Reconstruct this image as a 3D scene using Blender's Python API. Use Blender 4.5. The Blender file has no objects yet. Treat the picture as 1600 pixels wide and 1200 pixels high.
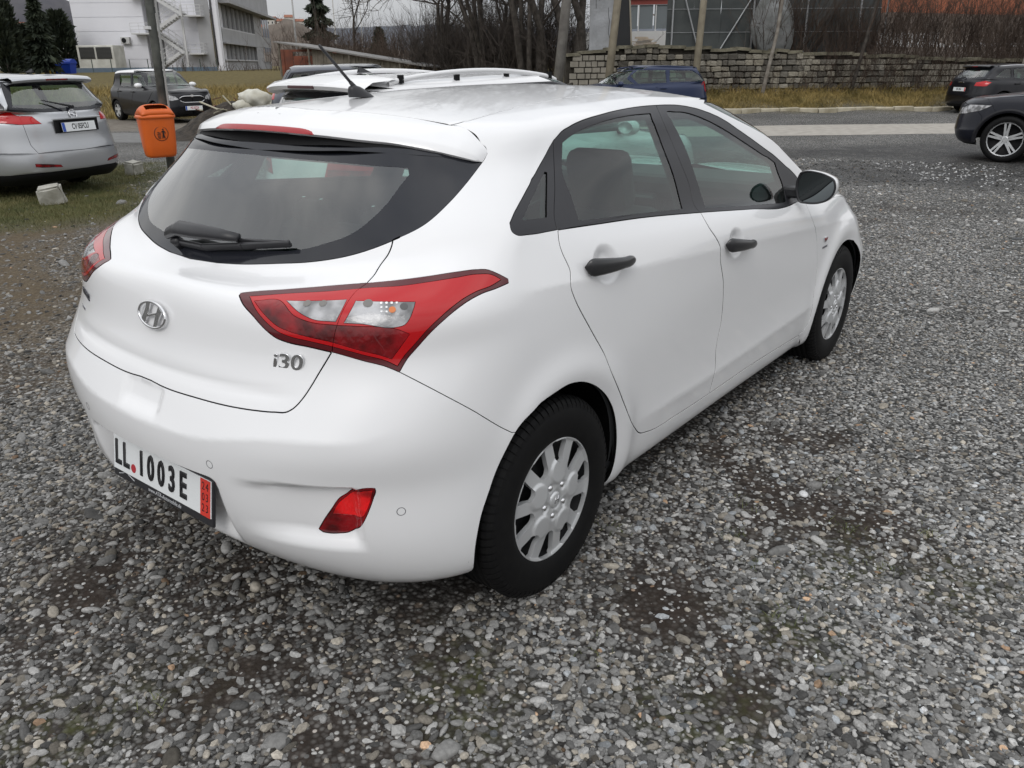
import bpy, bmesh, math, random
import numpy as np
from math import radians, pi, sin, cos
from mathutils import Vector, Matrix, geometry
from mathutils.bvhtree import BVHTree

SC = bpy.context.scene
COL = SC.collection
RND = random.Random(7)
NR = np.random.RandomState(11)

# ------------------------------------------------------------------ camera, sky, sun, exposure
CAM_POS = (-1.7708, -2.0934, 1.5409)
CAM_YAW, CAM_PITCH, CAM_ROLL, CAM_F = 0.6634909711482317, 0.3778500814248008, -0.00930314884861735, 1261.9
cd = bpy.data.cameras.new('camera'); cam = bpy.data.objects.new('camera', cd); COL.objects.link(cam)
F_ = Vector((cos(CAM_YAW)*cos(CAM_PITCH), sin(CAM_YAW)*cos(CAM_PITCH), -sin(CAM_PITCH)))
R_ = Vector((sin(CAM_YAW), -cos(CAM_YAW), 0)); U_ = R_.cross(F_)
R2 = R_*cos(CAM_ROLL)+U_*sin(CAM_ROLL); U2 = -R_*sin(CAM_ROLL)+U_*cos(CAM_ROLL)
cam.matrix_world = Matrix(((R2.x, U2.x, -F_.x, CAM_POS[0]), (R2.y, U2.y, -F_.y, CAM_POS[1]), (R2.z, U2.z, -F_.z, CAM_POS[2]), (0, 0, 0, 1)))
cd.sensor_fit = 'HORIZONTAL'; cd.sensor_width = 36.0; cd.lens = 36.0*CAM_F/1600.0
cd.clip_start = .05; cd.clip_end = 6000
SC.camera = cam
SC.view_settings.view_transform = 'Standard'; SC.view_settings.look = 'None'
SC.view_settings.gamma = 1; SC.view_settings.use_curve_mapping = False
SC.view_settings.exposure = -.74
SC.cycles.max_bounces = 10; SC.cycles.transparent_max_bounces = 16; SC.cycles.transmission_bounces = 8
SC.cycles.use_denoising = True
SUN_EL, SUN_AZ = radians(42), radians(250)      # soft light through cloud
world = bpy.data.worlds.new('World'); SC.world = world; world.use_nodes = True
nt = world.node_tree; nt.nodes.clear()
wo = nt.nodes.new('ShaderNodeOutputWorld'); bg = nt.nodes.new('ShaderNodeBackground')
sky = nt.nodes.new('ShaderNodeTexSky'); sky.sky_type = 'NISHITA'; sky.sun_disc = False
sky.sun_elevation = SUN_EL; sky.sun_rotation = SUN_AZ; sky.air_density = 1.2; sky.dust_density = 4.0; sky.ozone_density = 1.0
hs = nt.nodes.new('ShaderNodeHueSaturation'); hs.inputs['Saturation'].default_value = .14
tc = nt.nodes.new('ShaderNodeTexCoord'); mp = nt.nodes.new('ShaderNodeMapping'); mp.inputs['Scale'].default_value = (1, 1, 2.6)
nz = nt.nodes.new('ShaderNodeTexNoise'); nz.inputs['Scale'].default_value = 1.7; nz.inputs['Detail'].default_value = 5
cr = nt.nodes.new('ShaderNodeValToRGB'); cr.color_ramp.elements[0].position = .3; cr.color_ramp.elements[1].position = .72
cr.color_ramp.elements[0].color = (6.0, 6.4, 7.0, 1); cr.color_ramp.elements[1].color = (13.0, 13.0, 12.9, 1)
mx = nt.nodes.new('ShaderNodeMix'); mx.data_type = 'RGBA'; mx.blend_type = 'MIX'; mx.inputs[0].default_value = .8
sx = nt.nodes.new('ShaderNodeSeparateXYZ'); el = nt.nodes.new('ShaderNodeMapRange')     # an overcast sky is about three times brighter overhead than at the horizon
el.inputs[1].default_value = -.05; el.inputs[2].default_value = 1; el.inputs[3].default_value = 1.0; el.inputs[4].default_value = 2.7
mu_ = nt.nodes.new('ShaderNodeMix'); mu_.data_type = 'RGBA'; mu_.blend_type = 'MULTIPLY'; mu_.inputs[0].default_value = 1
L = nt.links.new
L(sky.outputs[0], hs.inputs['Color']); L(hs.outputs[0], mx.inputs[6]); L(tc.outputs['Generated'], mp.inputs[0]); L(mp.outputs[0], nz.inputs['Vector'])
L(nz.outputs[0], cr.inputs[0]); L(cr.outputs[0], mx.inputs[7]); L(tc.outputs['Generated'], sx.inputs[0]); L(sx.outputs[2], el.inputs[0]); L(mx.outputs[2], mu_.inputs[6]); L(el.outputs[0], mu_.inputs[7]); L(mu_.outputs[2], bg.inputs[0]); L(bg.outputs[0], wo.inputs[0])
bg.inputs[1].default_value = .10
sl = bpy.data.lights.new('sun', 'SUN'); sl.energy = 1.1; sl.angle = radians(25); sl.color = (1, .97, .93)
sun = bpy.data.objects.new('sun', sl); COL.objects.link(sun)
# the sky's sun azimuth runs clockwise from +Y
sd = Vector((sin(SUN_AZ)*cos(SUN_EL), cos(SUN_AZ)*cos(SUN_EL), sin(SUN_EL)))
sun.rotation_euler = sd.to_track_quat('Z', 'Y').to_euler(); sun.location = (0, 0, 30)

# ------------------------------------------------------------------ materials
MATS = {}
def mat(name, color, rough=.5, metal=0., coat=0., coat_rough=.03, spec=.5, noise=None, bump=None, trans=0., ior=1.45, emit=None, alpha=1.):
    """noise = (scale, amount, second colour, detail); bump = (scale, strength, distance)"""
    if name in MATS: return MATS[name]
    m = bpy.data.materials.new(name); m.use_nodes = True; MATS[name] = m
    t = m.node_tree; b = t.nodes['Principled BSDF']
    b.inputs['Base Color'].default_value = (*color, 1); b.inputs['Roughness'].default_value = rough
    b.inputs['Metallic'].default_value = metal; b.inputs['Coat Weight'].default_value = coat
    b.inputs['Coat Roughness'].default_value = coat_rough; b.inputs['Specular IOR Level'].default_value = spec
    b.inputs['Transmission Weight'].default_value = trans; b.inputs['IOR'].default_value = ior; b.inputs['Alpha'].default_value = alpha
    if emit: b.inputs['Emission Color'].default_value = (*emit[0], 1); b.inputs['Emission Strength'].default_value = emit[1]
    if noise or bump:
        tc = t.nodes.new('ShaderNodeTexCoord')
    if noise:
        n = t.nodes.new('ShaderNodeTexNoise'); n.inputs['Scale'].default_value = noise[0]; n.inputs['Detail'].default_value = noise[3] if len(noise) > 3 else 4
        r = t.nodes.new('ShaderNodeValToRGB'); r.color_ramp.elements[0].position = .35; r.color_ramp.elements[1].position = .65
        r.color_ramp.elements[0].color = (*color, 1); c2 = noise[2]; k = noise[1]
        r.color_ramp.elements[1].color = (*[color[i]*(1-k)+c2[i]*k for i in range(3)], 1)
        t.links.new(tc.outputs['Object'], n.inputs['Vector']); t.links.new(n.outputs[0], r.inputs[0]); t.links.new(r.outputs[0], b.inputs['Base Color'])
    if bump:
        n = t.nodes.new('ShaderNodeTexNoise'); n.inputs['Scale'].default_value = bump[0]; n.inputs['Detail'].default_value = 5
        bp = t.nodes.new('ShaderNodeBump'); bp.inputs['Strength'].default_value = bump[1]; bp.inputs['Distance'].default_value = bump[2]
        t.links.new(tc.outputs['Object'], n.inputs['Vector']); t.links.new(n.outputs[0], bp.inputs['Height']); t.links.new(bp.outputs[0], b.inputs['Normal'])
    return m
def glass_mat(name, tint, dark=.0, rough=.0, k=1.45):
    """thin automotive glass: Fresnel reflection over a tinted see-through sheet"""
    if name in MATS: return MATS[name]
    m = bpy.data.materials.new(name); m.use_nodes = True; MATS[name] = m; t = m.node_tree; t.nodes.clear()
    o = t.nodes.new('ShaderNodeOutputMaterial'); g = t.nodes.new('ShaderNodeBsdfGlossy'); g.inputs['Roughness'].default_value = rough
    tr = t.nodes.new('ShaderNodeBsdfTransparent'); tr.inputs[0].default_value = (*tint, 1)
    fr = t.nodes.new('ShaderNodeFresnel'); fr.inputs[0].default_value = 1.62
    mu = t.nodes.new('ShaderNodeMath'); mu.operation = 'MULTIPLY_ADD'; mu.inputs[1].default_value = k; mu.inputs[2].default_value = .015; mu.use_clamp = True
    mxs = t.nodes.new('ShaderNodeMixShader')
    ge = t.nodes.new('ShaderNodeNewGeometry'); io = t.nodes.new('ShaderNodeMath'); io.operation = 'MULTIPLY_ADD'; io.inputs[1].default_value = 1/1.62-1.62; io.inputs[2].default_value = 1.62
    t.links.new(ge.outputs['Backfacing'], io.inputs[0]); t.links.new(io.outputs[0], fr.inputs[0])
    t.links.new(fr.outputs[0], mu.inputs[0]); t.links.new(mu.outputs[0], mxs.inputs[0]); t.links.new(tr.outputs[0], mxs.inputs[1]); t.links.new(g.outputs[0], mxs.inputs[2]); t.links.new(mxs.outputs[0], o.inputs[0])
    return m
WHITE = mat('white_paint', (.78, .78, .79), .30, coat=.8, coat_rough=.05)
BLACKPL = mat('black_trim', (.022, .022, .025), .38, bump=(900, .05, .001))
GAP = mat('gap_black', (.004, .004, .004), .9, spec=.1)
FRIT = mat('black_glass_border', (.016, .017, .022), .08, spec=.5)
SATIN = mat('satin_black_frame', (.024, .024, .028), .36, spec=.4)
RUBBER = mat('tyre_rubber', (.006, .006, .0065), .6, spec=.18, noise=(30, .5, (.010, .0098, .0095)))
CHROME = mat('chrome', (.75, .75, .76), .08, metal=1)
HUBSILVER = mat('hubcap_silver', (.60, .61, .62), .30, metal=.45, coat=.3, coat_rough=.15)
DARKPL = mat('dark_plastic', (.008, .008, .009), .6, spec=.25)
TRIMIN = mat('cabin_trim', (.050, .053, .056), .7)
SEATM = mat('seat_cloth', (.055, .058, .062), .9, bump=(400, .2, .001))
GLASS = glass_mat('window_glass', (.50, .70, .64), k=1.2)
GLASSR = glass_mat('rear_window_glass', (.58, .74, .70), k=2.3)
def lens(name, col, rough=.08, rib=None):
    m = mat(name, col, rough, coat=.7, coat_rough=.02, spec=.3)
    if rib and not m.get('done'):
        m['done'] = 1; t = m.node_tree; b = t.nodes['Principled BSDF']; tc = t.nodes.new('ShaderNodeTexCoord')
        mp = t.nodes.new('ShaderNodeMapping'); mp.inputs['Scale'].default_value = rib
        v = t.nodes.new('ShaderNodeTexVoronoi'); v.inputs['Scale'].default_value = 1; v.distance = 'CHEBYCHEV'
        bp = t.nodes.new('ShaderNodeBump'); bp.inputs['Strength'].default_value = .6; bp.inputs['Distance'].default_value = .003
        t.links.new(tc.outputs['Object'], mp.inputs[0]); t.links.new(mp.outputs[0], v.inputs['Vector']); t.links.new(v.outputs[0], bp.inputs['Height']); t.links.new(bp.outputs[0], b.inputs['Normal'])
        r = t.nodes.new('ShaderNodeValToRGB'); r.color_ramp.elements[0].color = (*[c*1.35 for c in col], 1); r.color_ramp.elements[1].color = (*[c*.35 for c in col], 1)
        nz = t.nodes.new('ShaderNodeTexNoise'); nz.inputs['Scale'].default_value = 14; t.links.new(tc.outputs['Object'], nz.inputs['Vector'])
        r.color_ramp.elements[0].position = .38; r.color_ramp.elements[1].position = .62
        t.links.new(nz.outputs[0], r.inputs[0]); t.links.new(r.outputs[0], b.inputs['Base Color'])
    return m
RED = lens('red_lens', (.44, .003, .006)); REDDK = lens('dark_red_lens', (.20, .003, .006), rib=(60, 60, 45))
REDB = lens('bright_red_lens', (.62, .010, .012), rib=(90, 90, 70)); REDEDGE = lens('lens_edge', (.085, .005, .008))
CLEARL = lens('clear_lens', (.36, .36, .37), rib=(70, 70, 90)); AMBER = lens('amber_bulb', (.6, .18, .05))

# ------------------------------------------------------------------ objects
def tag(o, label=None, cat=None, group=None, kind=None):
    if label: o['label'] = label
    if cat: o['category'] = cat
    if group: o['group'] = group
    if kind: o['kind'] = kind
    return o
ORD = ['leftmost', 'second from the left', 'third from the left', 'fourth from the left', 'fifth from the left', 'sixth from the left', 'seventh from the left', 'eighth from the left', 'ninth from the left', 'tenth from the left', 'eleventh from the left', 'twelfth from the left', 'thirteenth from the left', 'fourteenth from the left', 'fifteenth from the left', 'sixteenth from the left']
def name_by_place():
    g = {}
    for o in SC.objects:
        if o.parent is None and o.get('group'): g.setdefault(o['group'], []).append(o)
    for k, os_ in g.items():
        if len({o['label'] for o in os_}) == len(os_): continue
        def px(o): v = o.location-cam.location; return v.dot(R2)/max(.1, v.dot(F_))
        for i, o in enumerate(sorted(os_, key=px)): o['label'] = ('%s of the %s' % (ORD[min(i, 15)] if i < len(os_)-1 else 'rightmost', k))
def link(o, parent=None):
    COL.objects.link(o)
    if parent is not None: o.parent = parent
    return o
def empty(name, loc=(0, 0, 0), rz=0., **k):
    o = bpy.data.objects.new(name, None); o.empty_display_size = .2; o.location = loc; o.rotation_euler = (0, 0, rz)
    COL.objects.link(o); return tag(o, **k)
def copy_tree(o, parent=None):
    c = o.copy(); COL.objects.link(c); c.parent = parent
    for ch in list(o.children): copy_tree(ch, c)
    return c
def mesh_np(name, V, Fc, material=None, parent=None, smooth=False, normals=None, mats=None, midx=None, **k):
    me = bpy.data.meshes.new(name); me.from_pydata([tuple(map(float, v)) for v in V], [], [tuple(map(int, f)) for f in Fc])
    for m in (mats or ([material] if material else [])): me.materials.append(m)
    if midx is not None: me.polygons.foreach_set('material_index', list(map(int, midx)))
    if smooth or normals is not None: me.polygons.foreach_set('use_smooth', [True]*len(me.polygons))
    me.update()
    if normals is not None: me.normals_split_custom_set_from_vertices([tuple(map(float, n)) for n in normals])
    o = bpy.data.objects.new(name, me); link(o, parent); return tag(o, **k)
class MB:
    """collects simple solids into one mesh"""
    def __init__(s): s.V = []; s.F = []
    def add(s, V, F):
        n = len(s.V); s.V += [tuple(v) for v in V]; s.F += [tuple(i+n for i in f) for f in F]; return s
    def box(s, c, d, rz=0, M=None, bevel=0):
        x, y, z = d[0]/2, d[1]/2, d[2]/2
        V = [Vector((a*x, b*y, e*z)) for a in (-1, 1) for b in (-1, 1) for e in (-1, 1)]
        R = M if M is not None else Matrix.Rotation(rz, 3, 'Z')
        return s.add([R @ v+Vector(c) for v in V], [(0, 1, 3, 2), (4, 6, 7, 5), (0, 4, 5, 1), (2, 3, 7, 6), (0, 2, 6, 4), (1, 5, 7, 3)])
    def bar(s, a, b, r, n=8, r2=None, cap=True):
        a = Vector(a); b = Vector(b); d = (b-a)
        if d.length < 1e-9: return s
        q = d.to_track_quat('Z', 'Y').to_matrix(); r2 = r if r2 is None else r2
        V = [a+q @ Vector((r*cos(2*pi*i/n), r*sin(2*pi*i/n), 0)) for i in range(n)]+[b+q @ Vector((r2*cos(2*pi*i/n), r2*sin(2*pi*i/n), 0)) for i in range(n)]
        F = [(i, (i+1) % n, n+(i+1) % n, n+i) for i in range(n)]
        if cap: F += [tuple(range(n-1, -1, -1)), tuple(range(n, 2*n))]
        return s.add(V, F)
    def rbar(s, a, b, w, h, up=(0, 0, 1)):
        a = Vector(a); b = Vector(b); d = (b-a).normalized(); u = Vector(up); sd_ = d.cross(u).normalized()*w/2; uu = sd_.cross(d).normalized()*h/2
        V = [p+q*1 for p in (a, b) for q in (sd_+uu, sd_-uu, -sd_-uu, -sd_+uu)]
        return s.add(V, [(0, 1, 2, 3), (7, 6, 5, 4), (0, 4, 5, 1), (1, 5, 6, 2), (2, 6, 7, 3), (3, 7, 4, 0)])
    def prism(s, poly, z0, z1, M=None, off=(0, 0, 0)):
        n = len(poly); M = M or Matrix.Identity(3); off = Vector(off)
        V = [M @ Vector((x, y, z0))+off for x, y in poly]+[M @ Vector((x, y, z1))+off for x, y in poly]
        return s.add(V, [tuple(range(n-1, -1, -1)), tuple(range(n, 2*n))]+[(i, (i+1) % n, n+(i+1) % n, n+i) for i in range(n)])
    def build(s, name, material, parent=None, smooth=False, bevel=0, loc=None, rz=None, **k):
        o = mesh_np(name, s.V, s.F, material, parent, smooth, **k)
        if bevel:
            b = o.modifiers.new('bevel', 'BEVEL'); b.width = bevel; b.segments = 2; b.limit_method = 'ANGLE'
        if loc is not None: o.location = loc
        if rz is not None: o.rotation_euler = (0, 0, rz)
        return o
def lathe(prof, n=48, axis='Y'):
    """prof [(r, h)] turned round the Y axis"""
    V = []; Fc = []
    for r, h in prof:
        for i in range(n):
            a = 2*pi*i/n; V.append((r*cos(a), h, r*sin(a)))
    m = len(prof)
    for j in range(m-1):
        for i in range(n):
            k = (i+1) % n; Fc.append((j*n+i, j*n+k, (j+1)*n+k, (j+1)*n+i))
    return V, Fc
def text_obj(name, s, size, M4, material, parent, depth=.0015, shear=0., sx=1., align='CENTER', spacing=1., bevel=0.):
    c = bpy.data.curves.new(name, 'FONT'); c.body = s; c.size = size; c.extrude = depth; c.shear = shear; c.align_x = align; c.align_y = 'CENTER'; c.space_character = spacing
    c.bevel_depth = bevel; c.resolution_u = 3
    o = bpy.data.objects.new(name, c); COL.objects.link(o)
    dg = bpy.context.evaluated_depsgraph_get(); me = bpy.data.meshes.new_from_object(o.evaluated_get(dg)); bpy.data.objects.remove(o)
    me.transform(Matrix.Diagonal((sx, 1, 1, 1))); me.transform(M4); me.materials.clear(); me.materials.append(material)
    o = bpy.data.objects.new(name, me); return link(o, parent)
def frame_m(origin, right, up):
    r = Vector(right).normalized(); u = Vector(up); u = (u-r*u.dot(r)).normalized(); n = r.cross(u)
    o = Vector(origin); return Matrix(((r.x, u.x, n.x, o.x), (r.y, u.y, n.y, o.y), (r.z, u.z, n.z, o.z), (0, 0, 0, 1)))

def pchip(xs,ys,x):
    xs=np.asarray(xs,float);ys=np.asarray(ys,float);x=np.asarray(x,float)
    if len(xs)==2: return ys[0]+(ys[1]-ys[0])*(x-xs[0])/(xs[1]-xs[0])
    h=np.diff(xs);d=np.diff(ys)/h;m=np.zeros(len(xs))
    for i in range(1,len(xs)-1):
        if d[i-1]*d[i]>0:
            w1=2*h[i]+h[i-1];w2=h[i]+2*h[i-1];m[i]=(w1+w2)/(w1/d[i-1]+w2/d[i])
    m[0]=d[0];m[-1]=d[-1]
    i=np.clip(np.searchsorted(xs,x)-1,0,len(xs)-2)
    t=(x-xs[i])/h[i];t2=t*t;t3=t2*t
    r=(2*t3-3*t2+1)*ys[i]+(t3-2*t2+t)*h[i]*m[i]+(-2*t3+3*t2)*ys[i+1]+(t3-t2)*h[i]*m[i+1]
    r=np.where(x<xs[0],ys[0]+m[0]*(x-xs[0]),r)
    return np.where(x>xs[-1],ys[-1]+m[-1]*(x-xs[-1]),r)
def cardinal(kn,v):
    """weights [len(v),len(kn)] of the natural cubic spline through knots kn"""
    n=len(kn);h=np.diff(kn);A=np.zeros((n,n));B=np.zeros((n,n));A[0,0]=A[-1,-1]=1
    for i in range(1,n-1):
        A[i,i-1]=h[i-1];A[i,i]=2*(h[i-1]+h[i]);A[i,i+1]=h[i]
        B[i,i-1]=6/h[i-1];B[i,i]=-6/h[i-1]-6/h[i];B[i,i+1]=6/h[i]
    M=np.linalg.solve(A,B)
    v=np.clip(v,kn[0],kn[-1]);i=np.clip(np.searchsorted(kn,v,side='right')-1,0,n-2)
    hh=h[i];a=(kn[i+1]-v)/hh;b=(v-kn[i])/hh
    W=np.zeros((len(v),n));r=np.arange(len(v))
    W[r,i]+=a;W[r,i+1]+=b
    W+=(((a**3-a)*hh*hh/6)[:,None])*M[i]+(((b**3-b)*hh*hh/6)[:,None])*M[i+1]
    return W
class Surf:
    """right half of a car body: u 0 rear centre, 1..2 side, 3 front centre; v 0..1 band from the sill to the roof edge, 1..2 roof"""
    def __init__(s,rows,crown=.035,disp=None):
        s.rows=rows;s.n=len(rows);s.crown=crown;s.disp=disp
        s.kn=np.array([r['v'] for r in rows],float);s.kn=s.kn/s.kn[-1]
    def row(s,j,u):
        r=s.rows[j];u=np.asarray(u,float)
        xa,xb=r['xa'],r['xb'];Wf=lambda x:pchip(r['W'][0],r['W'][1],x);Zf=lambda x:pchip(r['Z'][0],r['Z'][1],x)
        P=np.zeros((len(u),3))
        for part in (0,1,2):
            m=(u<1) if part==0 else ((u>2) if part==2 else ((u>=1)&(u<=2)))
            if not m.any(): continue
            uu=u[m]
            if part==1:
                x=xa+(xb-xa)*(uu-1);P[m,0]=x;P[m,1]=-Wf(x);P[m,2]=Zf(x);continue
            ph=(1-uu)*np.pi/2 if part==0 else (uu-2)*np.pi/2
            n=r['nr'] if part==0 else r['nf'];x0=xa if part==0 else xb
            a=(xa-r['xr']) if part==0 else (r['xf']-xb);b=float(Wf(x0));e=-1 if part==0 else 1
            c=np.cos(ph);sn=np.sin(ph);rr=(np.abs(c)**n+np.abs(sn)**n)**(-1/n)
            X=x0+e*a*rr*sn;
            eps=1e-3;sl=(float(Wf(x0+e*eps))-b)/eps   # side slope carried a little way round
            Y=b*rr*c+sl*(np.abs(X-x0))*(c**2)*.5
            ze=r['zr'] if part==0 else r['zf'];zs=float(Zf(x0));slz=(float(Zf(x0+e*eps))-zs)/eps
            w=sn**r.get('wz',2);P[m,0]=X;P[m,1]=-Y;P[m,2]=(zs+slz*np.abs(X-x0)*(1-w))*(1-w)+ze*w
        return P
    def base(s,u,v):
        u=np.atleast_1d(np.asarray(u,float));v=np.atleast_1d(np.asarray(v,float))
        u=np.clip(u,0,3)
        R=np.stack([s.row(j,u) for j in range(s.n)],1)
        W=cardinal(s.kn,np.minimum(v,1))
        P=np.einsum('kj,kjc->kc',W,R)
        t=np.clip(v-1,0,1)
        y8=P[:,1].copy();m=t>0
        if m.any():
            P[m,1]=y8[m]*(1-t[m]);
            full=np.minimum(1,(np.abs(y8[m])/.12));P[m,2]+=s.crown*full**2*(1-(1-t[m])**2)
        return P
    def S(s,u,v):
        P=s.base(u,v)
        if s.disp is not None:
            e=2e-3;u=np.atleast_1d(np.asarray(u,float));v=np.atleast_1d(np.asarray(v,float))
            N=s.nrm(s.base,u,v);P=P+N*s.disp(P,u,v)[:,None]
        return P
    def nrm(s,f,u,v,e=1.5e-3):
        u1=np.clip(u-e,1e-4,3);u2=np.clip(u+e,0,3-1e-4);v1=np.clip(v-e,0,2-1e-4);v2=np.clip(v+e,1e-4,2-1e-4)
        a=f(u2,v)-f(u1,v);b=f(u,v2)-f(u,v1)
        N=np.cross(a,b);l=np.linalg.norm(N,axis=1)
        bad=l<1e-12;N[bad]=[0,0,1];l[bad]=1
        return N/l[:,None]
    def normal(s,u,v): return s.nrm(s.S,np.atleast_1d(u),np.atleast_1d(v))

def sm(a,b,x):
    t=np.clip((x-a)/(b-a),0,1);return t*t*(3-2*t)
def hero_disp(P,u,v):
    x,y,z=P[:,0],-P[:,1],P[:,2];d=np.zeros(len(x));side=sm(.8,.98,u)*(1-sm(2.02,2.2,u))
    # shoulder crease through the door handles
    zc=pchip([-.3,.1,.9,2.2],[1.0,.965,.905,.80],x)
    d+=.004*np.exp(-np.sqrt((z-zc)**2+.003**2)/.03)*sm(-.25,.0,x)*side
    # lower door crease
    zl=pchip([.4,1.1,2.2],[.395,.375,.40],x)
    d+=.0075*np.exp(-np.sqrt((z-zl)**2+.004**2)/.05)*sm(.42,.75,x)*(1-sm(2.1,2.3,x))*side
    # dishes behind the door handles
    for hx,hz in ((.275,.982),(1.205,.888)):
        r=np.hypot((x-hx)/.078,(z-hz)/.062);d-=.017*(1-sm(.35,1.,r))*side
    # arches: rounded lip flare
    for cx in (0.0,2.65):
        r=np.hypot(x-cx-.02,z-.31);d+=.014*np.exp(-((r-.40)/.055)**2)*side*(z>.1)
    # rear bumper: pockets round the fog lamps and the plate
    rear=(x<0)&(v<=1);Y=np.abs(y)
    fp=sm(.36,.56,Y)*(1-sm(.680,.712,Y))*sm(.37,.425,z)*(1-sm(.552-.03*(1-sm(.36,.6,Y)),.567,z))
    d-=np.where(rear,.030*fp,0)
    pp=(1-sm(.285,.335,Y))*sm(.30,.37,z)*(1-sm(.512,.540,z))
    d-=np.where(rear,.048*pp,0)
    # handle scoop in the bumper top below the hatch
    d-=np.where(rear,.013*(1-sm(.070,.11,Y))*sm(.64,.69,z)*(1-sm(.722,.731,z)),0)
    # ledge across the bumper below the hatch
    ze=pchip([0,.25,.55,.72,.80],[.632,.642,.688,.694,.735],Y)
    d+=np.where(rear,.0075*np.exp(-(np.sqrt((z-ze)**2+.005**2))/.030)*(1-sm(.60,.80,Y)),0)
    # lower fold of the hatch
    d-=np.where(rear,.004*np.exp(-((z-(.775+.02*Y))/.016)**2)*(1-sm(.45,.6,Y)),0)
    return d
X1=[-.2,.35,1.2,2.25,2.8]
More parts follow.
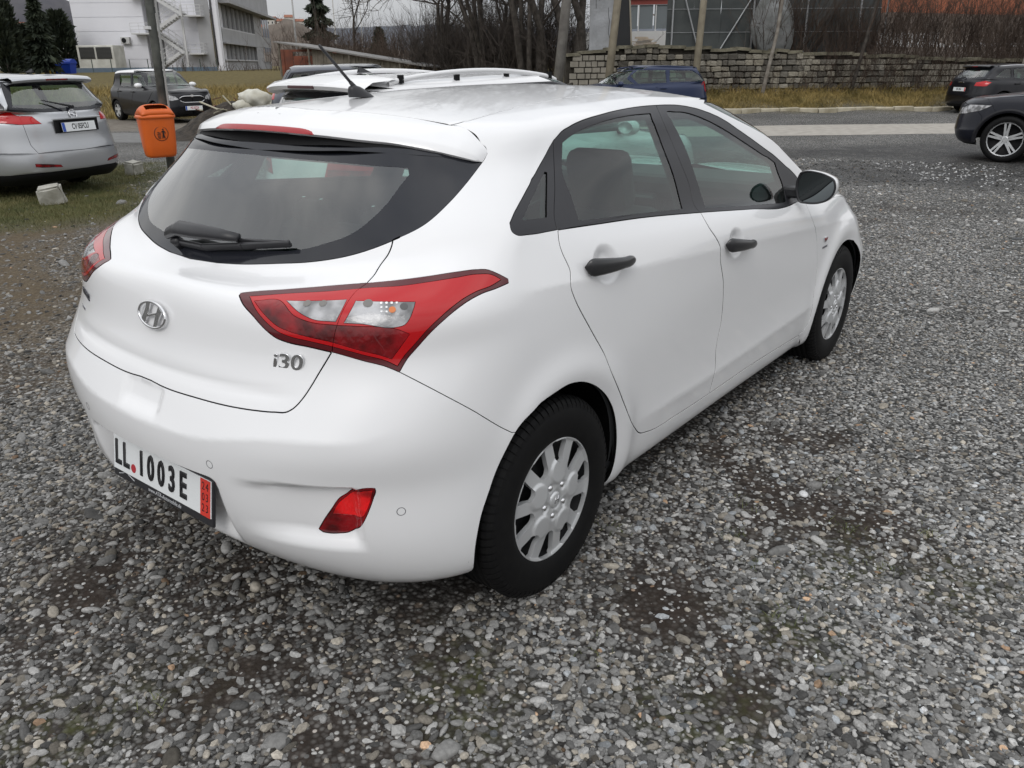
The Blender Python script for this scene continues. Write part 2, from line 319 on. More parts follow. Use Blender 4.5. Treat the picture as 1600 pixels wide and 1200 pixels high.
HERO=[
 {'v': 0, 'xr': -0.6, 'zr': 0.205, 'xf': 3.38, 'zf': 0.18, 'xa': -0.12, 'xb': 2.8, 'W': ([-0.2, 0.35, 1.2, 2.25, 2.8], [0.7836, 0.76, 0.76, 0.78, 0.78]), 'Z': ([-0.2, 0.35, 1.2, 2.25, 2.8], [0.1759, 0.155, 0.155, 0.155, 0.16]), 'nr': 3.0602, 'nf': 2.6},
 {'v': 1, 'xr': -0.705, 'zr': 0.288, 'xf': 3.45, 'zf': 0.24, 'xa': -0.12, 'xb': 2.8, 'W': ([-0.2, 0.35, 1.2, 2.25, 2.8], [0.8658, 0.835, 0.835, 0.84, 0.85]), 'Z': ([-0.2, 0.35, 1.2, 2.25, 2.8], [0.2304, 0.215, 0.21, 0.205, 0.22]), 'nr': 2.6, 'nf': 2.6},
 {'v': 2, 'xr': -0.76, 'zr': 0.3721, 'xf': 3.5, 'zf': 0.36, 'xa': -0.12, 'xb': 2.8, 'W': ([-0.2, 0.35, 1.2, 2.25, 2.8], [0.8873, 0.868, 0.858, 0.87, 0.88]), 'Z': ([-0.2, 0.35, 1.2, 2.25, 2.8], [0.3647, 0.35, 0.34, 0.33, 0.34]), 'nr': 2.6777, 'nf': 2.6},
 {'v': 3.6, 'xr': -0.8, 'zr': 0.564, 'xf': 3.5116, 'zf': 0.52, 'xa': -0.12, 'xb': 2.8, 'W': ([-0.2, 0.35, 1.2, 2.25, 2.8], [0.892, 0.88, 0.866, 0.88, 0.8911]), 'Z': ([-0.2, 0.35, 1.2, 2.25, 2.8], [0.54, 0.54, 0.53, 0.51, 0.52]), 'nr': 2.53, 'nf': 2.5947},
 {'v': 4.9, 'xr': -0.78, 'zr': 0.6634, 'xf': 3.4873, 'zf': 0.62, 'xa': -0.12, 'xb': 2.8, 'W': ([-0.2, 0.35, 1.2, 2.25, 2.8], [0.89, 0.884, 0.872, 0.88, 0.8755]), 'Z': ([-0.2, 0.35, 1.2, 2.25, 2.8], [0.68, 0.68, 0.66, 0.63, 0.63]), 'nr': 2.85, 'nf': 2.3781},
 {'v': 5.7, 'xr': -0.7523, 'zr': 0.7233, 'xf': 3.4186, 'zf': 0.7, 'xa': -0.12, 'xb': 2.8, 'W': ([-0.2, 0.35, 1.2, 2.25, 2.8], [0.884, 0.882, 0.876, 0.878, 0.8658]), 'Z': ([-0.2, 0.35, 1.2, 2.25, 2.8], [0.79, 0.77, 0.74, 0.7, 0.7]), 'nr': 2.721, 'nf': 2.2845},
 {'v': 6.9, 'xr': -0.6976, 'zr': 0.8564, 'xf': 3.3902, 'zf': 0.74, 'xa': -0.12, 'xb': 2.8, 'W': ([-0.2, 0.35, 1.2, 2.25, 2.8], [0.872, 0.876, 0.876, 0.872, 0.8434]), 'Z': ([-0.2, 0.35, 1.2, 2.25, 2.8], [0.9, 0.875, 0.84, 0.78, 0.76]), 'nr': 2.6235, 'nf': 2.1134},
 {'v': 8.1, 'xr': -0.6572, 'zr': 0.9946, 'xf': 3.3351, 'zf': 0.77, 'xa': -0.12, 'xb': 2.8, 'W': ([-0.2, 0.35, 1.2, 2.25, 2.8], [0.85, 0.862, 0.866, 0.856, 0.8093]), 'Z': ([-0.2, 0.35, 1.2, 2.25, 2.8], [1.0, 0.965, 0.93, 0.855, 0.82]), 'nr': 2.5642, 'nf': 2.0574},
 {'v': 9.0, 'xr': -0.602, 'zr': 1.0158, 'xf': 3.2175, 'zf': 0.84, 'xa': -0.1, 'xb': 2.7, 'W': ([-0.2, 0.35, 1.2, 2.25, 2.8], [0.815, 0.838, 0.84, 0.822, 0.7877]), 'Z': ([-0.2, 0.35, 1.2, 2.25, 2.8], [1.085, 1.035, 0.99, 0.91, 0.87]), 'nr': 1.8875, 'nf': 2.0872},
 {'v': 10.0, 'xr': -0.5278, 'zr': 1.0606, 'xf': 2.6677, 'zf': 0.99, 'xa': -0.02, 'xb': 2.4638, 'W': ([-0.2, 0.35, 1.2, 2.25, 2.8], [0.79, 0.8, 0.8, 0.785, 0.7466]), 'Z': ([-0.2, 0.35, 1.2, 2.25, 2.8], [1.15, 1.1, 1.04, 0.94, 0.9182]), 'nr': 2.0575, 'nf': 2.4},
 {'v': 11.6, 'xr': -0.3955, 'zr': 1.2098, 'xf': 2.0902, 'zf': 1.19, 'xa': 0.1, 'xb': 2.0122, 'W': ([0.1, 0.6, 1.2, 1.9], [0.708, 0.728, 0.728, 0.7263]), 'Z': ([0.1, 0.6, 1.2, 1.9], [1.245, 1.235, 1.22, 1.1634]), 'nr': 2.4232, 'nf': 2.5},
 {'v': 12.4, 'xr': -0.337, 'zr': 1.27, 'xf': 1.96, 'zf': 1.29, 'xa': 0.18, 'xb': 1.74, 'W': ([0.18, 0.6, 0.95, 1.7], [0.67, 0.689, 0.687, 0.69]), 'Z': ([0.18, 0.6, 0.95, 1.7], [1.305, 1.31, 1.303, 1.268]), 'nr': 2.6, 'nf': 2.6},
 {'v': 13, 'xr': -0.285, 'zr': 1.325, 'xf': 1.8073, 'zf': 1.3719, 'xa': 0.25, 'xb': 1.4165, 'W': ([0.25, 0.6, 0.95, 1.35], [0.64, 0.66, 0.655, 0.6418]), 'Z': ([0.25, 0.6, 0.95, 1.35], [1.3659, 1.3776, 1.361, 1.3558]), 'nr': 2.8, 'nf': 2.7},
 {'v': 13.7, 'xr': -0.25, 'zr': 1.375, 'xf': 1.5338, 'zf': 1.3909, 'xa': 0.22, 'xb': 1.3342, 'W': ([0.25, 0.6, 0.95, 1.2], [0.56, 0.585, 0.585, 0.5917]), 'Z': ([0.25, 0.6, 0.95, 1.2], [1.4022, 1.4156, 1.421, 1.4116]), 'nr': 3.2, 'nf': 3.0},
]

hero_surf=Surf(HERO,crown=.045,disp=hero_disp)
# panel outlines of the white hatchback as (u, v) coordinates on its body surface
FT = {
 'glass': [(0.0937, 0.7063), (0.1275, 0.7077), (0.1603, 0.7087), (0.187, 0.7098), (0.2129, 0.7112), (0.2382, 0.7124), (0.2632, 0.7133), (0.2881, 0.7136), (0.3128, 0.7135), (0.337, 0.7135), (0.3605, 0.7141), (0.3837, 0.7152), (0.4063, 0.7168), (0.4282, 0.719), (0.4492, 0.7221), (0.4682, 0.7258), (0.4865, 0.7303), (0.5044, 0.7352), (0.522, 0.7406), (0.5394, 0.7463), (0.5571, 0.7519), (0.5751, 0.7578), (0.5927, 0.7645), (0.6093, 0.7725), (0.6267, 0.7834), (0.6437, 0.7958), (0.6612, 0.8091), (0.679, 0.8233), (0.6966, 0.8391), (0.7137, 0.8567), (0.7259, 0.8718), (0.7362, 0.8865), (0.7452, 0.8998)],
 'pane': [(0.0462, 0.7323), (0.0756, 0.7351), (0.1042, 0.7374), (0.1321, 0.7393), (0.1593, 0.7409), (0.1856, 0.7422), (0.212, 0.743), (0.2381, 0.7431), (0.2634, 0.7432), (0.2876, 0.7439), (0.3104, 0.7457), (0.3307, 0.7487), (0.3501, 0.7523), (0.369, 0.7564), (0.3879, 0.7605), (0.4063, 0.7649), (0.4231, 0.7707), (0.4412, 0.7803), (0.4577, 0.7916), (0.4714, 0.8025), (0.4843, 0.8147), (0.4962, 0.8281), (0.5079, 0.8461), (0.5183, 0.8666), (0.531, 0.8904), (0.5202, 0.9045)],
 'winout': [(1.0516, 0.713), (1.0332, 0.7098), (1.0158, 0.7065), (0.9945, 0.7058), (0.9468, 0.7084), (0.9064, 0.7274), (0.8923, 0.7436), (0.9013, 0.7628), (0.9206, 0.7821), (0.9459, 0.8005), (0.9691, 0.8163), (0.993, 0.8324), (1.0065, 0.8492), (1.015, 0.8659), (1.0226, 0.882), (1.0291, 0.8967), (1.0339, 0.9095), (1.0409, 0.9205), (1.0609, 0.9324), (1.1, 0.9418), (1.1581, 0.95), (1.2039, 0.9539), (1.2536, 0.9571), (1.3026, 0.9606), (1.3596, 0.9653), (1.4286, 0.9712), (1.4977, 0.9761), (1.5617, 0.9787), (1.6188, 0.9791), (1.6751, 0.9785), (1.7513, 0.9778), (1.8248, 0.975), (1.8909, 0.9668), (1.9372, 0.9558), (1.9552, 0.9468), (1.9562, 0.9375), (1.9402, 0.9274), (1.915, 0.916), (1.8941, 0.9035), (1.8841, 0.8891), (1.8846, 0.8737), (1.8948, 0.8586), (1.9201, 0.8377), (1.9304, 0.8258), (1.9389, 0.8134), (1.9506, 0.8007), (1.9527, 0.7861), (1.9312, 0.7662), (1.871, 0.7347), (1.7713, 0.6832), (1.6809, 0.6534), (1.6421, 0.6512), (1.6107, 0.657), (1.5833, 0.6664), (1.556, 0.674), (1.5216, 0.6799), (1.4888, 0.6856), (1.4572, 0.6912), (1.4265, 0.6964), (1.3965, 0.7011), (1.3676, 0.7052), (1.3394, 0.709), (1.3117, 0.7123), (1.2846, 0.715), (1.2581, 0.7171), (1.2322, 0.7185), (1.208, 0.7191), (1.1844, 0.7192), (1.1617, 0.7189), (1.1398, 0.7183), (1.1206, 0.7177), (1.1023, 0.7169), (1.0846, 0.7158), (1.0678, 0.7145)],
 'csplit': [(1.0409, 0.9205), (1.0496, 0.9035), (1.055, 0.8837), (1.0564, 0.8612), (1.0551, 0.8388), (1.0525, 0.8181), (1.0485, 0.796), (1.0444, 0.7738), (1.0431, 0.7507), (1.0475, 0.7255), (1.0516, 0.713)],
 'bsplit': [(1.6751, 0.9785), (1.6158, 0.9546), (1.5479, 0.9314), (1.4995, 0.9087), (1.4727, 0.8864), (1.4558, 0.8634), (1.4449, 0.8419), (1.4377, 0.8227), (1.4318, 0.8043), (1.4252, 0.7855), (1.4152, 0.7672), (1.4036, 0.7466), (1.3972, 0.7234), (1.3965, 0.7011)],
 'rglass': [(1.0754, 0.9136), (1.0952, 0.9208), (1.119, 0.9272), (1.155, 0.9329), (1.1966, 0.9372), (1.2474, 0.9412), (1.3052, 0.9446), (1.3665, 0.9484), (1.4372, 0.9533), (1.503, 0.9568), (1.5671, 0.9588), (1.494, 0.9318), (1.4514, 0.908), (1.4263, 0.8829), (1.4106, 0.857), (1.4006, 0.8332), (1.3923, 0.8111), (1.3847, 0.7926), (1.3764, 0.7732), (1.3675, 0.7519), (1.3574, 0.7265), (1.3258, 0.7282), (1.2952, 0.7299), (1.2657, 0.7314), (1.2371, 0.7325), (1.211, 0.7333), (1.1857, 0.7338), (1.1613, 0.7339), (1.1377, 0.7339), (1.115, 0.7336), (1.0934, 0.7332), (1.0892, 0.7586), (1.0864, 0.782), (1.0833, 0.8045), (1.0797, 0.8207), (1.0766, 0.8375), (1.0769, 0.8644), (1.0783, 0.8912)],
 'fglass': [(1.6868, 0.9596), (1.743, 0.9576), (1.7935, 0.9542), (1.8228, 0.9474), (1.836, 0.9392), (1.8369, 0.9296), (1.8288, 0.9188), (1.8186, 0.9075), (1.8103, 0.8941), (1.8105, 0.8797), (1.8198, 0.8653), (1.8354, 0.8518), (1.8549, 0.8396), (1.8782, 0.8311), (1.8908, 0.8206), (1.8632, 0.7972), (1.8428, 0.7756), (1.8088, 0.7502), (1.7169, 0.6968), (1.6697, 0.6987), (1.6244, 0.6998), (1.5823, 0.7014), (1.5474, 0.7037), (1.5148, 0.7067), (1.484, 0.7102), (1.4544, 0.7139), (1.4257, 0.7174), (1.4395, 0.7469), (1.4501, 0.7696), (1.4598, 0.7897), (1.4693, 0.8088), (1.4793, 0.8278), (1.4907, 0.8478), (1.5054, 0.8699), (1.5281, 0.8938), (1.5662, 0.9169), (1.624, 0.9385)],
 'qglass': [(0.9499, 0.7488), (0.9923, 0.7491), (1.0126, 0.7495), (1.0283, 0.75), (1.0288, 0.7708), (1.0308, 0.7907), (1.0335, 0.8104), (1.0362, 0.8306), (1.0382, 0.852), (1.0328, 0.8543), (1.0229, 0.8359), (1.013, 0.8185), (1.0036, 0.8014), (0.986, 0.7844), (0.9654, 0.767)],
 'mirrortri': [(1.8987, 0.8243), (1.9307, 0.8106), (1.9419, 0.7851), (1.9176, 0.7635), (1.8649, 0.7356), (1.7929, 0.71), (1.6919, 0.6766), (1.8121, 0.7501), (1.867, 0.7971)],
 'rdoorgap': [(1.0516, 0.713), (1.0591, 0.6727), (1.0648, 0.6417), (1.0683, 0.6236), (1.0702, 0.6057), (1.0678, 0.5888), (1.0658, 0.5708), (1.0696, 0.5387), (1.0741, 0.5153), (1.0799, 0.4916), (1.0863, 0.4684), (1.095, 0.4411), (1.104, 0.4167), (1.1116, 0.3983), (1.1183, 0.3806), (1.1234, 0.3618), (1.1288, 0.3412), (1.1386, 0.3125), (1.15, 0.2804), (1.1619, 0.2452), (1.1745, 0.2107), (1.1847, 0.1872), (1.2026, 0.1601), (1.2222, 0.1376), (1.2411, 0.13), (1.2641, 0.124), (1.2856, 0.1218), (1.3066, 0.1214), (1.3285, 0.1206), (1.3511, 0.1192), (1.3739, 0.1183), (1.3971, 0.1177), (1.4209, 0.1172), (1.4487, 0.117), (1.4771, 0.1172), (1.5063, 0.1177), (1.5366, 0.1181), (1.5685, 0.1181), (1.5993, 0.1174), (1.6317, 0.1164), (1.6656, 0.1149), (1.701, 0.1132), (1.7379, 0.1113), (1.7762, 0.1093)],
 'bgap': [(1.3965, 0.7011), (1.3875, 0.6611), (1.3855, 0.6273), (1.3916, 0.5942), (1.3994, 0.5598), (1.4019, 0.5317), (1.405, 0.5027), (1.4118, 0.4673), (1.4186, 0.4337), (1.4236, 0.4005), (1.4275, 0.3694), (1.4303, 0.3352), (1.4311, 0.301), (1.4292, 0.2744), (1.426, 0.2494), (1.4247, 0.2244), (1.4268, 0.2007), (1.4279, 0.1789), (1.4255, 0.1583), (1.4244, 0.1376), (1.4228, 0.1178)],
 'fgap': [(1.8055, 0.675), (1.765, 0.6264), (1.7586, 0.5934), (1.7631, 0.5545), (1.7759, 0.5093), (1.7863, 0.4598), (1.7912, 0.4165), (1.7964, 0.3788), (1.8009, 0.3428), (1.804, 0.3072), (1.8047, 0.2666), (1.8029, 0.2294), (1.8022, 0.1982), (1.8032, 0.1686), (1.8018, 0.1428), (1.7954, 0.1195), (1.7762, 0.1093)],
 'lamp': [(0.2448, 0.5993), (0.2459, 0.6049), (0.2713, 0.6122), (0.3459, 0.6247), (0.448, 0.6326), (0.5325, 0.6337), (0.611, 0.6338), (0.6812, 0.6345), (0.7593, 0.6359), (0.8269, 0.6357), (0.8595, 0.6333), (0.8909, 0.6248), (0.9287, 0.6122), (0.927, 0.6052), (0.875, 0.6), (0.8102, 0.5944), (0.751, 0.5827), (0.6992, 0.5641), (0.6564, 0.5396), (0.6263, 0.5141), (0.607, 0.4955), (0.5932, 0.4741), (0.5643, 0.4871), (0.5208, 0.5001), (0.4556, 0.517), (0.4092, 0.5249), (0.3635, 0.5303), (0.3398, 0.5355), (0.3201, 0.5445), (0.2883, 0.5648), (0.2597, 0.5836)],
 'lampsplit': [(0.5325, 0.6337), (0.4996, 0.6139), (0.4745, 0.5829), (0.4592, 0.5459), (0.4549, 0.517)],
 'clearin': [(0.3564, 0.5987), (0.4845, 0.6044), (0.4611, 0.5662), (0.4123, 0.5696), (0.3889, 0.578)],
 'clearout': [(0.5032, 0.6019), (0.6311, 0.5951), (0.6243, 0.5857), (0.5981, 0.5581), (0.5865, 0.5559), (0.5055, 0.5634), (0.4767, 0.5643)],
 'hgap_top': [(0.5402, 0.7447), (0.5483, 0.7244), (0.5583, 0.6939), (0.5535, 0.6552), (0.5325, 0.6337)],
 'hgap_bot': [(0.0205, 0.4256), (0.0544, 0.4232), (0.178, 0.4216), (0.2655, 0.4196), (0.3208, 0.4189), (0.3583, 0.4191), (0.3858, 0.4214), (0.3958, 0.4272), (0.4117, 0.445), (0.4235, 0.464), (0.4324, 0.4803), (0.4549, 0.517)],
 'bumpgap': [(0.5932, 0.4741), (0.7012, 0.4158), (0.7867, 0.3765), (0.8878, 0.3279)],
 'bumpbot': [(0.0126, 0.0837), (0.1225, 0.0952), (0.2653, 0.1131), (0.3456, 0.1034), (0.3836, 0.0418), (0.4627, 0.0521), (0.5672, 0.0539), (0.6598, 0.0576), (0.7119, 0.0601), (0.7582, 0.0632)],
 'rarch': [(0.757, 0.0673), (0.7584, 0.1126), (0.7773, 0.1603), (0.8144, 0.2158), (0.8563, 0.2813), (0.8974, 0.3245), (0.975, 0.3508), (1.0227, 0.3592), (1.0505, 0.3603), (1.0765, 0.3492), (1.0922, 0.3357), (1.1217, 0.2947), (1.1421, 0.247), (1.1584, 0.1772), (1.1643, 0.1286), (1.165, 0.0939), (1.1632, 0.0647)],
 'farch': [(1.8291, 0.0284), (1.822, 0.0788), (1.8179, 0.1101), (1.8169, 0.1386), (1.819, 0.1685), (1.8242, 0.2006), (1.8324, 0.234), (1.8433, 0.2673), (1.8568, 0.2986), (1.8723, 0.3264), (1.8897, 0.3491), (1.9085, 0.3655), (1.9282, 0.3755), (1.9485, 0.3788), (1.9688, 0.3755), (1.9886, 0.3655), (2.0202, 0.3486), (2.0654, 0.324), (2.1053, 0.2925), (2.1398, 0.2578), (2.1676, 0.2238), (2.1887, 0.191), (2.2037, 0.1593), (2.2132, 0.1284), (2.2173, 0.0962), (2.2175, 0.0553), (2.2135, 0)],
 'fog': [(0.4201, 0.1749), (0.4257, 0.1721), (0.4402, 0.1706), (0.4621, 0.1715), (0.4845, 0.1746), (0.5024, 0.1833), (0.5222, 0.2037), (0.5368, 0.2237), (0.551, 0.2515), (0.5566, 0.2686), (0.5552, 0.2749), (0.5431, 0.2758), (0.5256, 0.273), (0.4976, 0.2501), (0.48, 0.2394), (0.4604, 0.2187), (0.4403, 0.1979)],
 'fogtop': [(0.4739, 0.2268), (0.4966, 0.2437), (0.5261, 0.2653), (0.5506, 0.2689), (0.5454, 0.2504), (0.5346, 0.2284), (0.5294, 0.2209), (0.4587, 0.2075)],
 'ditch': [(0.6609, 0.9931), (0.7018, 0.997), (0.7484, 1.0043), (0.7996, 1.0243), (0.8569, 1.0449), (0.9188, 1.064), (0.983, 1.0826), (1.0332, 1.1037), (1.0771, 1.123), (1.1199, 1.1384), (1.1621, 1.151), (1.2048, 1.1619), (1.2526, 1.1725), (1.3023, 1.1816), (1.3557, 1.1905), (1.4108, 1.1985), (1.4644, 1.2058), (1.5192, 1.2126), (1.5741, 1.2173), (1.6339, 1.2181), (1.7024, 1.2271)],
 'seam': [(0.4423, 1.6398), (0.5372, 1.4744), (0.5874, 1.3154), (0.6263, 1.1647), (0.6609, 0.9931), (0.6807, 0.9876), (0.6903, 0.9728), (0.7098, 0.9408), (0.7399, 0.9252), (0.7498, 0.9162), (0.7494, 0.9075), (0.7459, 0.901)],
 'lampin': [(0.2704, 0.5997), (0.3511, 0.6136), (0.45, 0.6207), (0.5314, 0.6239), (0.6071, 0.6227), (0.6762, 0.6243), (0.754, 0.6262), (0.8227, 0.6275), (0.8734, 0.6225), (0.8997, 0.6129), (0.8523, 0.6051), (0.7995, 0.5999), (0.7432, 0.5887), (0.6891, 0.5689), (0.6464, 0.5441), (0.6175, 0.5187), (0.5986, 0.5007), (0.5881, 0.4855), (0.5645, 0.4973), (0.5211, 0.51), (0.4551, 0.5262), (0.4095, 0.5337), (0.3666, 0.5394), (0.345, 0.5447), (0.3267, 0.5531), (0.2976, 0.5722)],
 'lampdark': [(0.285, 0.5914), (0.3465, 0.5963), (0.3754, 0.5738), (0.4048, 0.565), (0.4605, 0.5609), (0.5054, 0.5592), (0.585, 0.5512), (0.6094, 0.5416), (0.5747, 0.4997), (0.5585, 0.5058), (0.5065, 0.5198), (0.4548, 0.5329), (0.4106, 0.5398), (0.3691, 0.5465), (0.3447, 0.5526), (0.3124, 0.5704)],
 'seamc': [(0.4248, 1.9987), (0.4248, 1.9609), (0.426, 1.922), (0.4272, 1.8705), (0.4294, 1.8066), (0.434, 1.7448), (0.4384, 1.684)],
 'lampbits': [(0.5767, 0.5849), (0.6028, 0.589), (0.5565, 0.5973), (0.5674, 0.5969), (0.5783, 0.5964), (0.5894, 0.5959), (0.5548, 0.5899), (0.5655, 0.5896), (0.5535, 0.5826), (0.5641, 0.5822), (0.528, 0.5971), (0.4019, 0.596), (0.4352, 0.5971)],
 'valance': [(0.0007, 0.094), (0.1157, 0.0902), (0.1948, 0.0796), (0.2773, 0.0587), (0.3725, 0.0393), (0.4791, 0.0253)],
 'panetop': [(0.001, 0.929), (0.1914, 0.9257), (0.3327, 0.9191), (0.4333, 0.9116)],
 'hlamp': [(2.1841, 0.6654), (2.3306, 0.6596), (2.4427, 0.6349), (2.5737, 0.5977), (2.4908, 0.4161), (2.3284, 0.4683), (2.1624, 0.5426), (2.0495, 0.6057)],
 'bumpfront': [(2.2285, 0.1199), (2.2114, 0.2093), (2.2242, 0.3327), (2.3219, 0.4404)],
 'dish00': [(1.1436, 0.608), (1.1431, 0.6146), (1.1413, 0.6199), (1.1387, 0.6232), (1.1356, 0.6239), (1.1325, 0.622), (1.1299, 0.6179), (1.1281, 0.612), (1.1274, 0.6054), (1.128, 0.5989), (1.1296, 0.5936), (1.1322, 0.5902), (1.1352, 0.5893), (1.1383, 0.5911), (1.141, 0.5953), (1.1429, 0.6013), (1.1436, 0.608)],
 'dish01': [(1.1503, 0.6081), (1.1493, 0.6198), (1.1461, 0.6295), (1.1411, 0.6354), (1.1353, 0.6368), (1.1297, 0.6332), (1.125, 0.6255), (1.1219, 0.6151), (1.1207, 0.6032), (1.1217, 0.5915), (1.1248, 0.5816), (1.1295, 0.5753), (1.1351, 0.5736), (1.1407, 0.5769), (1.1456, 0.5848), (1.1489, 0.5958), (1.1503, 0.6081)],
 'dish02': [(1.157, 0.6068), (1.1556, 0.624), (1.1507, 0.6381), (1.1432, 0.6472), (1.1347, 0.6491), (1.1266, 0.6436), (1.1201, 0.6322), (1.1156, 0.617), (1.114, 0.6), (1.1155, 0.5829), (1.12, 0.5686), (1.1269, 0.5594), (1.1351, 0.5569), (1.1432, 0.5617), (1.1502, 0.5728), (1.155, 0.589), (1.157, 0.6068)],
 'dish03': [(1.1629, 0.6067), (1.1611, 0.6286), (1.1547, 0.6471), (1.1446, 0.6592), (1.1334, 0.6618), (1.1234, 0.6542), (1.1155, 0.6391), (1.1101, 0.6196), (1.1081, 0.598), (1.11, 0.5764), (1.1159, 0.5582), (1.1247, 0.5464), (1.1351, 0.5431), (1.1455, 0.5491), (1.1543, 0.5635), (1.1603, 0.5839), (1.1629, 0.6067)],
 'dish10': [(1.4605, 0.553), (1.4599, 0.5602), (1.4582, 0.5662), (1.4557, 0.57), (1.4527, 0.571), (1.4495, 0.5691), (1.4469, 0.5645), (1.4451, 0.558), (1.4445, 0.5505), (1.4452, 0.5434), (1.4471, 0.5376), (1.4498, 0.534), (1.4529, 0.533), (1.4559, 0.5349), (1.4584, 0.5393), (1.46, 0.5456), (1.4605, 0.553)],
 'dish11': [(1.4671, 0.5536), (1.4661, 0.5667), (1.4633, 0.5776), (1.4589, 0.5844), (1.4534, 0.5861), (1.4476, 0.5826), (1.4424, 0.5743), (1.439, 0.5626), (1.4379, 0.5492), (1.4393, 0.5364), (1.4427, 0.5259), (1.4477, 0.5194), (1.4534, 0.5176), (1.4589, 0.521), (1.4634, 0.5289), (1.4662, 0.5402), (1.4671, 0.5536)],
 'dish12': [(1.4738, 0.5536), (1.4723, 0.5723), (1.4686, 0.5877), (1.4626, 0.5973), (1.4547, 0.5998), (1.4459, 0.5948), (1.4381, 0.583), (1.4328, 0.5664), (1.4312, 0.5474), (1.4333, 0.5292), (1.4384, 0.5143), (1.4456, 0.505), (1.4538, 0.5024), (1.4619, 0.5071), (1.4684, 0.5185), (1.4725, 0.5347), (1.4738, 0.5536)],
 'dish13': [(1.4796, 0.5541), (1.478, 0.5777), (1.4737, 0.5971), (1.4664, 0.6094), (1.4564, 0.6125), (1.445, 0.606), (1.4345, 0.5912), (1.4275, 0.5702), (1.4254, 0.5462), (1.428, 0.5233), (1.4345, 0.5045), (1.4435, 0.4926), (1.454, 0.4894), (1.4644, 0.4954), (1.4729, 0.5097), (1.4781, 0.5303), (1.4796, 0.5541)],
}

# ------------------------------------------------------------------ car body panels cut out of one continuous surface
def catmull(pts, closed=False, step=.006, corner=50, su=1.9, sv=1.3):
    """densify a traced uv polyline; smooth except at corners"""
    p = [np.array(q, float) for q in pts]; n = len(p); out = []
    sc = np.array([su, sv])
    def ang(i):
        if not closed and (i <= 0 or i >= n-1): return True
        a = (p[i % n]-p[(i-1) % n])*sc; b = (p[(i+1) % n]-p[i % n])*sc
        c = np.dot(a, b)/(np.linalg.norm(a)*np.linalg.norm(b)+1e-12)
        return math.degrees(math.acos(max(-1, min(1, c)))) > corner
    segs = n if closed else n-1
    for i in range(segs):
        a, b = p[i], p[(i+1) % n]; ln = np.linalg.norm((b-a)*sc)
        ca, cb = ang(i), ang((i+1) % n)
        p0 = a-(b-a) if ca else p[(i-1) % n]; p3 = b+(b-a) if cb else p[(i+2) % n]
        # centripetal-like tangents limited by the segment length
        def tan(q0, q1, q2):
            l1 = np.linalg.norm((q1-q0)*sc)+1e-9; l2 = np.linalg.norm((q2-q1)*sc)+1e-9
            return ((q1-q0)/l1*l2+(q2-q1)/l2*l1)/(l1+l2)*ln
        m1 = (b-a) if ca else tan(p0, a, b); m2 = (b-a) if cb else tan(a, b, p3)
        k = max(1, int(ln/step))
        for j in range(k):
            t = j/k; t2 = t*t; t3 = t2*t
            out.append((2*t3-3*t2+1)*a+(t3-2*t2+t)*m1+(-2*t3+3*t2)*b+(t3-t2)*m2)
    if not closed: out.append(p[-1])
    return [tuple(q) for q in out]
def in_poly(P, poly):
    x, y = P[:, 0], P[:, 1]; c = np.zeros(len(P), bool); n = len(poly)
    for i in range(n):
        x1, y1 = poly[i]; x2, y2 = poly[(i+1) % n]
        if y1 == y2: continue
        m = ((y1 > y) != (y2 > y)) & (x < (x2-x1)*(y-y1)/(y2-y1)+x1); c ^= m
    return c
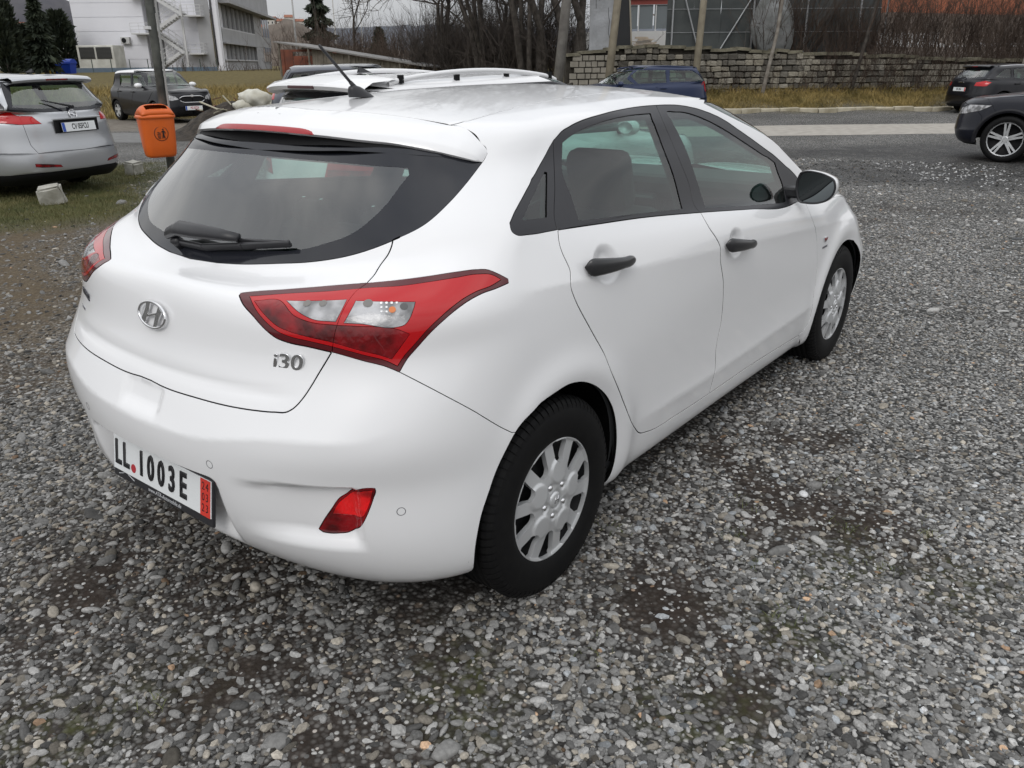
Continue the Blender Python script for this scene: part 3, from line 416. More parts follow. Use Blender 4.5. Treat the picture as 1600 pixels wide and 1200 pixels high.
class Body:
    def __init__(s, surf, regions, extra_lines=(), du=.013, dv=.016, step=.006, fine=.6, fine2=.6):
        """regions: ordered [(name, uv polygon)]; the first polygon that holds a triangle owns it; name None = hole"""
        s.surf = surf; V = []; E = []
        def addline(pl, closed):
            b = len(V); V.extend(pl); k = len(pl)
            for i in range(k-1): E.append((b+i, b+i+1))
            if closed: E.append((b+k-1, b))
        for nm, poly in regions: addline(poly, True)
        for pl in extra_lines: addline(pl, False)
        B = []
        for i in range(int(3/du)+1): B.append((min(3, i*du), 0))
        A = np.array(V) if V else np.zeros((0, 2)); A = np.clip(A, [0, 0], [3, 2]); V = [tuple(a) for a in A]
        us = np.r_[np.arange(0, 1, du*fine), np.arange(1, 2, du), np.linspace(2, 3, int(1/du/1.6)+1)]; vs = np.r_[np.arange(0, .75, dv*fine2), np.arange(.75, 1, dv), np.linspace(1, 2, 22)]
        G = np.array([(u, v) for u in us for v in vs])
        if len(A):   # drop grid points that sit almost on a traced line
            cell = {}
            for a in A: cell.setdefault((int(a[0]/.01), int(a[1]/.01)), []).append(a)
            keep = []
            for g in G:
                ci, cj = int(g[0]/.01), int(g[1]/.01); near = False
                if 0 < g[0] < 3 and 0 < g[1] < 2:
                    for di in (-1, 0, 1):
                        for dj in (-1, 0, 1):
                            for a in cell.get((ci+di, cj+dj), ()):
                                if ((a[0]-g[0])*1.8)**2+((a[1]-g[1])*1.3)**2 < (step*.7)**2: near = True
                keep.append(not near)
            G = G[np.array(keep)]
        allv = [Vector((float(a), float(b))) for a, b in V]+[Vector((float(a), float(b))) for a, b in G]
        r = geometry.delaunay_2d_cdt(allv, E, [], 0, 1e-5)
        s.uv = np.array([(v.x, v.y) for v in r[0]]); tri = []
        for f in r[2]:
            for k in range(1, len(f)-1): tri.append((f[0], f[k], f[k+1]))
        T = np.array(tri); c = s.uv[T].mean(1); own = np.full(len(T), -1)
        for k in range(len(regions)-1, -1, -1):
            own[in_poly(c, regions[k][1])] = k
        s.names = [r_[0] for r_ in regions]; s.T = T; s.own = own
        s.P = surf.S(s.uv[:, 0], s.uv[:, 1]); s.N = surf.normal(s.uv[:, 0], s.uv[:, 1])
        # outward orientation
        cc = s.P[T].mean(1); fn = np.cross(s.P[T[:, 1]]-s.P[T[:, 0]], s.P[T[:, 2]]-s.P[T[:, 0]])
        flip = (fn*s.N[T].mean(1)).sum(1) < 0
        mid = np.array([1.3, 0, .7]); sgn = ((s.P-mid)*s.N).sum(1)
        if np.median(sgn) < 0: s.N = -s.N; flip = ~flip
        s.T[flip] = s.T[flip][:, ::-1]
        area = np.linalg.norm(fn, axis=1); s.ok = area > 1e-15
    def panel(s, name, mat_, parent, regs, gap=.0016, offset=0., rim=.012, mirror=False, center=False, rim_mat=None, keep=None, edge_soft=.0, disp=None, **tags):
        idx = [k for k, n in enumerate(s.names) if n in regs]
        m = np.isin(s.own, idx) & s.ok
        if 'rest' in regs: m |= (s.own == -1) & s.ok
        if keep is not None: m &= keep(s.uv[s.T].mean(1), s.P[s.T].mean(1))
        T = s.T[m]
        if not len(T): print('EMPTY PANEL', name); return None
        vi, inv = np.unique(T, return_inverse=True); T = inv.reshape(-1, 3); P = s.P[vi].copy(); N = s.N[vi].copy(); UV = s.uv[vi]
        if disp is not None: P = P+N*disp(UV, P)[:, None]
        ed = {}
        for t in T:
            for a, b in ((t[0], t[1]), (t[1], t[2]), (t[2], t[0])): ed[(a, b)] = ed.get((a, b), 0)+1
        bd = [(a, b) for (a, b) in ed if (b, a) not in ed]
        onc = (UV[:, 0] < 1e-4) | (UV[:, 0] > 3-1e-4) | (UV[:, 1] > 2-1e-4)
        bd = [(a, b) for a, b in bd if not (onc[a] and onc[b])]
        shift = np.zeros_like(P); cnt = np.zeros(len(P))
        for a, b in bd:
            e = P[b]-P[a]; l = np.linalg.norm(e)
            if l < 1e-9: continue
            d = np.cross(N[a], e/l); shift[a] += d*l; shift[b] += d*l; cnt[a] += l; cnt[b] += l
        k = cnt > 0; nn = np.linalg.norm(shift[k], axis=1)[:, None]; sh = shift[k]/np.maximum(nn, 1e-9)
        cl = onc[k]; sh[cl, 1] = 0
        P[k] += sh*gap
        P += N*offset
        Vs = [P]; Ns = [N]; Fs = [T]; mi = [np.zeros(len(T), int)]
        if rim and bd:
            bv = sorted({a for e in bd for a in e}); mp_ = {a: i for i, a in enumerate(bv)}; n0 = len(P); q = len(bv)
            out = np.zeros((q, 3)); 
            full = np.zeros_like(P); full[k] = -sh
            out = full[bv]
            r1 = min(.0012, rim*.3)
            # small rounded lip in body colour, then a black return that puts the gap's shade into colour
            A = P[bv]; Bm = P[bv]+out*r1*.3-N[bv]*r1; Cc = Bm-N[bv]*rim
            Vs += [A, Bm, Bm, Cc]; Ns += [N[bv]*.75+out*.6, out*.8+N[bv]*.2, out, out]
            F1 = []; F2 = []
            for a, b in bd:
                i, j = mp_[a], mp_[b]
                F1 += [(n0+i, n0+q+i, n0+q+j), (n0+i, n0+q+j, n0+j)]
                F2 += [(n0+2*q+i, n0+3*q+i, n0+3*q+j), (n0+2*q+i, n0+3*q+j, n0+2*q+j)]
            Fs += [np.array(F1), np.array(F2)]; mi += [np.zeros(len(F1), int), np.ones(len(F2), int)]
        V = np.vstack(Vs); Nn = np.vstack(Ns); Nn /= np.maximum(np.linalg.norm(Nn, axis=1), 1e-9)[:, None]; Fc = np.vstack(Fs); MI = np.concatenate(mi)
        Vm = V*[1, -1, 1]; Nm = Nn*[1, -1, 1]; Fm = Fc[:, ::-1]
        mats = [mat_, rim_mat or GAP]; res = []
        if center:
            o = mesh_np(name, np.vstack([V, Vm]), np.vstack([Fc, Fm+len(V)]), None, parent, normals=np.vstack([Nn, Nm]), mats=mats, midx=np.concatenate([MI, MI]), **tags); res.append(o)
        else:
            res.append(mesh_np(name, V, Fc, None, parent, normals=Nn, mats=mats, midx=MI, **tags))
            if mirror: res.append(mesh_np(name, Vm, Fm, None, parent, normals=Nm, mats=mats, midx=MI, **tags))
        return res
    def inner(s, name, mat_, parent, skip, depth=.035, every=None):
        idx = [k for k, n in enumerate(s.names) if n in skip]
        m = ~np.isin(s.own, idx) & s.ok; T = s.T[m]; vi, inv = np.unique(T, return_inverse=True); T = inv.reshape(-1, 3)
        P = s.P[vi]-s.N[vi]*depth; P[:, 1] = np.minimum(P[:, 1], 0)
        Vm = P*[1, -1, 1]
        return mesh_np(name, np.vstack([P, Vm]), np.vstack([T, T[:, ::-1]+len(P)]), mat_, parent, smooth=True)
def on_surf(surf, u, v):
    u = np.atleast_1d(u); v = np.atleast_1d(v); return surf.S(u, v), surf.normal(u, v)

# ------------------------------------------------------------------ wheels
def cdt_mesh(outer, holes, grid, hf):
    """flat sheet in a polar plane with holes; hf(x, y) gives height"""
    V = []; E = []
    for pl in [outer]+holes:
        b = len(V); V += pl; E += [(b+i, b+(i+1) % len(pl)) for i in range(len(pl))]
    nb = len(V); V += grid
    r = geometry.delaunay_2d_cdt([Vector(v) for v in V], E, [], 0, 1e-6)
    P = np.array([(v.x, v.y) for v in r[0]]); T = []
    for f in r[2]:
        for k in range(1, len(f)-1): T.append((f[0], f[k], f[k+1]))
    T = np.array(T); c = P[T].mean(1); m = in_poly(c, outer)
    for h in holes: m &= ~in_poly(c, h)
    T = T[m]; H = np.array([hf(x, y) for x, y in P])
    return P, H, T
def sheet_to_mesh(P, H, T, wall):
    """x, z plane, height along -y (outwards of a right-hand wheel), with side walls down into the wheel"""
    n = len(P); V = np.c_[P[:, 0], -H, P[:, 1]]
    a, b, c = V[T[:, 0]], V[T[:, 1]], V[T[:, 2]]; fn = np.cross(b-a, c-a); T = T.copy(); fl = fn[:, 1] > 0; T[fl] = T[fl][:, ::-1]
    F = [tuple(t) for t in T]; ed = set()
    for t in T:
        for i in range(3): ed.add((t[i], t[(i+1) % 3]))
    bd = [(a_, b_) for a_, b_ in ed if (b_, a_) not in ed]; bv = sorted({i for e in bd for i in e}); mp_ = {a_: i for i, a_ in enumerate(bv)}
    top = V[bv]; low = top.copy(); low[:, 1] += wall
    m = len(bv); Vall = np.vstack([V, top, low])
    for a_, b_ in bd: F.append((n+mp_[a_], n+m+mp_[a_], n+m+mp_[b_], n+mp_[b_]))
    return Vall, F
def slot(rc0, rc1, wi, wo_, phi, n=10):
    """rounded slot between radii rc0 and rc1"""
    pts = []
    for i in range(n+1):
        a = pi*i/n; pts.append((rc0+wi/2-wi/2*sin(a), wi/2*cos(a)))
    ro = .012
    pts += [(rc1-ro, -wo_/2), (rc1-ro*.3, -wo_/2+ro*.3), (rc1, -wo_/2+ro), (rc1+.002, 0), (rc1, wo_/2-ro), (rc1-ro*.3, wo_/2-ro*.3), (rc1-ro, wo_/2)]
    return [(x*cos(phi)-y*sin(phi), x*sin(phi)+y*cos(phi)) for x, y in pts]
def add_tyre(parent, R=.317, w=.195, rr=.197, n=96, lugs=True, name='tyre'):
    h = w/2
    prof = [(rr-.004, -h+.012), (rr+.004, -h+.006), (rr+.012, -h+.004), (rr+.02, -h+.0005), (rr+.045, -h-.002), (R-.05, -h-.0015), (R-.032, -h+.003), (R-.02, -h+.009), (R-.009, -h+.019), (R-.002, -h+.034)]
    g = []
    for k in (-.042, -.014, .014, .042):
        k = k*w/.195; g += [(R, k-.0045), (R-.008, k-.0035), (R-.008, k+.0035), (R, k+.0045)]
    prof = prof+g+[(r, -y) for r, y in prof[::-1]]
    V, Fc = lathe(prof, n); t = mesh_np(name, V, Fc, RUBBER, parent, smooth=True)
    if lugs:
        m = MB(); N = 76
        for i in range(N):
            for sd_ in (-1, 1):
                a = 2*pi*(i+(.5 if sd_ > 0 else 0))/N
                rad = Vector((cos(a), 0, sin(a))); tan = Vector((-sin(a), 0, cos(a)))
                w2 = .0098*R/.317; p = []
                for (r_, y_) in ((R+.002, .052), (R+.0015, .066), (R-.006, .080), (R-.018, .090), (R-.03, .0935)):
                    for q in (-1, 1): p.append(rad*(r_+.001)+tan*(q*w2)+Vector((0, sd_*y_*w/.195, 0)))
                f = [(2*k, 2*k+1, 2*k+3, 2*k+2) for k in range(4)]
                base = [v-rad*.006 for v in p]; V2 = p+base
                f += [(2*k, 2*k+2, 10+2*k+2, 10+2*k) for k in range(4)]+[(2*k+1, 10+2*k+1, 10+2*k+3, 2*k+3) for k in range(4)]+[(0, 10, 11, 1)]
                m.add(V2, f)
        m.build('tread_block', RUBBER, parent, kind='stuff')
    return t
def hub_cover(parent, r0=.207):
    PA = radians(79)
    def hf(x, y):
        r = math.hypot(x, y); ph = math.atan2(y, x)
        h = .004+.016*(1-min(1, abs(r-.045)/.16))              # soft dome
        if r > r0-.017: h = .014-.012*((r-(r0-.017))/.017)**2
        for k in range(5):                                       # five broad pads
            a = PA+2*pi*k/5; d = math.hypot((x-.095*cos(a)), (y-.095*sin(a)))
            t = max(0, min(1, (.044-d)/.010)); h += .0065*t*t*(3-2*t)
            a += pi/5; d = math.hypot((x-.052*cos(a)), (y-.052*sin(a))); t = max(0, min(1, (.018-d)/.006)); h -= .006*t*t*(3-2*t)
        t = max(0, min(1, (.034-r)/.006)); h -= .004*t
        return h
    outer = [(r0*cos(2*pi*i/120), r0*sin(2*pi*i/120)) for i in range(120)]
    holes = []
    for k in range(10):
        ph = PA+radians(36*k)
        holes.append(slot(.120 if k % 2 == 0 else .102, .190, .044, .074, ph, 12))
    grid = []
    for i in range(3, 45):
        r = r0*i/45; n = max(12, int(2*pi*r/.0048)); grid += [(r*cos(2*pi*j/n+i), r*sin(2*pi*j/n+i)) for j in range(n)]
    keep = []; hp = [np.array(h) for h in holes]
    G = np.array(grid); ok = np.ones(len(G), bool)
    for h in holes: ok &= ~in_poly(G, h)
    grid = [tuple(g) for g in G[ok]]
    P, H, T = cdt_mesh(outer, holes, grid, hf)
    V, F = sheet_to_mesh(P, H, T, .016)
    # chamfer light: the sheet keeps crisp edges between top and walls
    o = mesh_np('hub_cover', V, F, HUBSILVER, parent, smooth=True)
    return o
def wheel_hero(parent, x, y, right=True, name='wheel'):
    w = empty(name, (x, y, .309)); w.parent = parent
    add_tyre(w)
    yo = -.0975
    m = MB(); V, Fc = lathe([(.196, yo+.02), (.190, yo+.05), (.15, yo+.055), (.06, yo+.035), (.055, yo+.03), (0.001, yo+.03)], 40); m.add(V, Fc)
    V, Fc = lathe([(.196, yo+.02), (.192, .05), (.196, .09)], 40); m.add(V, Fc)
    rim = m.build('rim', DARKPL, w, smooth=True)
    c = hub_cover(w); c.location = (0, yo+.022, 0)
    m = MB(); V, Fc = lathe([(.0005, -.0035), (.018, -.003), (.0255, -.0005), (.027, .004)], 28); m.add(V, Fc)
    cap = m.build('centre_cap', HUBSILVER, w, smooth=True); cap.location = (0, yo+.022-.018, 0)
    text_obj('emblem', 'H', .028, frame_m((0, yo, 0), (1, 0, 0), (0, 0, 1)), CHROME, w, depth=.001, shear=.35, sx=1.2)
    for k in range(5):
        a = radians(79+36+72*k); m = MB(); V, Fc = lathe([(.0005, -.008), (.007, -.0072), (.0100, -.002), (.0115, .004)], 12); m.add(V, Fc)
        b = m.build('wheel_bolt', CHROME, w, smooth=True); b.location = (.0525*cos(a), yo+.022-.012, .0525*sin(a))
    if not right: w.rotation_euler = (0, 0, pi)
    return w

# ------------------------------------------------------------------ the white hatchback
def loft(secs, close=False):
    n = len(secs[0]); V = [p for s_ in secs for p in s_]; F = []
    for j in range(len(secs)-1):
        for i in range(n if close else n-1):
            k = (i+1) % n; F.append((j*n+i, j*n+k, (j+1)*n+k, (j+1)*n+i))
    return V, F
def mirror_half(V, F):
    n = len(V); return list(V)+[(v[0], -v[1], v[2]) for v in V], list(F)+[tuple(i+n for i in f[::-1]) for f in F]
def build_hero():
    car = empty('parked_car', (0, 0, 0), label='white five-door hatchback seen from the rear right, red lamps, black door handles, gravel under it', cat='car')
    D = lambda k, closed=False, **q: catmull(FT[k], closed, **q)
    wo_ = FT['winout']
    wq = catmull(wo_[0:18]); wrt = catmull(wo_[17:30]); wf = catmull(wo_[29:60]); wrb = catmull(wo_[59:]+[wo_[0]])
    full = catmull(wo_, True)
    cs = D('csplit'); bs = D('bsplit')
    rev = lambda a: list(reversed(a))
    fq = wq+cs[1:]; fr = wrt+bs[1:]+wrb[1:]+rev(cs)[1:]; ff = wf+rev(bs)[1:]
    g1 = catmull(FT['rdoorgap'][:33]); g2 = catmull(FT['rdoorgap'][32:]); bg_ = D('bgap')
    win_in = FT['rglass'][24]; fin = FT['fglass'][21]
    rdoor = g1+rev(bg_)+[win_in]
    fgc = D('fgap')
    fdoor = bg_+g2[1:]+rev(fgc)[1:]+[fin, FT['fglass'][26]]
    lamp = D('lamp', True); lin = D('lampin', True); ld = D('lampdark', True); ci = D('clearin', True, corner=35); co = D('clearout', True, corner=35)
    lsp = D('lampsplit')
    lampL = [(0, .70), FT['lampsplit'][0]]       # everything towards the centre of the split line belongs to the hatch
    hatchside = [(-.01, .75)]+[(lsp[0][0]-.0, .75)]+lsp+[(lsp[-1][0], .40), (-.01, .40)]
    hb = D('hgap_bot'); ht = D('hgap_top')
    glass = catmull(FT['glass'])+[(.66, .925), (.45, .945), (-.01, .955)]; glass = [(-.01, FT['glass'][0][1]-.0005)]+glass
    glass[0] = (-.01, .7045)
    pane = [(-.01, FT['pane'][0][1])]+catmull(FT['pane'])+rev(catmull(FT['panetop']))+[(-.01, .911)]
    seam = D('seam'); seam0 = (-.01, seam[0][1]+.40)
    SM0 = []
    hatch = [(-.01, hb[0][1])]+hb+rev(lsp)[1:]+rev(ht)[1:]+catmull(FT['glass'][19:])[1:]+rev(seam)+[*FT['seamc'][:0:-1], (FT['seamc'][0][0], 1.999), (-.01, 2.01)]
    # the hatch under the spoiler stays black
    under = [(-.01, .94), (.45, .935), (.66, .915)]+[seam[-1]]+rev(seam)[1:]+[*FT['seamc'][:0:-1], (FT['seamc'][0][0], 1.999), (-.01, 2.01)]
    bump = D('bumpgap'); ra = D('rarch'); val = D('valance')
    rearch = ra+[(1.163, -.01), (.748, -.01)]
    k0 = min(range(len(ra)), key=lambda i: (ra[i][0]-bump[-1][0])**2+(ra[i][1]-bump[-1][1])**2)
    bumper = [(-.01, hb[0][1])]+hb+[(.53, .55)]+bump+[(.955, .315), (.96, .20), (.96, -.01), (-.01, -.01)]
    valance = [(-.01, .1265)]+val+[(.52, .018), (.80, .012), (.80, -.01), (-.01, -.01)]
    fa = catmull(FT['farch'])+[(2.2, -.01), (1.83, -.01)]
    fog = D('fog', True); ftop = D('fogtop', True)
    roof = [(FT['seamc'][0][0], 2.01), (FT['seamc'][0][0], 1.999), *FT['seamc'][1:]]+catmull(FT['seam'][:5])+D('ditch')[1:]+[(1.86, 1.235), (2.02, 1.22), (2.05, .995), (3.01, .99), (3.01, 2.01)]
    wscreen = [(2.05, .74), (2.03, .86), (2.06, .975), (3.01, .98), (3.01, .735)]
    bonnet = [(1.93, .735), (1.88, .69), (1.93, .655), (2.05, .645), (2.2, .63), (3.01, .60), (3.01, .735), (2.05, .738)]
    hl = D('hlamp', True)
    fbump = [(2.19, -.01)]+FT['bumpfront']+[(2.45, .49), (3.01, .55), (3.01, -.01)]
    grille = [(2.62, .40), (2.62, .50), (3.01, .50), (3.01, .40)]
    fender = g2[-1:]+rev(fgc)[::-1][:1]+fgc[::-1]
    fender = [(1.80, .74)]+fgc+[(1.79, .095), (1.84, -.01), (2.19, -.01)]+FT['bumpfront']+[(2.45, .60), (2.2, .63), (2.05, .645), (1.93, .655), (1.88, .69)]
    regs = [('fogtop', ftop), ('fog', fog), ('clearin', ci), ('clearout', co), ('lampdark', ld), ('lampred', lin), ('lamp', lamp),
            ('qglass', D('qglass', True, corner=30)), ('rglass', D('rglass', True, corner=30)), ('fglass', D('fglass', True, corner=30)),
            ('framec', fq), ('framer', fr), ('framef', ff),
            ('rarch', rearch), ('farch', fa), ('pane', pane), ('glass', glass),
            ('rdoor', rdoor), ('fdoor', fdoor), ('valance', valance), ('bumper', bumper), ('under', under), ('hatch', hatch),
            ('headlamp', hl), ('wscreen', wscreen), ('bonnet', bonnet), ('roof', roof), ('grille', grille), ('fbump', fbump), ('fender', fender)]
    cre = []
    uu = np.linspace(.93, 2.05, 150); vv = np.linspace(.05, .72, 120); UU, VV = np.meshgrid(uu, vv, indexing='ij')
    Q = hero_surf.base(UU.ravel(), VV.ravel()).reshape(len(uu), len(vv), 3)
    for kx, kz, offs in (([-.3, .1, .9, 2.2], [1.0, .965, .905, .80], (0, .012, -.012, .03, -.03)), ([.4, 1.1, 2.2], [.395, .375, .40], (0, .015, -.015, .04, -.04))):
        for of in offs:
            ln = []
            for i in range(len(uu)):
                dz = Q[i, :, 2]-(pchip(kx, kz, Q[i, :, 0])+of); j = np.where(dz[:-1]*dz[1:] <= 0)[0]
                if len(j): j = j[0]; t = dz[j]/(dz[j]-dz[j+1]+1e-12); ln.append((uu[i], vv[j]+(vv[j+1]-vv[j])*t))
            cre.append(ln)
    uu = np.linspace(.0, .86, 90); vv = np.linspace(.2, .5, 80); UU, VV = np.meshgrid(uu, vv, indexing='ij'); Q = hero_surf.base(UU.ravel(), VV.ravel()).reshape(len(uu), len(vv), 3)
    for of in (0, .010, -.010, .024, -.024):
        ln = []
        for i in range(len(uu)):
            dz = Q[i, :, 2]-(pchip([0, .25, .55, .72, .80], [.632, .642, .688, .694, .735], np.abs(Q[i, :, 1]))+of); j = np.where(dz[:-1]*dz[1:] <= 0)[0]
            if len(j) and abs(Q[i, j[0], 1]) < .80: j = j[0]; t = dz[j]/(dz[j]-dz[j+1]+1e-12); ln.append((uu[i], vv[j]+(vv[j+1]-vv[j])*t))
        cre.append(ln)
    B = Body(hero_surf, regs, extra_lines=[lsp]+cre+[FT['dish%d%d' % (i, j)] for i in (0, 1) for j in range(4)])
    # split the lamp at the hatch gap
    inside = lambda uv, P_: in_poly(uv, hatchside)
    outside = lambda uv, P_: ~in_poly(uv, hatchside)
    W = WHITE; pn = lambda *a, **k: B.panel(*a, **k)
    pn('tailgate', W, car, ['hatch'], center=True, gap=.0028)
    pn('spoiler_underside', DARKPL, car, ['under'], center=True, gap=0, offset=-.010, rim=0, keep=lambda uv, P_: uv[:, 1] < 1.6)
    pn('window_border', FRIT, car, ['glass'], center=True, gap=.0006, offset=-.0015, rim=.006)
    pn('rear_window', GLASSR, car, ['pane'], center=True, gap=-.0006, offset=-.0016, rim=0)
    pn('rear_bumper', W, car, ['bumper'], center=True, gap=.0013)
    pn('lower_bumper_trim', DARKPL, car, ['valance'], center=True, gap=.0004, offset=-.006, rim=.02)
    pn('rear_door', W, car, ['rdoor'], mirror=True, gap=.0030)
    pn('front_door', W, car, ['fdoor'], mirror=True, gap=.0030)
    pn('front_fender', W, car, ['fender'], mirror=True, gap=.0012)
    body = pn('body_side', W, car, ['rest'], mirror=True, gap=.0014)
    pn('roof_panel', W, car, ['roof'], center=True, gap=.0026)
    pn('bonnet', W, car, ['bonnet'], center=True, gap=.0018)
    pn('front_bumper', W, car, ['fbump'], center=True, gap=.0012)
    pn('grille', DARKPL, car, ['grille'], center=True, gap=.001, offset=-.02)
    pn('windscreen', GLASS, car, ['wscreen'], center=True, gap=.001, offset=-.002, rim=0)
    pn('headlamp', CLEARL, car, ['headlamp'], mirror=True, gap=.0012)
    pn('quarter_window_frame', SATIN, car, ['framec'], mirror=True, gap=.0014, offset=-.0015)
    pn('rear_door_window_frame', SATIN, car, ['framer'], mirror=True, gap=.0014, offset=-.0015)
    pn('front_door_window_frame', SATIN, car, ['framef'], mirror=True, gap=.0014, offset=-.0015)
    pn('quarter_window', GLASS, car, ['qglass'], mirror=True, gap=-.002, offset=-.006, rim=0)
    pn('rear_side_window', GLASS, car, ['rglass'], mirror=True, gap=-.002, offset=-.0045, rim=0)
    pn('front_side_window', GLASS, car, ['fglass'], mirror=True, gap=-.002, offset=-.0045, rim=0)
    # lamps: smoked edge, red field, darker lower field, clear reversing lamp
    for nm, kp in (('tail_lamp', outside), ('tailgate_lamp', inside)):
        ob = pn(nm, REDEDGE, car, ['lamp'], mirror=True, gap=.0012, keep=kp, offset=.0005)
        for reg, sub, mt in (('lampred', 'red_lens', RED), ('lampdark', 'lower_lens', REDDK), ('clearin' if kp is inside else 'clearout', 'clear_lens', CLEARL)):
            sb = pn(sub, mt, None, [reg], mirror=True, gap=.0008, keep=kp, offset=.0008, rim=.004)
            for o, p in zip(sb, ob): o.parent = p
    fo = pn('rear_fog_lamp', REDDK, car, ['fog'], mirror=True, gap=.0014, offset=-.002)
    ft2 = pn('reflector', REDB, None, ['fogtop'], mirror=True, gap=-.0003, offset=-.0015, rim=0)
    for o, p in zip(ft2, fo): o.parent = p
    # amber bulb, dark socket and small reflector squares behind the clear lens
    lb = np.array(FT['lampbits']); Pb, Nb = on_surf(hero_surf, lb[:, 0], lb[:, 1]); kinds = [('amber_bulb', .0085, AMBER), ('bulb_socket', .0095, mat('socket_grey', (.09, .09, .09), .4))]+[('reflector_square', .0036, mat('bright_reflector', (.75, .75, .75), .1, metal=.6))]*8+[('bulb', .012, mat('dull_reflector', (.20, .19, .18), .3, metal=.5))]+[('bulb', .010, mat('dull_reflector', (.20, .19, .18), .3, metal=.5))]*2
    lamps_ = [o for o in car.children if o.name.startswith('tail_lamp')]; lamps2 = [o for o in car.children if o.name.startswith('tailgate_lamp')]
    for i, (nm, r_, mt) in enumerate(kinds):
        for k, sg in enumerate((1, -1)):
            par = (lamps2 if i > 10 else lamps_)[k]; c = Vector((Pb[i][0], Pb[i][1]*sg, Pb[i][2])); nn = Vector((Nb[i][0], Nb[i][1]*sg, Nb[i][2])); M_ = nn.to_track_quat('Z', 'Y').to_matrix(); N_ = 4 if r_ < .004 else 18
            m = MB(); m.add([c+M_ @ Vector((r_*q*cos(2*pi*j/N_+pi/4), r_*q*sin(2*pi*j/N_+pi/4), .0012+.0012*(1-q))) for q in (1, .6) for j in range(N_)], [(j, (j+1) % N_, N_+(j+1) % N_, N_+j) for j in range(N_)]+[tuple(range(N_, 2*N_))]); m.build(nm, mt, par, smooth=r_ > .004)
    # spoiler
    su_ = np.array([*FT['seamc'], *FT['seam']])
    Ps, Ns = on_surf(hero_surf, su_[:, 0], su_[:, 1]); Ps = Ps-Ns*.0006+np.array([[.0012, 0, 0]])*(np.arange(len(Ps)) < 8)[:, None]; Ps[0, 1] = 0
    se = [(p[0], -p[1], p[2]) for p in Ps]
    te = [(y, -.285+.006*(y/.14)**2, 1.366-.002*(y/.14)**2) for y in (0, .0155, .031, .052, .077, .103, .129)]+[(.15, -.278, 1.3635), (.27, -.257, 1.358), (.37, -.228, 1.350), (.452, -.191, 1.343), (.54, -.143, 1.327), (.565, -.126, 1.321), (.592, -.106, 1.313), (.612, -.090, 1.307), (.625, -.075, 1.302), (.634, -.062, 1.298), (.639, -.050, 1.296), (Ps[-1][1]*-1, Ps[-1][0]-.001, Ps[-1][2])]
    assert len(te) == len(se), (len(te), len(se))
    t_ = np.linspace(0, 1, len(se)); tt = np.unique(np.r_[np.linspace(0, 1, 61), t_])
    si = lambda A, i: np.array([pchip(t_, [a[i] for a in A], x) for x in tt])
    SE = np.c_[si(se, 0), -si(se, 1), si(se, 2)]; TE = np.c_[si(te, 1), -si(te, 0), si(te, 2)]
    secs = []; light_lo = []; light_hi = []
    for a, b in zip(SE, TE):
        d = b-a; ln = np.linalg.norm(d); k = min(1, ln/.10); up = np.array([0, 0, 1.])
        hn = np.cross(d, [0, 1, 0]); hn /= (np.linalg.norm(hn)+1e-9); hn = hn*(1 if hn[2] > 0 else -1)
        edge = b+np.array([.012, 0, .022])*k                  # upper edge of the rear face
        s_ = []
        for q in np.linspace(0, 1, 9):
            p = a+(edge-a)*q; p = p+hn*.010*k*4*q*(1-q)*.6; s_.append(p)
        f1 = edge+np.array([-.006, 0, -.004])*k; f2 = b+np.array([-.003, 0, .003])*k
        s_ += [f1, f2, b+np.array([.006, 0, -.004])*k, b+np.array([.05, 0, -.004])*k, b+np.array([.10, 0, .010])*k]
        secs.append([tuple(p) for p in s_])
        light_hi.append(edge+np.array([-.0065, 0, -.0045])); light_lo.append(b+np.array([-.005, 0, .001]))
    V, F = loft(secs); V, F = mirror_half(V, F)
    sp = mesh_np('roof_spoiler', V, F, W, car, smooth=True)
    es = sp.modifiers.new('edge', 'EDGE_SPLIT'); es.split_angle = radians(38)
    m_ = MB(); hi = []; lo = []
    yy = np.linspace(-.232, .232, 41)
    for y in yy:
        i = np.abs(-TE[:, 1]-abs(y)).argmin(); b = [np.interp(abs(y), -TE[:, 1], TE[:, c]) for c in (0, 2)]; e_ = abs(y)/.232
        k_ = math.sqrt(max(0, 1-max(0, (e_-.72)/.28)**2)); hgt = .0185*max(.06, k_)
        hi.append((b[0]+.012*hgt/.0185-.0015, y, b[1]+.0015+hgt)); lo.append((b[0]-.0040, y, b[1]+.0015))
    V = hi+lo; n = len(yy); mids = [((h[0]+l[0])/2-.0045, h[1], (h[2]+l[2])/2+.001) for h, l in zip(hi, lo)]
    Vv = hi+mids+lo; Fv = [(r*n+i, (r+1)*n+i, (r+1)*n+i+1, r*n+i+1) for r in (0, 1) for i in range(n-1)]
    mesh_np('high_brake_lamp', Vv, Fv, mat('brake_strip', (.36, .012, .018), .3, coat=.6, bump=(60, .3, .002)), sp, smooth=True)
    MB().box((-.194, 0, 1.4165), (.03, .26, .004)).build('seam_strip', W, sp)
    # roof ditch strips
    dt = catmull(FT['ditch'], step=.02)+[(1.80, 1.232), (1.86, 1.235)]
    u = np.array([a for a, b in dt]); v = np.array([b for a, b in dt]); P, N = on_surf(hero_surf, u, v)
    for sgn in (1, -1):
        s_ = []
        for i in range(len(P)):
            p = P[i]*[1, sgn, 1]; nn = N[i]*[1, sgn, 1]; d = (P[min(i+1, len(P)-1)]-P[max(i-1, 0)])*[1, sgn, 1]; d /= np.linalg.norm(d); sd_ = np.cross(nn, d)
            wd = .0045; s_.append([tuple(p+sd_*wd*q-nn*.003+nn*.002*(1-abs(q))) for q in (-1, 0, 1)])
        V, F = loft(s_)
        mesh_np('roof_moulding', V, F, SATIN, car, smooth=True)
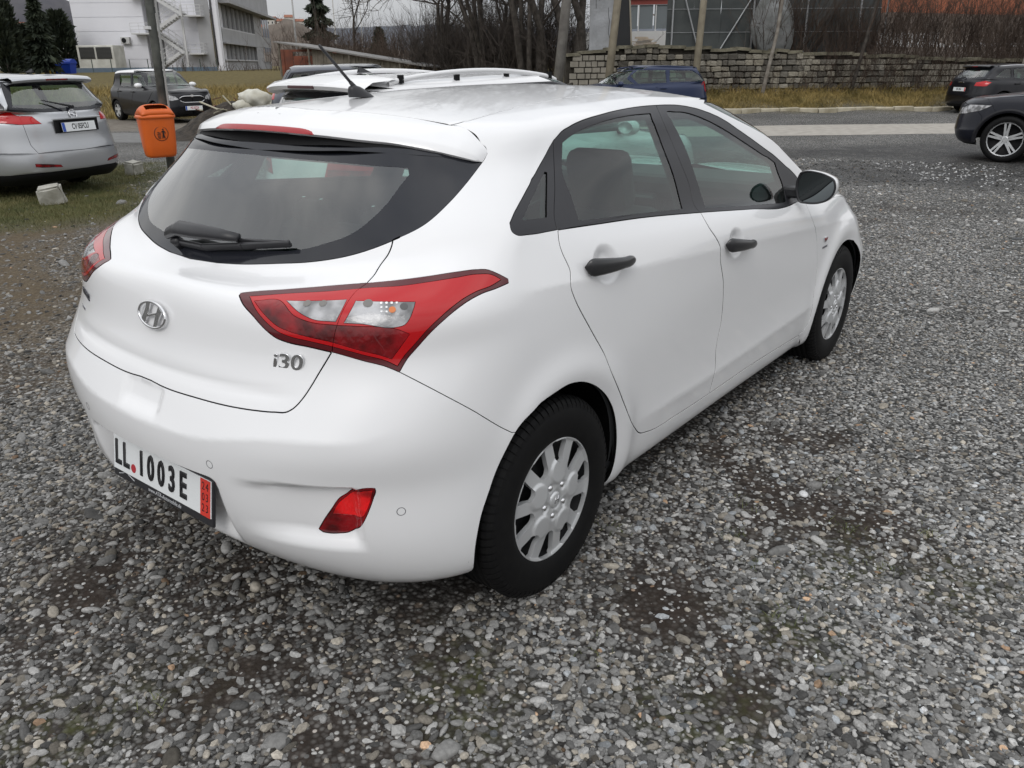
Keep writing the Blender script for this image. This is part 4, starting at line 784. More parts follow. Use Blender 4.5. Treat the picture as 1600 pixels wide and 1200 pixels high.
    # inside shell, floor, wheel wells
    B.inner('cabin_lining', TRIMIN, car, ['qglass', 'rglass', 'fglass', 'pane', 'glass', 'wscreen', 'rarch', 'farch'], depth=.030)
    m = MB(); m.box((1.32, 0, .19), (1.9, 1.5, .05)); m.box((1.3, 0, .35), (3.4, 1.10, .04)); m.box((-.30, 0, .40), (.5, 1.0, .3)); m.box((-.5, 0, .30), (.2, 1.15, .06))
    m.build('underbody', DARKPL, car)
    for x in (0, 2.65):
        for sg in (1, -1):
            m = MB(); n = 20; s1 = []
            for i in range(n+1):
                a = pi*(-.03+1.06*i/n); s1.append((x+.375*cos(a), .31+.365*sin(a)))
            V = [(p, -sg*.845, q) for p, q in s1]+[(p, -sg*.56, q) for p, q in s1]+[(x, -sg*.56, .31)]
            F = [(i, i+1, n+2+i, n+1+i) for i in range(n)]+[(n+1+i, n+2+i, 2*n+2) for i in range(n)]
            m.add(V, F); m.build('wheel_arch_liner', GAP, car)
    for x in (0, 2.65):
        for sg in (-1, 1): wheel_hero(car, x, sg*(.868-.0975+.008), right=sg < 0)
    # exhaust and rear beam just visible below
    m = MB(); m.bar((-.62, .38, .25), (-.35, .36, .26), .022, 12); m.build('exhaust_pipe', mat('steel', (.25, .24, .23), .4, metal=1), car, smooth=True)
    hero_details(car, B)
    hero_cabin(car)
    bpy.context.view_layer.update()
    for cb in [c for c in car.children if c.name.startswith('cabin') and c.type == 'EMPTY']:
        for c in list(cb.children): m_ = Matrix.Translation(cb.location) @ c.matrix_local; c.parent = car; c.matrix_local = m_
        bpy.data.objects.remove(cb)
    return car
def surf_bar(car, name, material, pts, wid, hgt, nseg=24, sec=10, lift=.02, mirror=True):
    """a bar along a 3D line, oval in section, with radius profiles wid(t), hgt(t)"""
    out = []
    for sg in ((1, -1) if mirror else (1,)):
        S_ = []; a = np.array(pts[0]); b = np.array(pts[1])
        for i in range(nseg+1):
            t = i/nseg; c = a+(b-a)*t+np.array([0, -1, 0])*lift*math.sin(pi*min(1, max(0, t)))**.45
            r = []
            for k in range(sec):
                th = 2*pi*k/sec; r.append((c[0], (c[1]-hgt(t)*cos(th))*sg, c[2]+wid(t)*sin(th)))
            S_.append(r)
        V, F = loft(S_, True)
        if sg < 0: F = [f[::-1] for f in F]
        out.append(mesh_np(name, V, F, material, car, smooth=True))
    return out
def hero_details(car, B):
    # door handles with a painted dish behind
    for nm, a, b, dz in (('door_handle', (.150, -.862, .996), (.412, -.864, .974), 0), ('door_handle', (1.085, -.882, .903), (1.345, -.884, .868), 0)):
        hs_ = surf_bar(car, nm, mat('handle_black', (.022, .022, .024), .30, coat=.3), (a, b),
                 lambda t: (.0205*(1-t)**.8+.0085+.004*math.exp(-((t-.82)/.12)**2))*math.sqrt(max(.01, 1-(1-min(1, t/.10))**2))*math.sqrt(max(.01, 1-(1-min(1, (1-t)/.10))**2)),
                 lambda t: .0115*math.sqrt(max(.02, 1-(1-min(1, t/.08))**2))*math.sqrt(max(.02, 1-(1-min(1, (1-t)/.08))**2)), lift=.030, sec=14, nseg=40)
    # side repeater badge and lettering on the fender
    for sg in (1, -1):
        m = MB(); m.prism([(-.012, .012), (.040, .012), (.034, -.004), (.020, -.012), (-.004, -.010)], 0, .005)
        o = m.build('badge', CHROME, car, bevel=.001); o.matrix_local = frame_m((2.29, -sg*.878, .722), (sg, 0, 0), (0, 0, 1))
        m = MB(); m.prism([(-.006, .008), (.030, .008), (.024, -.003), (-.002, -.004)], .005, .006); q = m.build('badge_inlay', lens('badge_red', (.25, .02, .03)), o)
        text_obj('fender_lettering', 'BLUEDRIVE', .015, frame_m((2.305, -sg*.8805, .685), (sg, 0, 0), (0, 0, 1)), mat('lettering_grey', (.25, .25, .27), .3, metal=.8), car, depth=.001, sx=.95)
    # parking sensors: a thin ring round a painted disc
    for (y, z) in ((-.772, .496), (-.326, .577), (.326, .577), (.772, .496)):
        k = np.argmin((B.P[:, 1]+abs(y))**2+(B.P[:, 2]-z)**2+100*(B.P[:, 0] > 0)); p = B.P[k]; n = B.N[k]
        s = 1 if y < 0 else -1; o3 = Vector((p[0], p[1]*s, p[2])); n3 = Vector((n[0], n[1]*s, n[2]))
        q = n3.to_track_quat('Z', 'Y').to_matrix(); m = MB(); N_ = 24
        V = []
        for r_, h in ((.0100, .0002), (.0110, .0006), (.0119, .0002)): V += [o3+q @ Vector((r_*cos(2*pi*i/N_), r_*sin(2*pi*i/N_), h)) for i in range(N_)]
        F = [(r_*N_+i, r_*N_+(i+1) % N_, (r_+1)*N_+(i+1) % N_, (r_+1)*N_+i) for r_ in (0, 1) for i in range(N_)]
        m.add(V, F); m.build('parking_sensor', mat('sensor_ring', (.10, .10, .11), .5), car)
    # oval emblem on the tailgate
    em = empty('emblem', (-.6905, 0, .908)); em.parent = car
    M3 = frame_m((0, 0, 0), (0, -1, 0), (.20, 0, 1))
    em.matrix_local = Matrix.Translation((-.692, 0, .907)) @ M3
    S_ = []
    for i in range(49):
        a = 2*pi*i/48; c = Vector((.067*cos(a), .0355*sin(a), .004)); rd = Vector((cos(a), sin(a)*1.5, 0)).normalized()
        S_.append([tuple(c+rd*.0042*cos(b)*1.0+Vector((0, 0, .0042*sin(b)))) for b in [2*pi*k/8 for k in range(8)]])
    V, F = loft(S_, True); mesh_np('ring', V, F, CHROME, em, smooth=True)
    for pL in ([(-.052, -.017), (-.044, -.0225), (-.034, -.0285), (-.029, -.020), (-.024, -.008), (-.018, .004), (-.008, .0335), (-.018, .0330), (-.028, .0305), (-.031, .016), (-.040, .000)],
               [(.052, .017), (.044, .0225), (.034, .0285), (.029, .020), (.024, .008), (.018, -.004), (.008, -.0335), (.018, -.0330), (.028, -.0305), (.031, -.016), (.040, .000)],
               [(-.024, -.0095), (-.008, -.0060), (.006, -.0015), (.019, .0010), (.024, .0095), (.008, .0060), (-.006, .0015), (-.019, -.0010)]):
        m = MB(); m.prism(pL, .001, .0065); m.build('letter', CHROME, em, bevel=.0012)
    # i30 on the right, dealer lettering on the left of the tailgate
    P, N = B.P, B.N
    def near(y, z):
        k = np.argmin((P[:, 1]+abs(y))**2+(P[:, 2]-z)**2+100*(P[:, 0] > 0)); s = 1 if y < 0 else -1
        return Vector((P[k][0], P[k][1]*s, P[k][2])), Vector((N[k][0], N[k][1]*s, N[k][2]))
    def on_back(y, z): return near(y, z)
    p, n = on_back(-.51, .866); p2, _ = on_back(-.46, .866); r = (p-p2).normalized()
    text_obj('model_lettering', 'i30', .058, frame_m(p+n*.0015, r, (0, 0, 1)), CHROME, car, depth=.0012, shear=.22, sx=1.28, bevel=.0016)
    p, n = on_back(.49, .876); p2, _ = on_back(.53, .876); r = (p-p2).normalized()
    text_obj('dealer_lettering', 'AUTOSOR', .030, frame_m(p+n*.0012, r, (0, 0, 1)), mat('badge_dark', (.06, .06, .07), .3, metal=.6), car, depth=.001, sx=.75, bevel=.0008)
    p, n = on_back(.50, .836)
    text_obj('dealer_lettering', 'import', .022, frame_m(p+n*.0012, r, (0, 0, 1)), mat('lettering_grey', (.25, .25, .27), .3, metal=.8), car, depth=.0008, sx=.75)
    # number plate
    pl = empty('number_plate', (-.764, 0, .452)); pl.parent = car; pl.matrix_local = Matrix.Translation((-.751, 0, .441)) @ frame_m((0, 0, 0), (0, -1, 0), (.17, 0, 1))
    m = MB(); m.box((0, -.0115, 0), (.532, .139, .010)); m.build('plate_holder', BLACKPL, pl, bevel=.004)
    m = MB(); m.box((0, 0, .0065), (.520, .110, .004)); m.build('plate_sheet', mat('plate_white', (.76, .78, .79), .35, coat=.3), pl, bevel=.003)
    m = MB(); m.box((.2345, 0, .0090), (.047, .108, .0012)); m.build('red_strip', mat('plate_red', (.62, .045, .03), .4), pl)
    PB = mat('plate_black', (.01, .01, .012), .4)
    I4 = lambda x, y, z=.0086: Matrix.Translation((x, y, z))
    for s_, x in (('L', -.230), ('L', -.184), ('1', -.096), ('0', -.044), ('0', .012), ('3', .068), ('E', .126)):
        text_obj('plate_character', s_, .107, I4(x, 0), PB, pl, depth=.0008, sx=.68, bevel=.0031)
    m = MB(); m.prism([(.0135*cos(2*pi*i/24)-.143, .0135*sin(2*pi*i/24)-.026) for i in range(24)], .0085, .0094); m.build('plate_seal', mat('seal_red', (.42, .03, .04), .5), pl)
    for s_, y in (('24', .033), ('03', .001), ('23', -.031)): text_obj('plate_character', s_, .033, I4(.2345, y, .0098), PB, pl, depth=.0003, sx=.85, spacing=1.3)
    text_obj('holder_lettering', 'www.ATR-Automobile.de', .0175, I4(.02, -.0685, .0052), mat('print_grey', (.55, .56, .58), .5), pl, depth=.0002, shear=.3, sx=.95)
    m = MB(); prev = None
    for q in range(15):
        t = q/14; pt = (-.235+.09*t, -.068+.010*math.sin(pi*t)**1.2+(.003 if 4 < q < 9 else 0), .0054)
        if prev: m.bar(prev, pt, .0012, 5)
        prev = pt
    m.build('holder_drawing', mat('print_grey', (.55, .56, .58), .5), pl)
    # rear wiper
    WL = Vector((-.56, .02, 1.06)); wp = empty('rear_wiper', WL); wp.parent = car
    def gp(y, z, off=0.):
        p_, n_ = near(y, z); return p_+n_*off
    m = MB(); A = gp(.118, 1.062, .035); pts = [gp(y, z, o) for y, z, o in ((.125, 1.075, .034), (.07, 1.078, .046), (-.03, 1.082, .050), (-.12, 1.086, .048), (-.19, 1.092, .040))]
    S_ = []
    for i, (p, wd, hh) in enumerate(zip(pts, (.020, .025, .023, .018, .012), (.014, .016, .014, .012, .009))):
        _, nn = near(p.y, p.z); d = (pts[min(i+1, 4)]-pts[max(0, i-1)]).normalized(); sd_ = nn.cross(d).normalized()
        S_.append([tuple(p+sd_*wd*cos(a)+nn*hh*sin(a)) for a in [2*pi*k/10 for k in range(10)]])
    V, F = loft(S_, True); n0 = len(V); F.append(tuple(range(9, -1, -1))); F.append(tuple(range(n0-10, n0)))
    m.add(V, F); m.build('wiper_arm', BLACKPL, wp, smooth=True)
    m = MB(); q = [gp(y, z, o) for y, z, o in ((.09, 1.060, .014), (-.05, 1.064, .018), (-.20, 1.078, .022), (-.345, 1.098, .018))]
    for a, b in zip(q, q[1:]): m.rbar(a, b, .012, .020, up=(-.6, 0, .8))
    m.build('wiper_blade', BLACKPL, wp, bevel=.003)
    m = MB(); a, b = gp(-.18, 1.082, .030), gp(-.345, 1.097, .022); m.bar(a, b, .006, 8); m.build('wiper_tip', BLACKPL, wp, smooth=True)
    m = MB(); a = near(.09, 1.063)[0]; m.bar(a, gp(.09, 1.063, .03), .016, 14); m.build('wiper_pivot', BLACKPL, wp, smooth=True)
    # aerial
    [setattr(c, 'location', -WL) for c in wp.children]
    AL = Vector((.06, 0, 1.44)); an = empty('aerial', AL); an.parent = car
    zs = float(hero_surf.S(np.array([.5]), np.array([2.0]))[0, 2])
    P0 = Vector((.125, 0, 1.456))
    S_ = []
    for i in range(9):
        t = i/8; s_ = (1-t)**.55; cx = P0.x-.045+.085*t*.5-.02; c = Vector((P0.x-.03*t, 0, P0.z-.012+.036*t)); lx, wy = .043*s_+.008, .021*s_+.008
        S_.append([(c.x+lx*cos(a)*(1 if cos(a) > 0 else .9), wy*sin(a), c.z) for a in [2*pi*k/20 for k in range(20)]])
    V, F = loft(S_, True); m = MB(); m.add(V, F); m.build('aerial_base', BLACKPL, an, smooth=True)
    m = MB(); a = P0+Vector((-.026, 0, .020)); b = a+Vector((-.128, 0, .122)); m.bar(a, b, .0050, 10, r2=.0036)
    for k in range(26): c = a+(b-a)*((k+1)/27); m.bar(c, c+(b-a).normalized()*.0022, .0053, 8)
    m.bar(a-(b-a)*.03, a+(b-a)*.12, .0085, 10, r2=.006); m.build('aerial_mast', BLACKPL, an, smooth=True)
    [setattr(c, 'location', -AL) for c in an.children]
    # door mirrors
    for sg in (1, -1):
        mr = empty('door_mirror', (1.93, -sg*.92, 1.02)); mr.parent = car
        O = [(-.832, 1.06), (-.840, 1.078), (-.862, 1.087), (-.912, 1.086), (-.961, 1.074), (-.993, 1.057), (-1.003, 1.034), (-.996, .989), (-.976, .966), (-.936, .948), (-.886, .943), (-.850, .948), (-.832, .985)]
        cen = np.array([-.915, 1.015]); n = len(O)
        # smooth the outline
        oc = catmull([(a, b) for a, b in O], True, step=.008, corner=80, su=1, sv=1)
        V = []; F = []; n = len(oc)
        ringsx = [(1.935, 1.0), (1.943, 1.012), (1.96, 1.01), (1.995, .94), (2.02, .80), (2.04, .55), (2.05, .25)]
        for x, s_ in ringsx: V += [(x-1.93, (cen[0]+(a-cen[0])*s_)*sg+.92*sg, cen[1]+(b-cen[1])*s_-1.02) for a, b in oc]
        for r_ in range(len(ringsx)-1):
            F += [(r_*n+i, r_*n+(i+1) % n, (r_+1)*n+(i+1) % n, (r_+1)*n+i) for i in range(n)]
        F.append(tuple(range(len(V)-n, len(V))))
        mesh_np('mirror_housing', V, F, WHITE, mr, smooth=True)
        V = []; F = []
        for x, s_ in [(1.936, 1.002), (1.928, .985), (1.928, .93), (1.938, .885)]: V += [(x-1.93, (cen[0]+(a-cen[0])*s_)*sg+.92*sg, cen[1]+(b-cen[1])*s_-1.02) for a, b in oc]
        for r_ in range(3): F += [(r_*n+i, r_*n+(i+1) % n, (r_+1)*n+(i+1) % n, (r_+1)*n+i) for i in range(n)]
        mesh_np('mirror_bezel', V, F, BLACKPL, mr, smooth=True)
        V = [(.0085+.00*i, (cen[0]+(a-cen[0])*.895)*sg+.92*sg, cen[1]+(b-cen[1])*.895-1.02) for i, (a, b) in enumerate(oc)]
        mesh_np('mirror_glass', V, [tuple(range(n))], mat('mirror', (.13, .145, .15), .01, metal=1), mr)  # dark tint stands in for the reflection of the car's dark side
        m = MB(); m.box((.05, sg*.115, -.035), (.075, .09, .05)); m.build('mirror_foot', BLACKPL, mr, bevel=.012)
def hero_cabin(car):
    cb = empty('cabin', (1.0, 0, .4)); cb.parent = car
    def seat(x, y, w, name='seat', back=.62, hr=True):
        m = MB(); m.box((x, y, .43-.4+.0), (.52, w, .16))
        o = m.build(name, SEATM, cb, bevel=.05); o.location = (-1.0, 0, .12)
        M = Matrix.Rotation(radians(-18), 3, 'Y'); m = MB(); m.box((x-.32, y, .26), (.13, w-.02, back-.14), M=M)
        b = m.build('backrest', SEATM, o, bevel=.05)
        if hr:
            for yy in ((y,) if w < .7 else (y-.38, y, y+.38)):
                m = MB(); m.box((x-.42, yy, .59 if w < .7 else .50), (.11, .28 if w < .7 else .22, .25 if w < .7 else .10), M=M); m.build('headrest', SEATM, o, bevel=.05)
                m = MB(); m.bar((x-.42, yy-.05, .45), (x-.43, yy-.05, .56), .007); m.bar((x-.42, yy+.05, .45), (x-.43, yy+.05, .56), .007); m.build('headrest_post', CHROME, o)
        return o
    seat(1.45, -.36, .50); seat(1.45, .36, .50); seat(.62, 0, 1.26, 'rear_bench', back=.56)
    m = MB(); m.box((1.12, 0, .56), (.42, 1.36, .12)); m.box((1.17, 0, .44), (.30, 1.36, .26)); o = m.build('dashboard', TRIMIN, cb, bevel=.04)
    m = MB(); m.box((.96, 0, .36), (.10, .30, .36), M=Matrix.Rotation(radians(-18), 3, 'Y')); m.build('centre_console', mat('console', (.03, .03, .033), .4), o, bevel=.02)
    m = MB(); m.box((.925, 0, .47), (.012, .16, .07), M=Matrix.Rotation(radians(-18), 3, 'Y')); m.build('display', mat('blue_display', (.02, .04, .3), .3, emit=((.05, .12, 1.), 1.6)), o)
    for sy in (-1, 1): m = MB(); m.bar((.93, sy*.13, .20), (.99, sy*.165, .55), .006); m.build('console_trim', CHROME, o)
    m = MB(); R_w = .185; c = Vector((.70, .36, .50)); ax = Matrix.Rotation(radians(-65), 3, 'Y'); pts = [c+ax @ Vector((R_w*cos(a), R_w*sin(a), 0)) for a in [2*pi*k/32 for k in range(33)]]
    for a, b in zip(pts, pts[1:]): m.bar(a, b, .015, 8)
    for a in (0, 2.1, 4.2): m.bar(c, c+ax @ Vector((R_w*cos(a), R_w*sin(a), 0)), .013, 6)
    m.build('steering_wheel', BLACKPL, cb, smooth=True)
    m = MB(); m.box((.62, 0, .93), (.03, .24, .065)); m.build('inner_mirror', BLACKPL, cb, bevel=.01)
    m = MB(); m.box((-1.3, 0, .42), (.55, 1.0, .03)); m.build('parcel_shelf', TRIMIN, cb)

# ------------------------------------------------------------------ the other cars
def car_rows(p):
    wb, W, H = p['wb'], p['W'], p['H']; ro, fo = p['ro'], p['fo']; zb0, zb1 = p['belt']; xc = p['cowl']; xs = p['ws_top']; zn = p['nose_z']; xg, zg = p['rg_bot']; xt, zt = p['rg_top']; xrr = p['roof_r']
    X = [-.2, .35, 1.2, wb-.4, wb+.15]; xf = wb+fo; g = p.get('ground', .18); tf = p.get('tumble', .72)
    def zz(a, b): return (X, [a+(b-a)*(x+.2)/(wb+.35) for x in X])
    def ww(k, k2=None): k2 = k if k2 is None else k2; return (X, [W*(k+(k2-k)*(x+.2)/(wb+.35)) for x in X])
    zs = zb0-.13; zs1 = zb1-.10
    Zr = H-.10; R = []
    def row(v, xr, zr, xff, zf, xa, xb, Wt, Zt, nr, nf): R.append(dict(v=v, xr=xr, zr=zr, xf=xff, zf=zf, xa=xa, xb=xb, W=Wt, Z=Zt, nr=nr, nf=nf))
    row(0, -ro+.12, g+.02, xf-.15, g, -.12, wb+.15, ww(.87), zz(g-.02, g-.02), 3.2, 3)
    row(1, -ro+.03, g+.11, xf-.05, g+.08, -.12, wb+.15, ww(.955), zz(g+.06, g+.05), 3.2, 3)
    row(2.2, -ro, g+.22, xf-.01, g+.2, -.12, wb+.15, ww(.99), zz(g+.2, g+.18), 3.2, 3)
    row(3.8, -ro, .56, xf, .50, -.12, wb+.15, ww(1, .995), zz(.55, .52), 3.0, 2.8)
    row(5.2, -ro+.03, .70, xf-.02, zn-.14, -.12, wb+.15, ww(.995, .985), zz(.70, .64), 2.9, 2.7)
    row(6.9, -ro+.05, zg-.14, xf-.06, zn-.03, -.12, wb+.15, ww(.985, .965), zz(zs-.05, zn-.02), 2.8, 2.5)
    row(8.2, -ro+.08, zg-.05, xf-.13, zn+.02, -.12, wb+.10, ww(.965, .935), zz(zs+.02, zn+.06), 2.7, 2.4)
    row(9.2, xg-.03, zg-.01, xf-.40, zn+.08, -.10, wb, ww(.93, .90), zz(zb0-.05, zs1+.03), 2.7, 2.3)
    row(10.2, xg, zg+.02, xc, zb1+.04, min(-.02, xg+.5), xc-.35, ww(.90, .875), zz(zb0, zb1), 2.7, 2.6)
    m = (Zr+zb0)/2
    xaU = xt+.45; q = .5*(xg+xt)
    row(11.7, q, (zg+zt)/2, (xc+xs)/2+.05, (zb1+Zr)/2+.05, xaU-.1, (xc+xs)/2-.30, ([-.3, 1, 2], [W*.80*1.0, W*.815, W*.80]), ([-.3, 1, 2], [m, m, m-.02]), 2.9, 2.7)
    row(13, xt, zt-.02, xs+.14, Zr-.02, xaU, xs-.28, ([-.3, 1, 2], [W*(tf-.0), W*(tf+.02), W*tf]), ([-.3, 1, 2], [Zr-.015, Zr+.01, Zr-.02]), 3.2, 2.9)
    row(13.8, xrr, zt+.045, xs, H-.06, xaU, xs-.40, ([-.3, 1, 2], [W*(tf-.11), W*(tf-.09), W*(tf-.11)]), ([-.3, 1, 2], [H-.065, H-.04, H-.06]), 3.4, 3.0)
    return R
class Mapper:
    def __init__(s, surf):
        us = np.r_[np.linspace(0, 1, 60), np.linspace(1, 2, 90)[1:], np.linspace(2, 3, 50)[1:]]; vs = np.r_[np.linspace(0, 1, 90), np.linspace(1, 2, 8)[1:]]
        U, V = np.meshgrid(us, vs, indexing='ij'); Q = surf.S(U.ravel(), V.ravel()); nu, nv = len(us), len(vs)
        P = [tuple(q) for q in Q]; T = []
        for i in range(nu-1):
            for j in range(nv-1):
                a = i*nv+j; T += [(a, a+nv, a+nv+1), (a, a+nv+1, a+1)]
        s.P = P; s.T = T; s.uv = np.c_[U.ravel(), V.ravel()]; s.bvh = BVHTree.FromPolygons(P, T); s.Q = Q
    def hit(s, o, d):
        loc, n, i, _ = s.bvh.ray_cast(Vector(o), Vector(d))
        if loc is None:
            o = np.array(o); d = np.array(d); w = s.Q-o; dd = np.linalg.norm(w-np.outer(w@d, d), axis=1)+ (w@d)*1e-3; return tuple(s.uv[dd.argmin()])
        a, b, c = [np.array(s.P[k]) for k in s.T[i]]; p = np.array(loc); v0, v1, v2 = b-a, c-a, p-a
        d00, d01, d11, d20, d21 = v0@v0, v0@v1, v1@v1, v2@v0, v2@v1; den = d00*d11-d01*d01+1e-18
        v = (d11*d20-d01*d21)/den; w = (d00*d21-d01*d20)/den; A = s.uv[list(s.T[i])]
        return tuple(A[0]*(1-v-w)+A[1]*v+A[2]*w)
    def side(s, pts): return [s.hit((x, -3, z), (0, 1, 0)) for x, z in pts]
    def rear(s, pts): return [s.hit((-6, -abs(y), z), (1, 0, 0)) for y, z in pts]
    def front(s, pts): return [s.hit((9, -abs(y), z), (-1, 0, 0)) for y, z in pts]
def simple_wheel(parent, x, y, R, rr, style, rimmat, right):
    w = empty('wheel', (x, y, R)); w.parent = parent
    add_tyre(w, R, .21, rr-.006, n=40, lugs=False)
    yo = -.105
    m = MB(); V, Fc = lathe([(rr, yo+.012), (rr-.012, yo+.004), (rr-.024, yo+.02), (rr-.03, yo+.07), (.06, yo+.08), (.001, yo+.08)], 36); m.add(V, Fc)
    m.build('rim', DARKPL if style != 'lip' else rimmat, w, smooth=True)
    m = MB(); V, Fc = lathe([(rr-.0, yo+.014), (rr-.006, yo+.004), (rr-.018, yo+.008), (rr-.02, yo+.03)], 36); m.add(V, Fc)
    V, Fc = lathe([(.001, yo+.018), (.04, yo+.018), (.058, yo+.03)], 20); m.add(V, Fc)
    n = 5
    for k in range(n):
        for da in ((-.13, .13) if style == 'twin' else (0,)):
            a = radians(90)+2*pi*k/n; w0, w1 = (.020, .014) if style == 'twin' else (.036, .040)
            c0 = Vector((.035*cos(a), yo+.022, .035*sin(a))); a1 = a+da*1.0; c1 = Vector(((rr-.012)*cos(a1), yo+.012, (rr-.012)*sin(a1))); t = Vector((-sin(a), 0, cos(a)))
            V = [c0-t*w0+t*da*.08, c0+t*w0+t*da*.08, c1+t*w1, c1-t*w1]; V = V+[v+Vector((0, .022, 0)) for v in V]
            m.add(V, [(0, 1, 2, 3), (4, 7, 6, 5), (0, 4, 5, 1), (1, 5, 6, 2), (2, 6, 7, 3), (3, 7, 4, 0)])
    m.build('spokes', rimmat, w)
    if not right: w.rotation_euler = (0, 0, pi)
def plate(parent, loc, right, up, txt, w=.52, h=.11, band='L', col=(.0, .0, .0), face=(.74, .75, .77), bandcol=(.03, .09, .42), tsx=.62):
    pl = empty('number_plate', (0, 0, 0)); pl.parent = parent; pl.matrix_local = Matrix.Translation(loc) @ frame_m((0, 0, 0), right, up)
    m = MB(); m.box((0, 0, -.004), (w+.02, h+.02, .008)); m.build('plate_holder', DARKPL, pl)
    m = MB(); m.box((0, 0, .002), (w, h, .004)); m.build('plate_sheet', mat('plate_white', (.76, .78, .79), .35, coat=.3), pl)
    bx = -w/2+.024 if band == 'L' else w/2-.024
    m = MB(); m.box((bx, 0, .0048), (.044, h*.96, .0012)); m.build('band', mat('plate_band_%g' % bandcol[0], bandcol, .4), pl)
    text_obj('plate_lettering', txt, h*.86, Matrix.Translation((.02 if band == 'L' else -.02, 0, .0046)), mat('plate_ink_%g' % col[0], col, .4), pl, depth=.0006, sx=tsx, bevel=.0012)
def build_car(p):
    car = empty('parked_car', (p['pos'][0], p['pos'][1], p.get('z', 0)), radians(p['head']), label=p['label'], cat='car', group=None)
    surf = Surf(car_rows(p), crown=.035); M = Mapper(surf); S_, Rr, Fr = M.side, M.rear, M.front
    wb, W, H = p['wb'], p['W'], p['H']; R = p.get('R', .315); zb0, zb1 = p['belt']; xg, zg = p['rg_bot']; xt, zt = p['rg_top']; ro, fo = p['ro'], p['fo']; xf = wb+fo
    zbel = lambda x: zb0+(zb1-zb0)*(x+.2)/(wb+.35)
    regs = []
    def arch(cx, k=1.13):
        a = [radians(t) for t in range(200, -21, -12)]; return S_([(cx+R*k*1.06*cos(t), R+.0+R*k*sin(t)) for t in a])
    # lamps
    for nm, kind, pts in p['lamps']: regs.append((nm, {'s': S_, 'r': Rr, 'f': Fr}[kind](pts) if kind != 'm' else [q for (kk, pp) in pts for q in {'s': S_, 'r': Rr, 'f': Fr}[kk]([pp])]))
    for nm, pts in p['win']: regs.append((nm, S_(pts)))
    regs.append(('winband', S_(p['band'])))
    ra = arch(0); fa = arch(wb); regs += [('hole', ra+[(ra[-1][0], -.01), (ra[0][0], -.01)]), ('hole', fa+[(fa[-1][0], -.01), (fa[0][0], -.01)])]
    rw = Rr([(.001, zg+.05), (.35*W/.9, zg+.05), (p['rgw'][0]-.06, zg+.08), (p['rgw'][1]-.05, zt-.05), (.001, zt-.045)]); rw[0] = (-.01, rw[0][1]); rw[-1] = (-.01, rw[-1][1]); regs.append(('pane', rw))
    rg = Rr([(.001, zg+.01), (.35*W/.9, zg+.01), (p['rgw'][0], zg+.04), (p['rgw'][1], zt-.0), (.001, zt)]); rg[0] = (-.01, rg[0][1]); rg[-1] = (-.01, rg[-1][1]); regs.append(('rglass', rg))
    ws = [(2.07, .765), (2.04, .86), (2.07, .975), (3.01, .98), (3.01, .755)]; regs.append(('wscreen', ws))
    tl = Rr([(.001, p['hatch_z']), (p['hatch_w'], p['hatch_z']), (p['hatch_w']+.04, p['hatch_z']+.1), (p['hatch_w']+.02, zg), (p['rgw'][0]+.02, zg+.03), (p['rgw'][1]+.02, zt+.02)]); tl = [(-.01, tl[0][1])]+tl[1:]+[(-.01, .98)]; regs.append(('hatch', tl))
    for nm, xs_ in p['doors']:
        x0b, x0, x1, x1b = xs_; zc = .30; regs.append(('door', S_([(x0, zbel(x0)+.02), (x0b, .50), (x0b+.04, zc), (x1b-.03, zc), (x1b, .5), (x1, zbel(x1)+.02), ((x0+x1)/2, zbel(x0)+.06)])))
    rb = p.get('low', .30); lr = Rr([(.001, rb), (.5, rb), (W*.9, rb-.02)]); lr[0] = (-.01, lr[0][1]); regs.append(('lower', lr+[(.93, lr[-1][1]), (.93, -.01), (-.01, -.01)]))
    lf = Fr([(.001, .30), (.5, .30)]); regs.append(('grille', Fr([(.001, .44), (.42, .44), (.5, .30), (.45, .24), (.001, .24)])))
    if p.get('grille'): regs.append(('grille', Fr(p['grille'])))
    regs.append(('lower', [(3.01, lf[0][1]*.5), (2.2, lf[0][1]*.4), (2.2, -.01), (3.01, -.01)]))
    bn = [(1.93, .735), (1.90, .69), (1.97, .66), (2.2, .62), (3.01, .60), (3.01, .745), (2.07, .745)]; regs.append(('bonnet', bn))
    rv = p.get('roof_v', 1.03); regs.append(('roof', [(-.01, rv), (.5, rv), (1.0, rv), (2.0, rv), (2.5, rv), (3.01, rv), (3.01, 2.01), (-.01, 2.01)]))
    rb2 = [(-.01, tl[1][1])]+[tl[1]]+[(.80, tl[1][1]+.01), (.80, -.01), (-.01, -.01)]; regs.append(('bumper', rb2))
    fb = [(3.01, .52), (2.4, .48), (2.21, .40), (2.21, -.01), (3.01, -.01)]; regs.append(('fbumper', fb))
    clip = lambda pl: [(min(3.01, max(-.01, a)), min(2.01, max(-.01, b))) for a, b in pl]
    regs = [(n, clip(pl)) for n, pl in regs]
    B = Body(surf, regs, du=.03, dv=.04, step=.02, fine=.7, fine2=.8)
    paint = p['paint']; roofp = p.get('roofpaint', paint); g = p.get('gap', .003)
    names = {n for n, _ in regs}
    def pn(nm, mt, rg_, **k):
        if any(r in names for r in rg_) or 'rest' in rg_: return B.panel(nm, mt, car, rg_, **k)
    pn('body', paint, ['rest'], center=True, gap=g); pn('tailgate', paint, ['hatch'], center=True, gap=g); pn('rear_bumper', p.get('bumpmat', paint), ['bumper'], center=True, gap=g)
    pn('front_bumper', paint, ['fbumper'], center=True, gap=g); pn('bonnet', paint, ['bonnet'], center=True, gap=g); pn('roof_panel', roofp, ['roof'], center=True, gap=.001)
    pn('lower_trim', DARKPL, ['lower'], center=True, gap=0, offset=-.004); pn('grille', DARKPL, ['grille'], center=True, gap=.002, offset=-.015)
